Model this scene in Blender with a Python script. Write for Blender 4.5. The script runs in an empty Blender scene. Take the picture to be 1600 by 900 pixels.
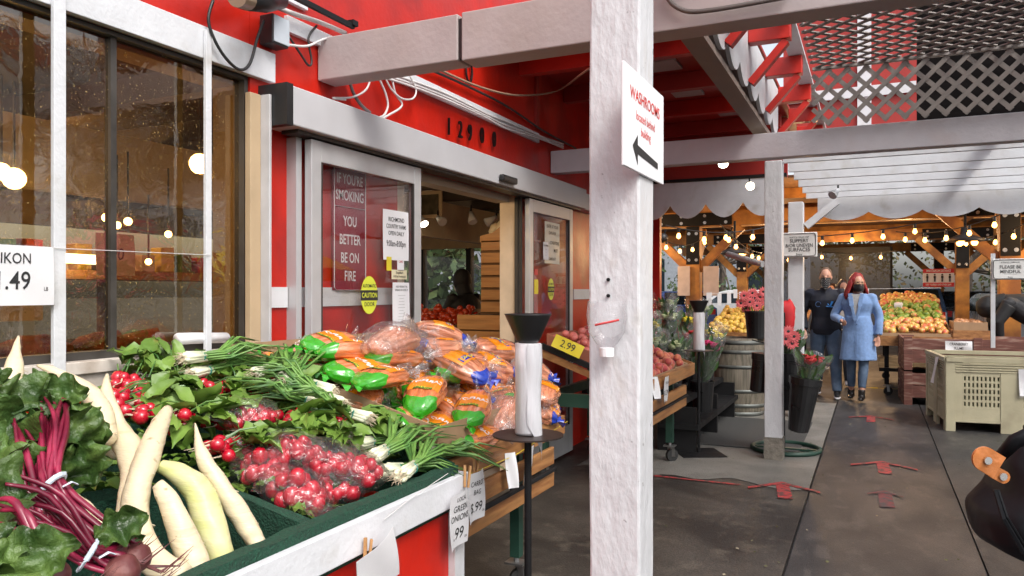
import bpy, math, random
from math import sin, cos, pi, radians, sqrt
from mathutils import Vector, Matrix, noise, Euler
random.seed(7)
S = bpy.context.scene
COL = S.collection
# ---------------- camera, sky, sun, exposure ----------------
YAW = radians(25.17); EYE = 1.5; F = 1200.0; CX, CY = 800.0, 455.0
cd = bpy.data.cameras.new('camera'); cam = bpy.data.objects.new('camera', cd); COL.objects.link(cam)
cd.sensor_width = 36; cd.lens = 36 * F / 1600; cd.clip_start = 0.05; cd.clip_end = 2000
cd.shift_y = 5 / 1600.0
cam.location = (0, 0, EYE); cam.rotation_euler = (pi / 2, 0, YAW)
S.camera = cam
SUN_EL, SUN_AZ = radians(48), radians(125)      # azimuth of the sun, clockwise from +Y
w = bpy.data.worlds.new('World'); S.world = w; w.use_nodes = True
nt = w.node_tree; nt.nodes.clear()
sky = nt.nodes.new('ShaderNodeTexSky'); sky.sky_type = 'NISHITA'; sky.sun_disc = False
sky.sun_elevation = SUN_EL; sky.sun_rotation = SUN_AZ; sky.dust_density = 4.0; sky.air_density = 1.0; sky.ozone_density = 0.6
bg = nt.nodes.new('ShaderNodeBackground'); bg.inputs['Strength'].default_value = 0.15
hs = nt.nodes.new('ShaderNodeHueSaturation'); hs.inputs['Saturation'].default_value = 0.35
wo = nt.nodes.new('ShaderNodeOutputWorld')
nt.links.new(sky.outputs[0], hs.inputs['Color']); nt.links.new(hs.outputs[0], bg.inputs[0]); nt.links.new(bg.outputs[0], wo.inputs[0])
sl = bpy.data.lights.new('sun', 'SUN'); so = bpy.data.objects.new('sun', sl); COL.objects.link(so)
sl.energy = 0.8; sl.angle = radians(18); sl.color = (1.0, 0.96, 0.9)
sd = Vector((sin(SUN_AZ) * cos(SUN_EL), cos(SUN_AZ) * cos(SUN_EL), sin(SUN_EL)))
so.rotation_euler = sd.to_track_quat('Z', 'Y').to_euler(); so.location = (3, -3, 8)
vs = S.view_settings; S.display_settings.display_device = 'sRGB'
vs.view_transform = 'Standard'; vs.look = 'None'; vs.gamma = 1.0; vs.use_curve_mapping = False
vs.exposure = 0.95
try:
    S.cycles.max_bounces = 7; S.cycles.diffuse_bounces = 4; S.cycles.glossy_bounces = 3
    S.cycles.transmission_bounces = 4; S.cycles.transparent_max_bounces = 14
    S.cycles.caustics_reflective = False; S.cycles.caustics_refractive = False
    S.cycles.use_denoising = True; S.cycles.sample_clamp_indirect = 6
except Exception: pass

# ---------------- placing helpers ----------------
ca, sa = cos(YAW), sin(YAW)
def at(px, py, X=None, Y=None, Z=None, v=None):
    """world point seen at a photo pixel, given one coordinate of the thing (metres)"""
    k = (px - CX) / F; m = (CY - py) / F
    if X is not None: v = X / (k * ca - sa)
    elif Y is not None: v = Y / (k * sa + ca)
    elif Z is not None: v = (Z - EYE) / m
    return Vector((v * (k * ca - sa), v * (k * sa + ca), EYE + v * m))
def dep(P): return -P[0] * sa + P[1] * ca          # depth of a world point
# ---------------- mesh builder ----------------
class MB:
    def __init__(s): s.v = []; s.f = []; s.m = []
    def add(s, vs_, fs, mi=0):
        b = len(s.v); s.v += [Vector(p) for p in vs_]
        s.f += [tuple(i + b for i in f) for f in fs]; s.m += [mi] * len(fs); return s
    def box(s, a, b, mi=0):
        x0, y0, z0 = [min(a[i], b[i]) for i in range(3)]; x1, y1, z1 = [max(a[i], b[i]) for i in range(3)]
        return s.add([(x0,y0,z0),(x1,y0,z0),(x1,y1,z0),(x0,y1,z0),(x0,y0,z1),(x1,y0,z1),(x1,y1,z1),(x0,y1,z1)],
              [(0,3,2,1),(4,5,6,7),(0,1,5,4),(1,2,6,5),(2,3,7,6),(3,0,4,7)], mi)
    def bar(s, p, q, w_, h, up=(0, 0, 1), mi=0):
        p, q = Vector(p), Vector(q); d = (q - p).normalized(); up = Vector(up)
        r = d.cross(up)
        if r.length < 1e-4: r = d.cross(Vector((0, 1, 0)))
        r.normalize(); n = r.cross(d).normalized(); r *= w_ / 2; n *= h / 2
        vv = [p - r - n, p + r - n, p + r + n, p - r + n, q - r - n, q + r - n, q + r + n, q - r + n]
        return s.add(vv, [(0,1,2,3),(7,6,5,4),(0,4,5,1),(1,5,6,2),(2,6,7,3),(3,7,4,0)], mi)
    def tube(s, pts, rad, n=8, mi=0, cap=True, flat=1.0):
        pts = [Vector(p) for p in pts]; k = len(pts)
        if not hasattr(rad, '__len__'): rad = [rad] * k
        b = len(s.v); prev = None
        for i, p in enumerate(pts):
            d = (pts[min(i + 1, k - 1)] - pts[max(i - 1, 0)]).normalized()
            if prev is None:
                r = d.cross(Vector((0, 0, 1)))
                if r.length < 1e-3: r = d.cross(Vector((0, 1, 0)))
            else: r = prev - d * prev.dot(d)
            r.normalize(); prev = r; u = d.cross(r)
            for j in range(n):
                a = 2 * pi * j / n; s.v.append(p + (r * cos(a) + u * sin(a) * flat) * rad[i])
        for i in range(k - 1):
            for j in range(n):
                a = b + i * n + j; c = b + i * n + (j + 1) % n
                s.f.append((a, a + n, c + n, c)); s.m.append(mi)
        if cap:
            s.f.append(tuple(b + j for j in range(n))); s.f.append(tuple(b + (k - 1) * n + j for j in reversed(range(n)))); s.m += [mi, mi]
        return s
    def lathe(s, c, prof, n=16, mi=0, sx=1, sy=1):
        """prof: list of (radius, z)"""
        c = Vector(c); b = len(s.v); k = len(prof)
        for r, z in prof:
            for j in range(n):
                a = 2 * pi * j / n; s.v.append(c + Vector((r * cos(a) * sx, r * sin(a) * sy, z)))
        for i in range(k - 1):
            for j in range(n):
                a = b + i * n + j; d = b + i * n + (j + 1) % n
                s.f.append((a, d, d + n, a + n)); s.m.append(mi)
        if prof[0][0] > 1e-4: s.f.append(tuple(b + j for j in reversed(range(n)))); s.m.append(mi)
        if prof[-1][0] > 1e-4: s.f.append(tuple(b + (k - 1) * n + j for j in range(n))); s.m.append(mi)
        return s
    def ball(s, c, r, n=10, mi=0, sc=(1, 1, 1), lump=0, rot=None):
        c = Vector(c); b = len(s.v); m = max(4, n // 2 + 1)
        for i in range(m + 1):
            t = pi * i / m
            for j in range(n):
                a = 2 * pi * j / n; d = Vector((sin(t) * cos(a), sin(t) * sin(a), cos(t)))
                k = r * (1 + (lump * noise.noise(d * 1.7 + c * 13) if lump else 0))
                d = Vector((d.x * sc[0], d.y * sc[1], d.z * sc[2])) * k
                if rot: d = rot @ d
                s.v.append(c + d)
        for i in range(m):
            for j in range(n):
                a = b + i * n + j; d = b + i * n + (j + 1) % n
                if i == 0: s.f.append((a, a + n, d + n))
                elif i == m - 1: s.f.append((a, a + n, d))
                else: s.f.append((a, a + n, d + n, d))
                s.m.append(mi)
        return s
    def grid(s, fn, nu, nv, mi=0):
        b = len(s.v)
        for i in range(nu + 1):
            for j in range(nv + 1): s.v.append(Vector(fn(i / nu, j / nv)))
        for i in range(nu):
            for j in range(nv):
                a = b + i * (nv + 1) + j; s.f.append((a, a + nv + 1, a + nv + 2, a + 1))
                s.m.append(mi if not callable(mi) else mi((i + .5) / nu, (j + .5) / nv))
        return s
    def prism(s, pts, ax, t0, t1, mi=0):
        """extrude polygon of 2D pts along axis ax from t0 to t1"""
        def P(a, b, t): return {'X': (t, a, b), 'Y': (a, t, b), 'Z': (a, b, t)}[ax]
        n = len(pts); vv = [P(a, b, t0) for a, b in pts] + [P(a, b, t1) for a, b in pts]
        ff = [tuple(range(n)), tuple(range(2 * n - 1, n - 1, -1))] + [(i, i + n, (i + 1) % n + n, (i + 1) % n) for i in range(n)]
        return s.add(vv, ff, mi)
    def text(s, txt, o, xd, zd, size, thick=0.0008, bold=0.0, align='CENTER', mi=0, sx=1.0, fn=None):
        cu = bpy.data.curves.new('t', 'FONT'); cu.body = txt; cu.size = 1; cu.align_x = align; cu.align_y = 'CENTER'
        cu.extrude = 0.0; cu.offset = bold; cu.resolution_u = 3; cu.space_line = 0.9
        ob = bpy.data.objects.new('t', cu); me = bpy.data.meshes.new_from_object(ob)
        if not fn: o, xd, zd = Vector(o), Vector(xd).normalized(), Vector(zd).normalized(); nd = xd.cross(zd)
        vv = []
        for q in me.vertices:
            if fn: vv.append(fn(q.co.x * size * sx, q.co.y * size))
            else: vv.append(o + xd * q.co.x * size * sx + zd * q.co.y * size + nd * thick)
        s.add(vv, [tuple(p.vertices) for p in me.polygons], mi)
        bpy.data.objects.remove(ob); bpy.data.curves.remove(cu); bpy.data.meshes.remove(me); return s
    def moved(s, M):
        s.v = [M @ p for p in s.v]; return s
    def jit(s, a, sc=3.0):
        s.v = [p + noise.noise_vector(p * sc) * a for p in s.v]; return s
    def build(s, name, mats, parent=None, smooth=False, bevel=0, local=False, fuse=0, sub=0, loc=None, smoothit=0):
        me = bpy.data.meshes.new(name)
        if not isinstance(mats, (list, tuple)): mats = [mats]
        vv = s.v
        if parent is None and not local:
            if loc is None:
                xs = [p.x for p in vv]; ys = [p.y for p in vv]; zs = [p.z for p in vv]
                loc = Vector(((min(xs) + max(xs)) / 2, (min(ys) + max(ys)) / 2, min(zs)))
            loc = Vector(loc); vv = [p - loc for p in vv]
        elif parent is not None and not local:
            Mi = wm(parent).inverted(); vv = [Mi @ p for p in vv]
        me.from_pydata([tuple(p) for p in vv], [], s.f)
        for m_ in mats: me.materials.append(m_)
        if len(mats) > 1: me.polygons.foreach_set('material_index', s.m)
        if smooth: me.polygons.foreach_set('use_smooth', [True] * len(me.polygons))
        me.validate(); me.update()
        ob = bpy.data.objects.new(name, me); COL.objects.link(ob)
        if parent is not None: ob.parent = parent
        elif loc is not None: ob.location = loc
        if fuse:
            r = ob.modifiers.new('fuse', 'REMESH'); r.mode = 'VOXEL'; r.voxel_size = fuse; r.use_smooth_shade = True
            k = ob.modifiers.new('soft', 'SMOOTH'); k.factor = .5; k.iterations = smoothit or 3
            bake(ob)
        if bevel:
            b_ = ob.modifiers.new('bevel', 'BEVEL'); b_.width = bevel; b_.segments = 2; b_.limit_method = 'ANGLE'; b_.harden_normals = False
        if sub:
            b_ = ob.modifiers.new('sub', 'SUBSURF'); b_.levels = sub; b_.render_levels = sub
        return ob
def bake(ob):
    bpy.context.view_layer.update()
    dg = bpy.context.evaluated_depsgraph_get(); me = bpy.data.meshes.new_from_object(ob.evaluated_get(dg))
    old = ob.data; mats = [m_ for m_ in old.materials]; ob.modifiers.clear(); ob.data = me; me.name = ob.name
    if not len(me.materials):
        for m_ in mats: me.materials.append(m_)
    bpy.data.meshes.remove(old); me.polygons.foreach_set('use_smooth', [True] * len(me.polygons)); me.update()
def wm(o):
    M = o.matrix_basis.copy(); p = o.parent
    while p is not None: M = p.matrix_basis @ M; p = p.parent
    return M
def tag(o, label, cat=None, group=None, kind=None):
    if label: o['label'] = label
    if cat: o['category'] = cat
    if group: o['group'] = group
    if kind: o['kind'] = kind
    return o
def thing(name, label, cat, loc=(0, 0, 0), rot=0, group=None, scale=None):
    o = bpy.data.objects.new(name, None); COL.objects.link(o); o.location = loc; o.empty_display_size = .1
    o.rotation_euler = rot if hasattr(rot, '__len__') else (0, 0, rot)
    if scale: o.scale = (scale,) * 3 if not hasattr(scale, '__len__') else scale
    return tag(o, label, cat, group)
def dup(root, loc, rot=0, label=None, group=None, scale=None):
    def cp(o, par):
        c = o.copy(); COL.objects.link(c); c.parent = par
        for ch in kids[o]: cp(ch, c)
        return c
    kids = {}
    def col(o):
        kids[o] = list(o.children)
        for ch in kids[o]: col(ch)
    col(root); r = cp(root, None)
    r.location = loc; r.rotation_euler = rot if hasattr(rot, '__len__') else (0, 0, rot)
    if scale: r.scale = (scale,) * 3 if not hasattr(scale, '__len__') else scale
    if label: r['label'] = label
    if group: r['group'] = group
    return r
# ---------------- materials ----------------
MATS = {}
def mat(name, col, rough=.6, metal=0, var=0.12, sc=6, bump=0, bsc=40, coat=0, spec=.5, stretch=None, col2=None, c2lo=.45, c2hi=.62, emit=None, es=0, sss=0, dsc=2.0, sheen=0, dirt=0):
    if name in MATS: return MATS[name]
    m = bpy.data.materials.new(name); m.use_nodes = True; t = m.node_tree; N = t.nodes; L = t.links
    b = N['Principled BSDF']; b.inputs['Roughness'].default_value = rough; b.inputs['Metallic'].default_value = metal
    b.inputs['Specular IOR Level'].default_value = spec
    if coat: b.inputs['Coat Weight'].default_value = coat; b.inputs['Coat Roughness'].default_value = .12
    if sss: b.inputs['Subsurface Weight'].default_value = sss; b.inputs['Subsurface Radius'].default_value = (.02, .012, .006)
    if sheen: b.inputs['Sheen Weight'].default_value = sheen
    tc = N.new('ShaderNodeTexCoord'); mp = N.new('ShaderNodeMapping'); L.new(tc.outputs['Object'], mp.inputs[0])
    if stretch: mp.inputs['Scale'].default_value = stretch
    n1 = N.new('ShaderNodeTexNoise'); n1.inputs['Scale'].default_value = sc; n1.inputs['Detail'].default_value = 5; L.new(mp.outputs[0], n1.inputs[0])
    src = None
    mr = N.new('ShaderNodeMapRange'); mr.inputs['From Min'].default_value = .3; mr.inputs['From Max'].default_value = .7
    mr.inputs['To Min'].default_value = 1 - var; mr.inputs['To Max'].default_value = 1 + var; L.new(n1.outputs[0], mr.inputs[0])
    base = N.new('ShaderNodeRGB'); base.outputs[0].default_value = (*col, 1); src = base.outputs[0]
    if col2:
        n2 = N.new('ShaderNodeTexNoise'); n2.inputs['Scale'].default_value = dsc; n2.inputs['Detail'].default_value = 7; L.new(mp.outputs[0], n2.inputs[0])
        r2 = N.new('ShaderNodeMapRange'); r2.inputs['From Min'].default_value = c2lo; r2.inputs['From Max'].default_value = c2hi; L.new(n2.outputs[0], r2.inputs[0])
        mx = N.new('ShaderNodeMix'); mx.data_type = 'RGBA'; L.new(r2.outputs[0], mx.inputs['Factor']); L.new(src, mx.inputs['A']); mx.inputs['B'].default_value = (*col2, 1); src = mx.outputs['Result']
    vm = N.new('ShaderNodeVectorMath'); vm.operation = 'SCALE'; L.new(src, vm.inputs[0]); L.new(mr.outputs[0], vm.inputs['Scale'])
    L.new(vm.outputs[0], b.inputs['Base Color'])
    if bump:
        n3 = N.new('ShaderNodeTexNoise'); n3.inputs['Scale'].default_value = bsc; n3.inputs['Detail'].default_value = 4; L.new(mp.outputs[0], n3.inputs[0])
        bp = N.new('ShaderNodeBump'); bp.inputs['Strength'].default_value = bump; bp.inputs['Distance'].default_value = .01; L.new(n3.outputs[0], bp.inputs['Height']); L.new(bp.outputs[0], b.inputs['Normal'])
    rr = N.new('ShaderNodeMapRange'); rr.inputs['From Min'].default_value = .3; rr.inputs['From Max'].default_value = .7
    rr.inputs['To Min'].default_value = max(0, rough - .1); rr.inputs['To Max'].default_value = min(1, rough + .1); L.new(n1.outputs[0], rr.inputs[0]); L.new(rr.outputs[0], b.inputs['Roughness'])
    if emit: b.inputs['Emission Color'].default_value = (*emit, 1); b.inputs['Emission Strength'].default_value = es
    MATS[name] = m; return m
def film(name, tint=(1, 1, 1), amount=.25, rough=.12, bump=1.0, sc=25, milk=.0, base=.06):
    """thin clear sheet: mostly see-through, crinkled gloss"""
    if name in MATS: return MATS[name]
    m = bpy.data.materials.new(name); m.use_nodes = True; t = m.node_tree; N = t.nodes; L = t.links; N.clear()
    o = N.new('ShaderNodeOutputMaterial'); tr = N.new('ShaderNodeBsdfTransparent'); tr.inputs[0].default_value = (*tint, 1)
    g = N.new('ShaderNodeBsdfGlossy'); g.inputs['Roughness'].default_value = rough
    tc = N.new('ShaderNodeTexCoord'); n = N.new('ShaderNodeTexNoise'); n.inputs['Scale'].default_value = sc; n.inputs['Detail'].default_value = 3; n.inputs['Distortion'].default_value = 1.2
    L.new(tc.outputs['Object'], n.inputs[0]); bp = N.new('ShaderNodeBump'); bp.inputs['Strength'].default_value = bump; bp.inputs['Distance'].default_value = .012
    L.new(n.outputs[0], bp.inputs['Height']); L.new(bp.outputs[0], g.inputs['Normal'])
    fr = N.new('ShaderNodeLayerWeight'); fr.inputs[0].default_value = .5; L.new(bp.outputs[0], fr.inputs['Normal'])
    pw = N.new('ShaderNodeMath'); pw.operation = 'POWER'; pw.inputs[1].default_value = 3.0; L.new(fr.outputs['Facing'], pw.inputs[0])
    ad = N.new('ShaderNodeMath'); ad.operation = 'MULTIPLY_ADD'; ad.inputs[1].default_value = amount * 2; ad.inputs[2].default_value = base; ad.use_clamp = True; L.new(pw.outputs[0], ad.inputs[0])
    mx = N.new('ShaderNodeMixShader'); L.new(ad.outputs[0], mx.inputs[0]); L.new(tr.outputs[0], mx.inputs[1]); L.new(g.outputs[0], mx.inputs[2])
    last = mx
    if milk:
        df = N.new('ShaderNodeBsdfDiffuse'); df.inputs[0].default_value = (.85, .85, .87, 1)
        m2 = N.new('ShaderNodeMixShader'); m2.inputs[0].default_value = milk; L.new(mx.outputs[0], m2.inputs[1]); L.new(df.outputs[0], m2.inputs[2]); last = m2
    L.new(last.outputs[0], o.inputs[0]); MATS[name] = m; return m
def bulbmat(name, col, s):
    if name in MATS: return MATS[name]
    m = bpy.data.materials.new(name); m.use_nodes = True; b = m.node_tree.nodes['Principled BSDF']
    b.inputs['Base Color'].default_value = (*col, 1); b.inputs['Emission Color'].default_value = (*col, 1); b.inputs['Emission Strength'].default_value = s
    MATS[name] = m; return m
def speckle(m, col=(.4, .3, .14), sc=55, lo=.62, hi=.72, k=.35):
    t = m.node_tree; N = t.nodes; L = t.links; o = [n for n in N if n.type == 'OUTPUT_MATERIAL'][0]; src = o.inputs[0].links[0].from_socket
    tc = N.new('ShaderNodeTexCoord'); n = N.new('ShaderNodeTexNoise'); n.inputs['Scale'].default_value = sc; n.inputs['Detail'].default_value = 6; L.new(tc.outputs['Object'], n.inputs[0])
    r = N.new('ShaderNodeMapRange'); r.inputs['From Min'].default_value = lo; r.inputs['From Max'].default_value = hi; r.inputs['To Max'].default_value = k; L.new(n.outputs[0], r.inputs[0])
    d = N.new('ShaderNodeBsdfDiffuse'); d.inputs[0].default_value = (*col, 1); mx = N.new('ShaderNodeMixShader'); L.new(r.outputs[0], mx.inputs[0]); L.new(src, mx.inputs[1]); L.new(d.outputs[0], mx.inputs[2]); L.new(mx.outputs[0], o.inputs[0])
RED = mat('red paint', (.50, .013, .004), .38, var=.16, sc=3, bump=.15, bsc=30, col2=(.36, .012, .007), dsc=2.5, spec=.5)
DRED = mat('dark red paint', (.33, .02, .014), .5, var=.15, sc=4, bump=.1)
WHITE = mat('white paint', (.63, .645, .67), .5, var=.06, sc=7, bump=.2, bsc=60, col2=(.5, .49, .47), c2lo=.56, c2hi=.8, dsc=6)
POSTW = mat('rough white paint', (.60, .605, .625), .5, var=.05, sc=9, bump=.6, bsc=34, stretch=(1, 1, .45), col2=(.42, .38, .34), c2lo=.62, c2hi=.8, dsc=9)
speckle(POSTW, (.1, .08, .07), 22, .70, .74, .6)
GREIGE = mat('greyed lilac paint', (.40, .345, .34), .55, var=.08, sc=4, bump=.2, bsc=30, col2=(.4, .34, .32), c2lo=.5, c2hi=.75, dsc=3)
CREAM = mat('cream paint', (.46, .34, .21), .6, var=.07, sc=4, bump=.2, bsc=25)
ALU = mat('brushed aluminium', (.5, .5, .51), .4, .3, var=.05, sc=10)
GREYP = mat('grey metal cover', (.5, .5, .52), .45, .0, var=.05, sc=5)
BLACK = mat('black plastic', (.015, .015, .016), .4, var=.2)
DARK = mat('dark bronze', (.035, .03, .028), .5, var=.3)
STEEL = mat('black steel', (.012, .012, .013), .6, 0, var=.2, spec=.2)
TIMBER = mat('oiled timber', (.5, .225, .05), .55, var=.25, sc=5, stretch=(1, 1, 1), bump=.2, col2=(.3, .12, .035), dsc=3)
PALE = mat('pale pine', (.46, .25, .1), .6, var=.2, sc=9, bump=.2, stretch=(3, .6, 3), col2=(.34, .17, .06), dsc=4)
CARD = mat('cardboard', (.36, .23, .13), .8, var=.1, sc=12)
GREENP = mat('dark green paint', (.015, .05, .035), .45, var=.2)
PAPER = mat('white paper', (.8, .8, .82), .6, var=.03, sc=5)
INK = mat('black ink', (.02, .02, .022), .6, var=.1)
REDINK = mat('red ink', (.55, .05, .05), .6, var=.1)
ORNG = mat('orange print', (.75, .28, .03), .4, var=.1)
YEL = mat('yellow card', (.72, .58, .03), .5, var=.05)
CLEAR = film('clear sleeve', amount=.1, bump=.35, sc=12, base=.05)
GLASS = film('window glass', tint=(.97, .96, .95), amount=.22, rough=.015, bump=.03, sc=3, base=.05)
WINGL = film('grimy window glass', tint=(.72, .62, .46), amount=.34, rough=.05, bump=.12, sc=9, base=.12)
speckle(WINGL, (.55, .40, .16), 130, .63, .70, .45)
GUM = mat('black rubber', (.02, .02, .02), .7, var=.2)
CABLEW = mat('white cable', (.6, .58, .57), .5, var=.1)
CABLEB = mat('black cable', (.02, .02, .02), .5, var=.1)
LBULB = bulbmat('warm bulb', (1.0, .42, .09), 7)
LWHITE = bulbmat('spot bulb', (1.0, .85, .6), 8)
# ---------------- ground ----------------
def gmat(name, c1, c2, c3, sc, bsc, rough=.6, stretch=(1, 1, 1)):
    m = bpy.data.materials.new(name); m.use_nodes = True; t = m.node_tree; N = t.nodes; L = t.links
    b = N['Principled BSDF']; tc = N.new('ShaderNodeTexCoord'); mp = N.new('ShaderNodeMapping'); mp.inputs['Scale'].default_value = stretch
    L.new(tc.outputs['Object'], mp.inputs[0])
    def nz(s, d=8, dist=0):
        n = N.new('ShaderNodeTexNoise'); n.inputs['Scale'].default_value = s; n.inputs['Detail'].default_value = d; n.inputs['Distortion'].default_value = dist; L.new(mp.outputs[0], n.inputs[0]); return n
    a, d, e = nz(sc, 8, .6), nz(sc * 5.3, 8, .3), nz(bsc, 3)
    r1 = N.new('ShaderNodeValToRGB'); r1.color_ramp.elements[0].position = .38; r1.color_ramp.elements[1].position = .64
    r1.color_ramp.elements[0].color = (*c1, 1); r1.color_ramp.elements[1].color = (*c2, 1); L.new(a.outputs[0], r1.inputs[0])
    r2 = N.new('ShaderNodeMapRange'); r2.inputs['From Min'].default_value = .54; r2.inputs['From Max'].default_value = .68; r2.inputs['To Max'].default_value = .42; L.new(d.outputs[0], r2.inputs[0])
    mx = N.new('ShaderNodeMix'); mx.data_type = 'RGBA'; L.new(r2.outputs[0], mx.inputs['Factor']); L.new(r1.outputs[0], mx.inputs['A']); mx.inputs['B'].default_value = (*c3, 1)
    mr = N.new('ShaderNodeMapRange'); mr.inputs['From Min'].default_value = .25; mr.inputs['From Max'].default_value = .75; mr.inputs['To Min'].default_value = .45; mr.inputs['To Max'].default_value = 1.55; L.new(e.outputs[0], mr.inputs[0])
    vm = N.new('ShaderNodeVectorMath'); vm.operation = 'SCALE'; L.new(mx.outputs['Result'], vm.inputs[0]); L.new(mr.outputs[0], vm.inputs['Scale']); L.new(vm.outputs[0], b.inputs['Base Color'])
    rr = N.new('ShaderNodeMapRange'); rr.inputs['To Min'].default_value = rough + .18; rr.inputs['To Max'].default_value = rough - .18; L.new(a.outputs[0], rr.inputs[0]); L.new(rr.outputs[0], b.inputs['Roughness'])
    bp = N.new('ShaderNodeBump'); bp.inputs['Strength'].default_value = .35; bp.inputs['Distance'].default_value = .006; L.new(e.outputs[0], bp.inputs['Height']); L.new(bp.outputs[0], b.inputs['Normal'])
    return m
G_FAR = gmat('parking asphalt', (.05, .05, .052), (.07, .07, .072), (.09, .09, .09), .7, 90)
G_WALK = gmat('worn concrete walk', (.026, .022, .019), (.068, .06, .051), (.14, .12, .095), 1.3, 110, .5)
G_LANE = gmat('stained asphalt lane', (.024, .024, .025), (.058, .056, .055), (.12, .108, .098), 1.2, 120, .48, (1.4, .7, 1))
G_LIGHT = gmat('pale concrete slab', (.15, .145, .13), (.22, .21, .19), (.12, .11, .1), 1.6, 120, .65)
def struct(name, mb, m): o = mb.build(name, m); o['kind'] = 'structure'; return o
g = MB(); g.grid(lambda a, b: (-150 + 300 * a, -100 + 350 * b, -.02), 6, 6); struct('ground', g, G_FAR)
g = MB().box((-2.75, -3, -.03), (-.437, 23, .0)); struct('pavement', g, G_WALK)
g = MB().box((-.422, -3, -.03), (.545, 23, .002)); struct('lane', g, G_LANE)
g = MB().box((.557, -3, -.03), (5.5, 23, .0)); struct('side_pavement', g, G_LANE)
g = MB()
g.grid(lambda a, b: (-2.3 + 1.86 * a, 6.2 + 4.9 * b + .25 * noise.noise(Vector((a * 5, b, 0))) * (1 - b), .004), 20, 20); struct('concrete_slab', g, G_LIGHT)
# floor tape marks
TAPE = mat('worn red floor tape', (.42, .045, .045), .6, var=.3, sc=20, col2=(.10, .05, .045), c2lo=.46, c2hi=.6, dsc=18)
TAPE2 = mat('faded red floor paint', (.22, .05, .055), .7, var=.3, sc=20, col2=(.08, .07, .07), c2lo=.4, c2hi=.6, dsc=16)
def arrow(px, py, s, rz, m, label, tails=(1, 1), hl=.3):
    P = at(px, py, Z=0); o = thing('floor_arrow', label, 'floor arrow', (P.x, P.y, .006), rz, 'red arrows marked on the floor of the lane')
    b = MB(); b.add([(-.06*s, -.56*s, .001), (.06*s, -.54*s, .001), (.055*s, 0, .001), (-.055*s, 0, .001)], [(0, 1, 2, 3)]); b.build('arrow_shaft', m, o, local=True)
    h = MB()
    for i, sx in enumerate((-1, 1)):
        k = tails[i]; h.add([(0, .045*s, .003), (0, -.045*s, .003), (sx*.30*s*k, -.29*s*k, .003), (sx*.30*s*k, -.225*s*k, .003)], [(0, 1, 2, 3) if sx < 0 else (3, 2, 1, 0)])
    h.build('arrow_head', m, o, local=True)
arrow(1222, 756, .85, .15, TAPE, 'red tape arrow on the floor nearest the white post, left of the joint line')
arrow(1378, 723, .85, .05, TAPE, 'bright red tape arrow in the middle of the dark lane')
arrow(1382, 770, .8, .03, TAPE2, 'faded dull red arrow in the lane, nearest the camera', (.5, .5))
arrow(1361, 651, .8, .0, TAPE, 'small far red arrow in the lane behind the walkers')
b = MB(); p, q = at(1022, 743, Z=.006), at(1155, 757, Z=.006); d = Vector((.012, .02, 0)); b.add([p - d, q - d, q + d, p + d], [(0, 1, 2, 3)])
tag(b.build('tape_line', TAPE), 'thin red tape line across the pavement behind the big white post', 'floor tape')
b = MB(); p = at(1366, 606, Z=.006); b.add([p + Vector(a) for a in ((-.05, -.08, 0), (.05, -.08, 0), (.05, .1, 0), (-.05, .1, 0), (-.3, -.02, 0), (.4, -.02, 0), (.4, .02, 0), (-.3, .02, 0))], [(0, 1, 2, 3), (4, 5, 6, 7)])
tag(b.build('tape_cross', YEL), 'yellow tape cross on the lane beside the woman in the blue coat', 'floor tape')
# rubber mat
MATM = mat('grey rubber mat', (.06, .06, .058), .8, var=.15, sc=60, bump=.8, bsc=90)
c = [at(1075, 689, Z=.01), at(1190, 698, Z=.01), at(1190, 657, Z=.01), at(1110, 654, Z=.01)]
b = MB().box((c[0].x, c[0].y - .1, .004), (-.62, c[2].y + .1, .016)); tag(b.build('floor_mat', MATM, bevel=.003), 'dark grey rubber mat on the concrete in front of the barrel', 'mat')
# ---------------- shop building ----------------
WX = -2.63
shop = thing('shop_building', 'red painted shop front with a large window and sliding glass doors', 'shop', (WX, 4, 0))
def part(mb, name, m, par=shop, **k): return mb.build(name, m, par, **k)
b = MB(); X0, X1 = WX - .14, WX
def wallbox(y0, y1, z0, z1): b.box((X0, y0, z0), (X1, y1, z1))
wallbox(-2, .28, 0, 5.4); wallbox(.28, 2.72, 0, 1.24); wallbox(.28, 2.72, 2.5, 5.4); wallbox(2.722, 3.95, 0, 5.4); wallbox(3.95, 5.72, 2.28, 5.4); wallbox(5.72, 9.95, 0, 5.4)
part(b, 'wall', RED)
b = MB().box((-9.2, -2, -.02), (X0 - .002, 11, .004)); part(b, 'interior_floor', mat('shop floor', (.16, .14, .12), .5))
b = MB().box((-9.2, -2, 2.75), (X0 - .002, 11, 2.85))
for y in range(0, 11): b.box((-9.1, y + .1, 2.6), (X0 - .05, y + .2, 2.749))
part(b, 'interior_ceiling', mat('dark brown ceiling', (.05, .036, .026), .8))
b = MB().box((-9.2, -2, .0), (-9.1, 11, .9)).box((-9.2, -2, 2.3), (-9.1, 11, 2.75)).box((-9.2, -2.1, 0), (X0, -2, 2.75)).box((-9.2, 11, 0), (-7.8, 11.1, 2.75)).box((-6.0, 11, 2.2), (X0 - .3, 11.1, 2.75)).box((-7.8, 11, 2.2), (-6.0, 11.1, 2.75)).box((-7.8, 11, 0), (X0 - .3, 11.1, .8))
part(b, 'interior_wall', mat('tan interior wall', (.34, .24, .14), .7))
for x in (-7.8, -6.9, -6.0, -5.1, -4.2, -3.3): part(MB().box((x, 11.0, .8), (x + .09, 11.12, 2.2)), 'window_post', STEEL)
part(MB().box((-7.7, 11.03, .8), (-3.0, 11.04, 2.2)), 'rear_glass', GLASS)
# shelving band seen through the window (interior soffit)
b = MB().box((-4.9, -1, 2.15), (-4.8, 10.9, 2.6)); part(b, 'soffit', mat('ivory soffit', (.5, .43, .3), .6))
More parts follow.
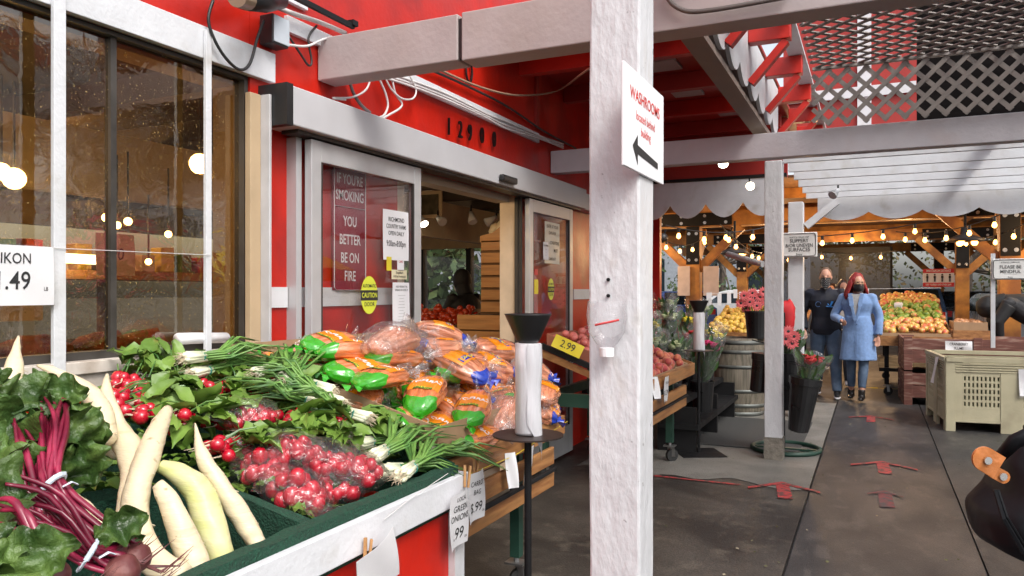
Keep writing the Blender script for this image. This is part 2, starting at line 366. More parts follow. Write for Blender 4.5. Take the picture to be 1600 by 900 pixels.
# lower pieces: rails, trim
for y0, y1 in ((2.77, 2.965), (6.98, 9.9)): part(MB().box((WX, y0, 1.42), (WX + .012, y1, 1.52)), 'wall_rail', WHITE)
part(MB().box((WX, 3.04, 1.42), (WX + .012, 3.93, 1.52)), 'wall_rail', WHITE)
# window
win = MB(); win.box((WX - .1, .28, 2.5), (WX + .03, 2.86, 2.64)); W = win.build('window', WHITE, shop, bevel=.003)
part(MB().box((WX - .12, .2, 1.2), (WX + .05, 2.78, 1.245)).box((WX - .0, .2, 1.13), (WX + .03, 2.78, 1.2)), 'sill', mat('worn white sill', (.62, .56, .5), .6, var=.1, col2=(.35, .28, .22), dsc=5, c2lo=.5, c2hi=.7), W, bevel=.003)
DW = mat('dark window frame', (.045, .04, .035), .5, var=.3, sc=10)
part(MB().box((WX - .07, .28, 2.482), (WX - .01, 2.72, 2.5)).box((WX - .07, .28, 1.245), (WX - .01, 2.72, 1.275)).box((WX - .07, 2.697, 1.275), (WX - .01, 2.72, 2.482)), 'window_frame', DW, W)
for y in (.95, 2.035): part(MB().box((WX - .065, y - .013, 1.275), (WX - .03, y + .013, 2.482)), 'mullion', DW, W)
part(MB().box((WX - .045, .28, 1.275), (WX - .044, 2.697, 2.482)), 'pane', WINGL, W)
part(MB().box((WX - .21, 2.70, 1.25), (WX - .071, 2.722, 2.47)), 'window_reveal', CREAM, W)
part(MB().box((WX - .21, .2, 2.462), (WX - .071, 2.70, 2.48)), 'window_lintel', CREAM, W)
part(MB().box((WX - .9, .2, 1.15), (WX - .142, 2.69, 1.2)), 'inner_shelf', CARD, W)
for y, t in ((1.74, .045), (2.415, .03)): part(MB().box((WX + .034, y, 1.14), (WX + .052, y + t, 2.62)), 'outer_bar', WHITE, W, bevel=.002)
# pilaster
part(MB().box((WX, 2.69, .0), (WX + .035, 2.757, 2.42)), 'pilaster', CREAM, bevel=.004)
part(MB().box((WX, 2.758, .0), (WX + .085, 2.774, 2.42)), 'corner_trim', mat('grey trim', (.5, .49, .5), .5), bevel=.003)
# sliding door header with black end cap
hd = MB(); hd.box((WX, 2.82, 2.28), (WX + .17, 6.9, 2.465)); hd.box((WX, 6.905, 2.28), (WX + .14, 7.4, 2.44)); H = part(hd, 'door_header', GREYP, bevel=.006)
part(MB().box((WX - .005, 2.775, 2.275), (WX + .175, 2.818, 2.47)), 'end_cap', BLACK, H)
part(MB().box((WX + .03, 2.9, 2.262), (WX + .13, 6.85, 2.279)), 'door_track', DARK, H)
part(MB().box((WX + .172, 5.0, 2.30), (WX + .215, 5.25, 2.35)), 'door_sensor', BLACK, H, bevel=.012)
def slide_door(y0, y1, x=WX + .07):
    fr = MB(); t = .075; z0, z1 = .03, 2.255
    for a, c in ((y0, y0 + t), (y1 - t, y1)): fr.box((x, a, z0), (x + .045, c, z1))
    fr.box((x, y0 + t, z1 - .105), (x + .044, y1 - t, z1)); fr.box((x, y0 + t, z0), (x + .044, y1 - t, z0 + .25))
    D = part(fr, 'sliding_door', ALU, bevel=.004)
    gl = MB().box((x + .018, y0 + t, z0 + .25), (x + .026, y1 - t, z1 - .105)); part(gl, 'door_glass', GLASS, D)
    part(MB().box((x + .027, y0 + t, z0 + .25), (x + .043, y0 + t + .012, z1 - .105)).box((x + .027, y1 - t - .012, z0 + .25), (x + .043, y1 - t, z1 - .105)), 'glass_bead', DARK, D)
slide_door(3.02, 4.04); slide_door(5.69, 6.68)
# door jamb posts (white strip near left, dark tracks right)
part(MB().box((WX, 2.97, 0), (WX + .06, 3.01, 2.26)), 'door_stop', ALU)
part(MB().box((X0, 5.66, .0), (WX - .002, 5.719, 2.278)), 'door_jamb', mat('beige jamb', (.6, .47, .34), .6))
part(MB().box((X0, 3.951, 0), (WX - .002, 4.03, 2.278)), 'door_jamb', mat('beige jamb', (.6, .5, .38), .6))
part(MB().box((WX + .002, 5.64, 0), (WX + .03, 5.68, 2.26)).box((WX + .032, 5.65, 0), (WX + .06, 5.665, 2.26)), 'door_rail', DARK)
part(MB().box((X0 - .02, 4.03, 2.22), (X0 + .1, 5.63, 2.277)), 'lintel', mat('tan lintel', (.4, .32, .24), .6))
# wall upper trim boards
part(MB().box((WX, 2.95, 2.78), (WX + .025, 6.1, 2.86)), 'cable_board', WHITE, bevel=.002)
part(MB().box((WX, 1.9, 2.93), (WX + .025, 3.1, 3.02)), 'cable_board', WHITE, bevel=.002)
part(MB().box((WX, 6.05, 2.9), (WX + .02, 6.11, 5.0)), 'corner_batten', DRED)
part(MB().box((WX - .3, 9.955, 0), (WX + .06, 10.02, 2.9)), 'end_trim', WHITE)
part(MB().box((WX - .28, 9.86, 0), (WX + .12, 9.953, 2.9)), 'end_post', RED)
# red soffit roof above the doors: rafters and deck
ro = MB(); ro.box((WX + .003, 4.9, 3.42), (-.8, 10.4, 3.45)); RF = part(ro, 'roof', DRED)
for i in range(6):
    y = 5.72 + i * 1.0
    part(MB().box((WX + .003, y, 3.27), (-.9, y + .09, 3.418)), 'rafter', RED if i % 2 == 0 else DRED, RF, bevel=.004)
for x, y in ((-1.75, 6.25), (-1.3, 6.27), (-1.75, 7.2), (-1.2, 7.15), (-1.5, 8.2)): part(MB().box((x, y, 3.395), (x + .28, y + .3, 3.417)), 'patch_board', GREIGE, RF)
# eave board, scalloped fascia and bracketed tails
part(MB().box((-.92, 3.35, 2.83), (-.80, 7.3, 2.87)).box((-.92, 3.35, 2.87), (-.885, 7.3, 3.3)), 'eave_board', mat('brown grey board', (.26, .2, .17), .6, var=.15), RF)
def scallop_pts(a0, a1, zt, zb, zc, n, seg=8, flip=False):
    """outline of a strip whose lower edge is cut in scallops"""
    pts = [(a1, zt), (a0, zt)]
    W_ = (a1 - a0) / n
    for i in range(n):
        for k in range(seg + 1):
            t = k / seg; pts.append((a0 + W_ * (i + t), zb - (zc * sin(pi * t) if (i % 2 == 0) != flip else -zc * .15 + (zc * .0 if 0 < k < seg else 0) - zc * .0)))
    return pts
def scallop(par_pts, ax, t0, t1, name, m, par):
    return MB().prism(par_pts, ax, t0, t1).build(name, m, par)
def scal(a0, a1, zt, zb, depth, n, seg=10):
    pts = [(a1, zt), (a0, zt)]; W_ = (a1 - a0) / n
    for i in range(n):
        for k in range(seg + (i == n - 1)):
            t = k / seg; pts.append((a0 + W_ * (i + t), zb - depth * sin(pi * t) ** .8))
    return pts
part(MB().prism(scal(3.35, 7.3, 3.32, 2.98, .1, 9), 'X', -.8, -.775), 'fascia', WHITE, RF)
for i in range(8):
    y = 3.6 + i * .92
    part(MB().box((-.772, y, 3.2), (-.5, y + .1, 3.34)), 'rafter_tail', RED, RF, bevel=.004)
    part(MB().bar((-.76, y + .05, 2.93), (-.53, y + .05, 3.19), .07, .05), 'tail_brace', RED, RF)
part(MB().box((-.6, 3.4, 3.342), (-.48, 11, 3.36)), 'roof_edge', WHITE, RF)
# house number
hn = thing('house_number', 'black metal street number 12900 on the red wall above the doors', 'house number', (WX + .01, 5.0, 2.62))
HNM = mat('black iron', (.018, .016, .016), .35, .6, var=.2)
for i, (ch, px, py) in enumerate((('1', 700, 199), ('2', 718, 204), ('9', 733, 209), ('0', 752, 213), ('0', 771, 219))):
    P = at(px, py, X=WX + .02)
    t = MB()
    for q in (0, .006, .012): t.text(ch, P + Vector((q, 0, 0)), (0, 1, 0), (0, 0, 1), .165, sx=.72, bold=.008)
    t.build('digit', HNM, hn)
P = at(733, 112, X=WX + .02); t = MB()
pts = [P + Vector((0, .045 * cos(a), .075 * sin(a))) for a in [2 * pi * k / 20 for k in range(21)]]
tag(MB().tube(pts, .009, 6).build('iron_ring', HNM), 'black iron ring on the red wall above the near beam', 'ring')
# ---------------- beams and posts of the arcade ----------------
def beam(y0, x0, x1, z0, z1, th, name, m, label, gap=None):
    o = thing(name, label, 'beam', ((x0 + x1) / 2, y0, z0))
    if gap:
        MB().box((x0, y0, z0), (gap - .012, y0 + th, z1)).jit(.004, 2).build('timber', m, o, bevel=.006)
        MB().box((gap + .012, y0 - .004, z0 - .006), (x1, y0 + th, z1 + .004)).build('timber', m, o, bevel=.006)
        MB().box((gap - .04, y0 + .01, z0 + .01), (gap + .02, y0 + th - .01, z1 - .02)).build('joint_gap', BLACK, o)
    else: MB().box((x0, y0, z0), (x1, y0 + th, z1)).build('timber', m, o, bevel=.006)
    return o
gp = at(718, 70, Y=3.2)
beam(3.2, WX + .005, 6, 2.6, 2.82, .14, 'cross_beam', GREIGE, 'thick lilac grey beam from the red wall over the big white post, nearest of the cross beams', gap=gp.x)
beam(6.4, WX + .005, 6, 2.56, 2.76, .12, 'cross_beam', mat('lilac white paint', (.56, .54, .57), .5, var=.07, sc=4, bump=.2, col2=(.5, .44, .44), c2lo=.55, c2hi=.75), 'lilac grey beam under the lattice, from the red wall to the right')
for x0 in (-.36,): pass
bm = thing('long_beam', 'white beam running along the lane over the post tops', 'beam', (-.65, 4, 2.62))
MB().box((-.72, 2.3, 2.9), (-.6, 3.19, 3.05)).build('timber', WHITE, bm)
def post(x, y, w_, z0, z1, m, label, foot=False, sub=28):
    o = thing('post', label, 'post', (x, y, 0), 0, 'white square posts along the arcade')
    b = MB(); h = w_ / 2
    b.lathe((0, 0, 0), [(h * sqrt(2), z0 + (z1 - z0) * k / sub) for k in range(sub + 1)], 4); b.moved(Matrix.Rotation(pi / 4, 4, 'Z')); b.jit(.003, 3.0)
    b.build('shaft', m, o, local=True, bevel=.007)
    if foot: MB().box((-h - .004, -h - .004, 0), (h + .004, h + .004, z0)).jit(.003, 20).build('concrete_foot', mat('rough concrete foot', (.2, .18, .15), .9, bump=.8, bsc=80, var=.3, sc=30), o, local=True)
    return o
MAINP = post(-.645, 2.105, .145, 0, 3.6, POSTW, 'thick rough white painted post in the middle of the view, bottle bottom fixed to it')
post(-.80, 7.22, .15, .2, 2.66, POSTW, 'white post on a small concrete foot beside the black flower buckets', foot=True)
p3 = post(-.83, 9.75, .17, .0, 2.56, WHITE, 'white post with a diagonal brace carrying the slippery surfaces sign')
MB().bar((-.72, 9.75, 2.27), (-.38, 9.75, 2.55), .1, .08).build('brace', WHITE, p3)
# plastic bottle funnel on the post
bo = thing('bottle_dispenser', 'cut clear plastic bottle turned upside down on the big white post', 'bottle', (-.65, 2.03, 1.35))
Pb = at(948, 505, Y=2.0)
b = MB(); b.lathe(Pb, [(.052, .06), (.056, .02), (.05, -.025), (.03, -.055), (.018, -.066)], 20, sy=.85); b.f = [f for f in b.f if len(f) == 4]; b.m = [0] * len(b.f)
b.build('bottle_wall', film('bottle plastic', (.93, .93, .94), .35, .1, .6, 30, milk=.12), bo, smooth=True)
MB().lathe(Pb + Vector((0, 0, -.09)), [(.019, 0), (.02, .022), (.017, .024)], 14).build('bottle_cap', PAPER, bo, smooth=False)
b = MB(); b.tube([Pb + Vector((.056 * sin(a), -.05 * cos(a), -.0 + .012 * a)) for a in (-.3, 0, .3, .6, .9)], .003, 5); b.build('red_mark', REDINK, bo)
for y in (437, 462):
    Q = at(951, y, Y=2.031); tag(MB().tube([Q, Q + Vector((0, -.006, 0))], .005, 8).build('screw_head', STEEL), ('upper' if y == 437 else 'lower') + ' dark screw in the post above the plastic bottle', 'screw')
# diamond lattice: ceiling and upright panel
LAT = mat('weathered lattice', (.27, .24, .22), .7, var=.15, sc=10)
la = thing('lattice_screen', 'greyed wooden diamond lattice over the lane', 'lattice', (1.5, 6.3, 2.77))
def lattice(o0, ud, vd, lu, lv, name, n_d=.115, w_=.032, th=.007):
    ud, vd = Vector(ud), Vector(vd); nd = ud.cross(vd).normalized(); b = MB()
    for s_ in (1, -1):
        k = -int(lv / n_d) - 2 if s_ > 0 else 0
        c = -lv
        t = -lv if s_ > 0 else 0
        while t < (lu if s_ > 0 else lu + lv):
            # line u = t + s*v clipped to the rectangle
            va, vb = 0.0, lv
            if s_ > 0: va = max(0, -t); vb = min(lv, lu - t)
            else: va = max(0, t - lu); vb = min(lv, t)
            if vb - va > .03:
                p = Vector(o0) + ud * (t + s_ * va) + vd * va + nd * th * (.5 if s_ > 0 else -.6)
                q = Vector(o0) + ud * (t + s_ * vb) + vd * vb + nd * th * (.5 if s_ > 0 else -.6)
                b.bar(p, q, w_, th, up=nd)
            t += n_d
    return part(b, name, LAT, la)
lattice((-.42, 6.33, 2.77), (1, 0, 0), (0, 0, 1), 4.6, .42, 'upright_panel', n_d=.13)
lattice((-.42, 2.9, 3.22), (1, 0, 0), (0, 1, 0), 4.6, 3.42, 'ceiling_panel', n_d=.15)
part(MB().box((-.42, 6.31, 3.195), (4.2, 6.35, 3.215)), 'lattice_rail', LAT, la)
# white slatted pergola
pg = thing('slatted_pergola', 'white pergola roof of closely set boards with a scalloped valance', 'pergola', (1.2, 8.6, 2.6))
for i in range(6):
    y = 7.15 + i * .52
    part(MB().box((-.72, y, 2.63 - i * .006), (4.6, y + .035, 2.735 - i * .006)), 'board', WHITE, pg, bevel=.003)
for x in (.9, 2.6, 4.3): part(MB().box((x, 7.0, 2.74), (x + .05, 9.9, 2.85)), 'joist', WHITE, pg)
part(MB().prism(scal(-.6, 4.4, 2.62, 2.43, .09, 9), 'Y', 9.9, 9.92), 'valance', WHITE, pg)
vl = MB().prism(scal(WX + .1, -.9, 2.745, 2.49, .16, 4), 'Y', 8.8, 8.825)
tag(vl.build('scalloped_valance', WHITE), 'wide white scalloped board hanging between the red wall and the posts', 'valance')
part(MB().box((WX + .005, 8.9, 2.75), (-.85, 8.98, 3.41)), 'cross_rafter', DRED, RF)
part(MB().box((WX + .005, 8.79, 2.75), (-.85, 8.89, 2.785)), 'black_flashing', STEEL, RF)
# far gable above the pergola: dark boards and red end
gb = thing('upper_gable', 'dark boarded upper wall with a red end, seen through the lattice', 'gable', (3, 12.5, 2.9))
part(MB().box((.55, 12.0, 3.0), (9, 12.2, 6.2)), 'dark_boarding', mat('black stained boards', (.007, .006, .006), .95, spec=.05, var=.4, sc=3, stretch=(1, 1, 6)), gb)
part(MB().box((-1.2, 12.0, 3.5), (.548, 12.2, 6.2)), 'red_boarding', DRED, gb)
part(MB().box((-.2, 11.96, 3.5), (-.02, 11.998, 6.2)), 'white_board', WHITE, gb); part(MB().box((-1.2, 11.94, 4.25), (.54, 11.958, 4.4)), 'white_board', WHITE, gb)
part(MB().box((-.6, 11.9, 3.3), (9, 12.0, 3.49)), 'ledge', WHITE, gb)
# ---------------- sloped produce stand by the window ----------------
TURF = mat('green astroturf', (.008, .055, .03), .85, var=.35, sc=90, bump=1.0, bsc=160)
def T(x): return .80 + .27 * (-1.31 - x)
def on(px, py, h=0):
    """point on the sloped bed of the stand, h above it"""
    k = (px - CX) / F; m = (CY - py) / F; A = k * ca - sa
    v = (.80 + h - .27 * 1.31 - EYE) / (m + .27 * A); return Vector((v * A, v * (k * sa + ca), EYE + v * m))
SL = math.atan(.27)
def orient(rz, roll=0, pitch=0): return (Matrix.Rotation(SL, 3, 'Y') @ Matrix.Rotation(rz, 3, 'Z') @ Matrix.Rotation(pitch, 3, 'Y') @ Matrix.Rotation(roll, 3, 'X')).to_euler()
st = thing('produce_stand', 'red and white wooden produce stand under the shop window, lined with green turf', 'market stand', (-1.95, 1.2, 0))
MB().box((-1.325, .1, .76), (-1.30, 2.41, .858)).build('front_board', WHITE, st, bevel=.003)
MB().box((-2.55, 2.385, .76), (-1.326, 2.41, .858)).build('side_board', WHITE, st, bevel=.003)
MB().box((-1.36, .1, .05), (-1.34, 2.33, .759)).build('front_panel', RED, st)
MB().box((-1.352, 2.332, 0), (-1.315, 2.40, .759)).build('leg', WHITE, st)
MB().box((-2.5, 2.34, .05), (-1.36, 2.36, .759)).build('side_panel', RED, st)
b = MB().add([(-1.33, .1, .735), (-1.85, .1, .74), (-2.56, .1, 1.06), (-2.56, 2.38, 1.06), (-1.85, 2.38, .74), (-1.33, 2.38, .735)], [(0, 5, 4, 1), (1, 4, 3, 2)]); b.build('bed', TURF, st)
b = MB()
b.grid(lambda u, v: (-1.326 - .05 * abs(v - .5) * 0 - (.0 if v < .5 else .045), .1 + 2.28 * u, [.74, .885, .885, .72][min(3, int(v * 3 + .5))]) , 60, 3); b.jit(.006, 14); b.build('turf_edge', TURF, st)
for y in (1.02, 1.66):
    b = MB().grid(lambda u, v: (-1.36 - .55 * u, y + (-.018 if v < .5 else .018), [.72, .868 + .1 * u, .868 + .1 * u, .72][min(3, int(v * 3 + .5))]), 14, 3); b.jit(.008, 12); b.build('turf_divider', TURF, st)
b = MB().grid(lambda u, v: (-1.9 + .04 * sin(9 * u), 1.0 + .68 * u, .7 + .22 * v), 12, 4).jit(.01, 10); b.build('turf_divider', TURF, st)
b = MB().grid(lambda u, v: (-1.33 - 1.22 * u, 2.36, [.74, .9 + .27 * u][int(v)] if v in (0, 1) else 0), 12, 1).jit(.008, 12); b.build('turf_edge', TURF, st)

# ---- leaves
def leafm(name, c, c2, **k): 
    return mat(name, c, .42, var=.3, sc=9, bump=.35, bsc=26, col2=c2, c2lo=.42, c2hi=.7, dsc=7, spec=.4, **k)
RLEAF = leafm('radish leaf green', (.10, .19, .028), (.17, .27, .05))
BLEAF = mat('beet leaf green', (.034, .075, .016), .4, var=.4, sc=14, bump=1.0, bsc=45, col2=(.085, .14, .03), c2lo=.42, c2hi=.68, dsc=16, spec=.4)
OGREEN = mat('onion green', (.05, .135, .03), .35, var=.35, sc=8, col2=(.12, .24, .05), dsc=11)
OWHITE = mat('onion white', (.74, .76, .56), .35, var=.12, sc=20)
RRED = mat('radish red', (.46, .006, .022), .22, var=.15, sc=20, coat=.4, spec=.6)
ROOT = mat('pale root', (.6, .5, .36), .6)
def leaf(b, p, d, up, L_, W_, curl=.5, ruf=.15, nu=5, nv=4, mi=0, seed=0, neck=.25):
    p = Vector(p); d = Vector(d).normalized(); up = Vector(up); r = d.cross(up)
    if r.length < 1e-3: r = d.cross(Vector((1, 0, .2)))
    r.normalize(); n = r.cross(d).normalized(); i0 = seed * 3.7
    def fn(u, v):
        s_ = (v - .5) * 2
        wdt = W_ * .5 * (max(0.03, sin(pi * min(1, max(0, (u * .96 + .02)) ** .75))) ** .75) * (1 + .16 * sin(u * 21 + i0))
        cv = -curl * L_ * u * u * .5
        z = cv + .22 * W_ * abs(s_) + ruf * W_ * noise.noise(Vector((u * 4 + i0, v * 3, i0))) + ruf * .5 * W_ * abs(s_) * sin(u * 17 + i0 * 2 + (3 if s_ > 0 else 0))
        return p + d * (u * L_ * (1 - .18 * curl * u)) + r * (s_ * wdt) + n * z
    b.grid(fn, nu, nv, mi)
rnd = random.Random(3)
def rdir(spread, zmin=-.1, zmax=.7): 
    a = rnd.uniform(-spread, spread); return Vector((cos(a), sin(a), rnd.uniform(zmin, zmax)))
def radish_bunch(i):
    o = thing('radish_bunch', 'x', 'radishes', (0, 0, -50), 0, 'bunches of red radishes heaped on the stand')
    b = MB(); rt = MB(); st_ = MB(); lf = MB()
    for k in range(8):
        c = Vector((rnd.uniform(-.03, .02), rnd.uniform(-.045, .045), rnd.uniform(.005, .045)))
        r = rnd.uniform(.013, .018); b.ball(c, r * 1.15, 10, sc=(1.1, 1, 1), lump=.1)
        rt.tube([c - Vector((r, 0, 0)), c - Vector((r + .02, .004, .004)), c - Vector((r + .04, -.008, .012))], [.003, .0015, .0004], 5)
        d = rdir(.35, .0, .5); e = c + d * .09; st_.tube([c, c + d * .05 + Vector((0, 0, .012)), e], .0022, 5)
    for k in range(17):
        p = Vector((rnd.uniform(.03, .1), rnd.uniform(-.06, .06), rnd.uniform(.02, .06))); d = rdir(1.1, -.25, .65)
        leaf(lf, p, d, (rnd.uniform(-.4, .4), rnd.uniform(-.5, .5), 1), rnd.uniform(.065, .12), rnd.uniform(.04, .062), rnd.uniform(.1, 1.1), .2, seed=k + i * 20)
    b.build('radish', RRED, o, local=True, smooth=True); rt.build('root', ROOT, o, local=True)
    st_.build('leaf_stems', OGREEN, o, local=True); lf.build('leaves', RLEAF, o, local=True, smooth=True); return o
rbs = [radish_bunch(i) for i in range(4)]
spots = [  # px, py, height, angle, label
 (200,608,.05,2.2,'radish bunch with two red roots showing by the window sill, beside the tallest daikon tips'),
 (232,632,.05,1.2,'radish bunch showing red roots halfway between the window sill and the daikons'),
 (285,672,.06,.6,'radish bunch whose bright red roots cluster right of the big central daikon tip'),
 (322,664,.05,1.6,'radish bunch with dark red root just right of the clustered roots'),
 (345,620,.04,.3,'leafy radish bunch below the upper green onion roots'),
 (385,628,.04,2.6,'leafy radish bunch above the zip bag of radishes'),
 (290,612,.03,1.9,'leafy radish bunch against the back of the stand'),
 (255,600,.03,2.8,'leafy radish bunch at the back near the sill corner'),
 (345,712,.05,.9,'radish bunch draped beside the slim right daikon'),
 (392,700,.06,.4,'radish bunch hanging in front of the zip bag of radishes'),
 (430,690,.05,-.4,'leafy radish bunch at the edge of the bagged radishes'),
 (470,668,.06,-.2,'big leafy radish bunch between the onions and the bagged radishes'),
 (505,690,.05,-.6,'leafy radish bunch right of the bags, near the front onions'),
 (540,672,.05,.2,'leafy radish bunch tucked under the green onion whites'),
 (410,660,.04,1.3,'leafy radish bunch behind the zip bag'),
 (230,665,.03,.2,'leafy radish bunch behind the big daikons'),
 (370,600,.04,1.1,'leafy radish bunch below the long onion greens at the back'),
 (430,615,.04,.1,'leafy radish bunch between two green onion bundles'),
 (455,640,.06,2.0,'leafy radish bunch uphill of the carrot box'),
 (190,640,.03,1.0,'leafy radish bunch behind the left daikon pair'),
]
for i, (px, py, h, a, lb) in enumerate(spots):
    P = on(px, py, h); e = orient(a, rnd.uniform(-.3, .3), rnd.uniform(-.3, .1))
    if i < 4: o = rbs[i]; o.location = P; o.rotation_euler = e; o['label'] = lb
    else: o = dup(rbs[i % 4], P, e, lb)
    o.scale = (1.25,) * 3
# greens under the bunches
lit = MB()
for k in range(760):
    x = -1.5 - 1.0 * rnd.random(); y = rnd.uniform(1.15, 2.3)
    if x > -1.86 and y < 1.72: continue
    leaf(lit, (x, y, T(x) + rnd.uniform(-.02, .045)), (rnd.uniform(-1, 1), rnd.uniform(-1, 1), rnd.uniform(-.1, .5)), (rnd.uniform(-.3, .3), rnd.uniform(-.3, .3), 1), rnd.uniform(.05, .1), rnd.uniform(.035, .055), .5, .2, seed=k)
tag(lit.build('loose_greens', RLEAF, smooth=True), 'mass of loose radish greens covering the bed of the stand', 'greens', kind='stuff')
# ---- green onions
def onion_bunch(i):
    o = thing('onion_bunch', 'x', 'green onions', (0, 0, -50), 0, 'bundles of green onions on the stand')
    g_, w_, r_ = MB(), MB(), MB()
    for k in range(9):
        a = 2 * pi * k / 9; p = Vector((rnd.uniform(-.01, .02), .018 * cos(a) + rnd.uniform(-.006, .006), .016 + .014 * sin(a)))
        sp = rnd.uniform(-.1, .1); dz = rnd.uniform(-.02, .05)
        q = p + Vector((.08, -p.y * .4, 0)); w_.tube([p - Vector((.012, 0, 0)), p, p + Vector((.02, 0, 0)), q], [.005, .0115, .0095, .0075], 7)
        for t in range(6): r_.tube([p - Vector((.01, 0, 0)), p + Vector((-.03 - .015 * rnd.random(), rnd.uniform(-.02, .02), rnd.uniform(-.016, .016)))], [.0013, .0004], 4)
        for t in range(3):
            s2 = sp + rnd.uniform(-.07, .07); l = rnd.uniform(.22, .34)
            pts = [q - Vector((.01, 0, 0)), q + Vector((.08, s2 * .2, .004)), q + Vector((l * .6, s2 * .6, .012 + dz * .8)), q + Vector((l, s2 * 1.1, dz - .01 - .03 * rnd.random()))]
            g_.tube(pts, [.0066, .0064, .0058, .0016], 6, flat=.7)
    w_.build('bulbs', OWHITE, o, local=True, smooth=True); g_.build('green_tops', OGREEN, o, local=True, smooth=True); r_.build('roots', ROOT, o, local=True)
    b = MB(); b.tube([Vector((.075, .02 * cos(a), .016 + .018 * sin(a))) for a in [2 * pi * k / 12 for k in range(13)]], .003, 5); b.build('rubber_band', mat('teal band', (.02, .2, .16), .5), o, local=True)
    return o
obs = [onion_bunch(i) for i in range(3)]
# white end pixel, green end pixel, height
osp = [
 ((288,566),(415,556),.16,'green onion bundle lying highest, its roots on the window sill'),
 ((300,590),(418,568),.10,'second green onion bundle from the sill, roots matted brown'),
 ((398,590),(470,562),.10,'green onion bundle fanning towards the red wall beside the sill'),
 ((440,600),(490,548),.13,'green onion bundle whose tips touch the carrot bags at the red wall'),
 ((515,616),(430,588),.12,'green onion bundle with clean whites just above the carrot box'),
 ((532,636),(440,600),.10,'green onion bundle whose whites overhang the cardboard edge'),
 ((574,660),(475,632),.09,'green onion bundle pointing its white ends to the front right bag of carrots'),
 ((500,640),(410,612),.08,'green onion bundle half buried in radish leaves'),
 ((600,668),(520,650),.06,'small green onion bundle beside the green tipped carrot bag'),
 ((582,722),(680,668),.09,'green onion bundle with thick whites near the front rim of the stand'),
 ((628,750),(712,690),.08,'frontmost green onion bundle, over the price card corner'),
 ((655,712),(735,712),.05,'green onion bundle lying along the side board'),
 ((560,700),(640,690),.04,'green onion bundle under the thick white one'),
 ((600,742),(690,735),.03,'green onion bundle pressed against the front turf rim'),
 ((540,690),(600,650),.04,'green onion bundle beside the bagged radishes'),
 ((350,606),(440,590),.06,'green onion bundle uphill of the radish leaves'),
]
for i, (p0, p1, h, lb) in enumerate(osp):
    if 2 <= i <= 7: h += .05
    P, Q = on(*p0, h), on(*p1, h + .01); d = (Q - P); d.normalize()
    M = Matrix.Translation((0, 0, 0)); y = Vector((0, 0, 1)).cross(d).normalized(); z = d.cross(y)
    e = Matrix((d, y, z)).transposed().to_euler()
    if i < 3: o = obs[i]; o.location = P; o.rotation_euler = e; o['label'] = lb
    else: o = dup(obs[i % 3], P, e, lb)
    s_ = max(.75, min(1.05, (Q - P).length / .38)); o.scale = (s_, 1, 1)
# ---- daikon
DAI = mat('daikon skin', (.66, .57, .39), .48, var=.07, sc=5, bump=.45, bsc=14, stretch=(1, 1, 5), coat=.08, col2=(.42, .32, .17), c2lo=.60, c2hi=.78, dsc=9, sss=.2)
speckle(DAI, (.25, .18, .08), 30, .66, .72, .6)
DAIG = mat('greenish daikon skin', (.60, .57, .33), .48, var=.06, sc=5, bump=.4, bsc=14, stretch=(1, 1, 5), coat=.15, col2=(.56, .58, .24), c2lo=.4, c2hi=.6, dsc=4, sss=.25)
def smooth_path(pts, rad, n=5):
    out, rr = [], []
    P = [pts[0]] + list(pts) + [pts[-1]]; R = [rad[0]] + list(rad) + [rad[-1]]
    for i in range(1, len(P) - 2):
        for k in range(n):
            t = k / n; f = lambda a, b_, c, d: .5 * ((2 * b_) + (c - a) * t + (2 * a - 5 * b_ + 4 * c - d) * t * t + (3 * b_ - a - 3 * c + d) * t ** 3)
            out.append(Vector([f(P[i - 1][j], P[i][j], P[i + 1][j], P[i + 2][j]) for j in range(3)])); rr.append(max(.001, f(R[i - 1], R[i], R[i + 1], R[i + 2])))
    out.append(Vector(pts[-1])); rr.append(rad[-1]); return out, rr
def daikon(path, wid, xs, label, m=DAI):
    pts, rd = [], []
    for i, (p, w_) in enumerate(zip(path, wid)):
        x = xs[0] + (xs[1] - xs[0]) * i / (len(path) - 1)
        P = at(*p, X=x); pts.append(P); rd.append(max(.0015, w_ / 2 * dep(P) / F))
    # rounded lower end
    d = (pts[-1] - pts[-2]).normalized(); e = rd[-1]; L0 = pts[-1]
    pp, rr = smooth_path(pts, rd, 6)
    for k in range(1, 5): a = k * pi / 8; pp.append(L0 + d * e * sin(a) * .9); rr.append(max(.002, e * cos(a)))
    b = MB().tube(pp, rr, 18).jit(.007, 9).jit(.003, 30)
    for k in range(9):
        i = rnd.randrange(6, len(pp) - 4); a = rnd.uniform(0, 6.28); d = Vector((cos(a), sin(a), .2)).normalized(); q = pp[i] + d * rr[i] * .9; b.tube([q, q + d * .006 + Vector((.003, .004, -.006)), q + d * .008 + Vector((.006, .01, -.018)) * rnd.random()], [.0013, .0008, .0003], 4)
    return tag(b.build('daikon', m, smooth=True), label, 'daikon', 'white daikon radishes standing in the stand')
daikon([(28,525),(25,548),(22,575),(19,615)], [3,14,26,30], (-2.2,-2.1), 'daikon tip rising alone in front of the price card on the window')
daikon([(57,571),(94,586),(130,608),(152,636),(165,680)], [4,19,28,34,36], (-2.05,-1.8), 'daikon leaning left with its thin tip above the beet leaves')
daikon([(166,583),(168,625),(186,675),(206,706),(202,752),(189,818)], [4,24,36,42,28,14], (-1.98,-1.62), 'forked looking daikon with a sharp upright tip, left of the big central one')
daikon([(300,668),(303,664),(312,702),(332,741),(362,785),(393,832),(404,850)], [1,3,18,27,33,30,26], (-1.72,-1.42), 'slim curved daikon on the right with a long thin tip')
daikon([(250,728),(280,741),(310,770),(326,815),(341,858),(351,882)], [24,33,42,45,44,38], (-1.66,-1.42), 'greenish tinged daikon, second from the right', DAIG)
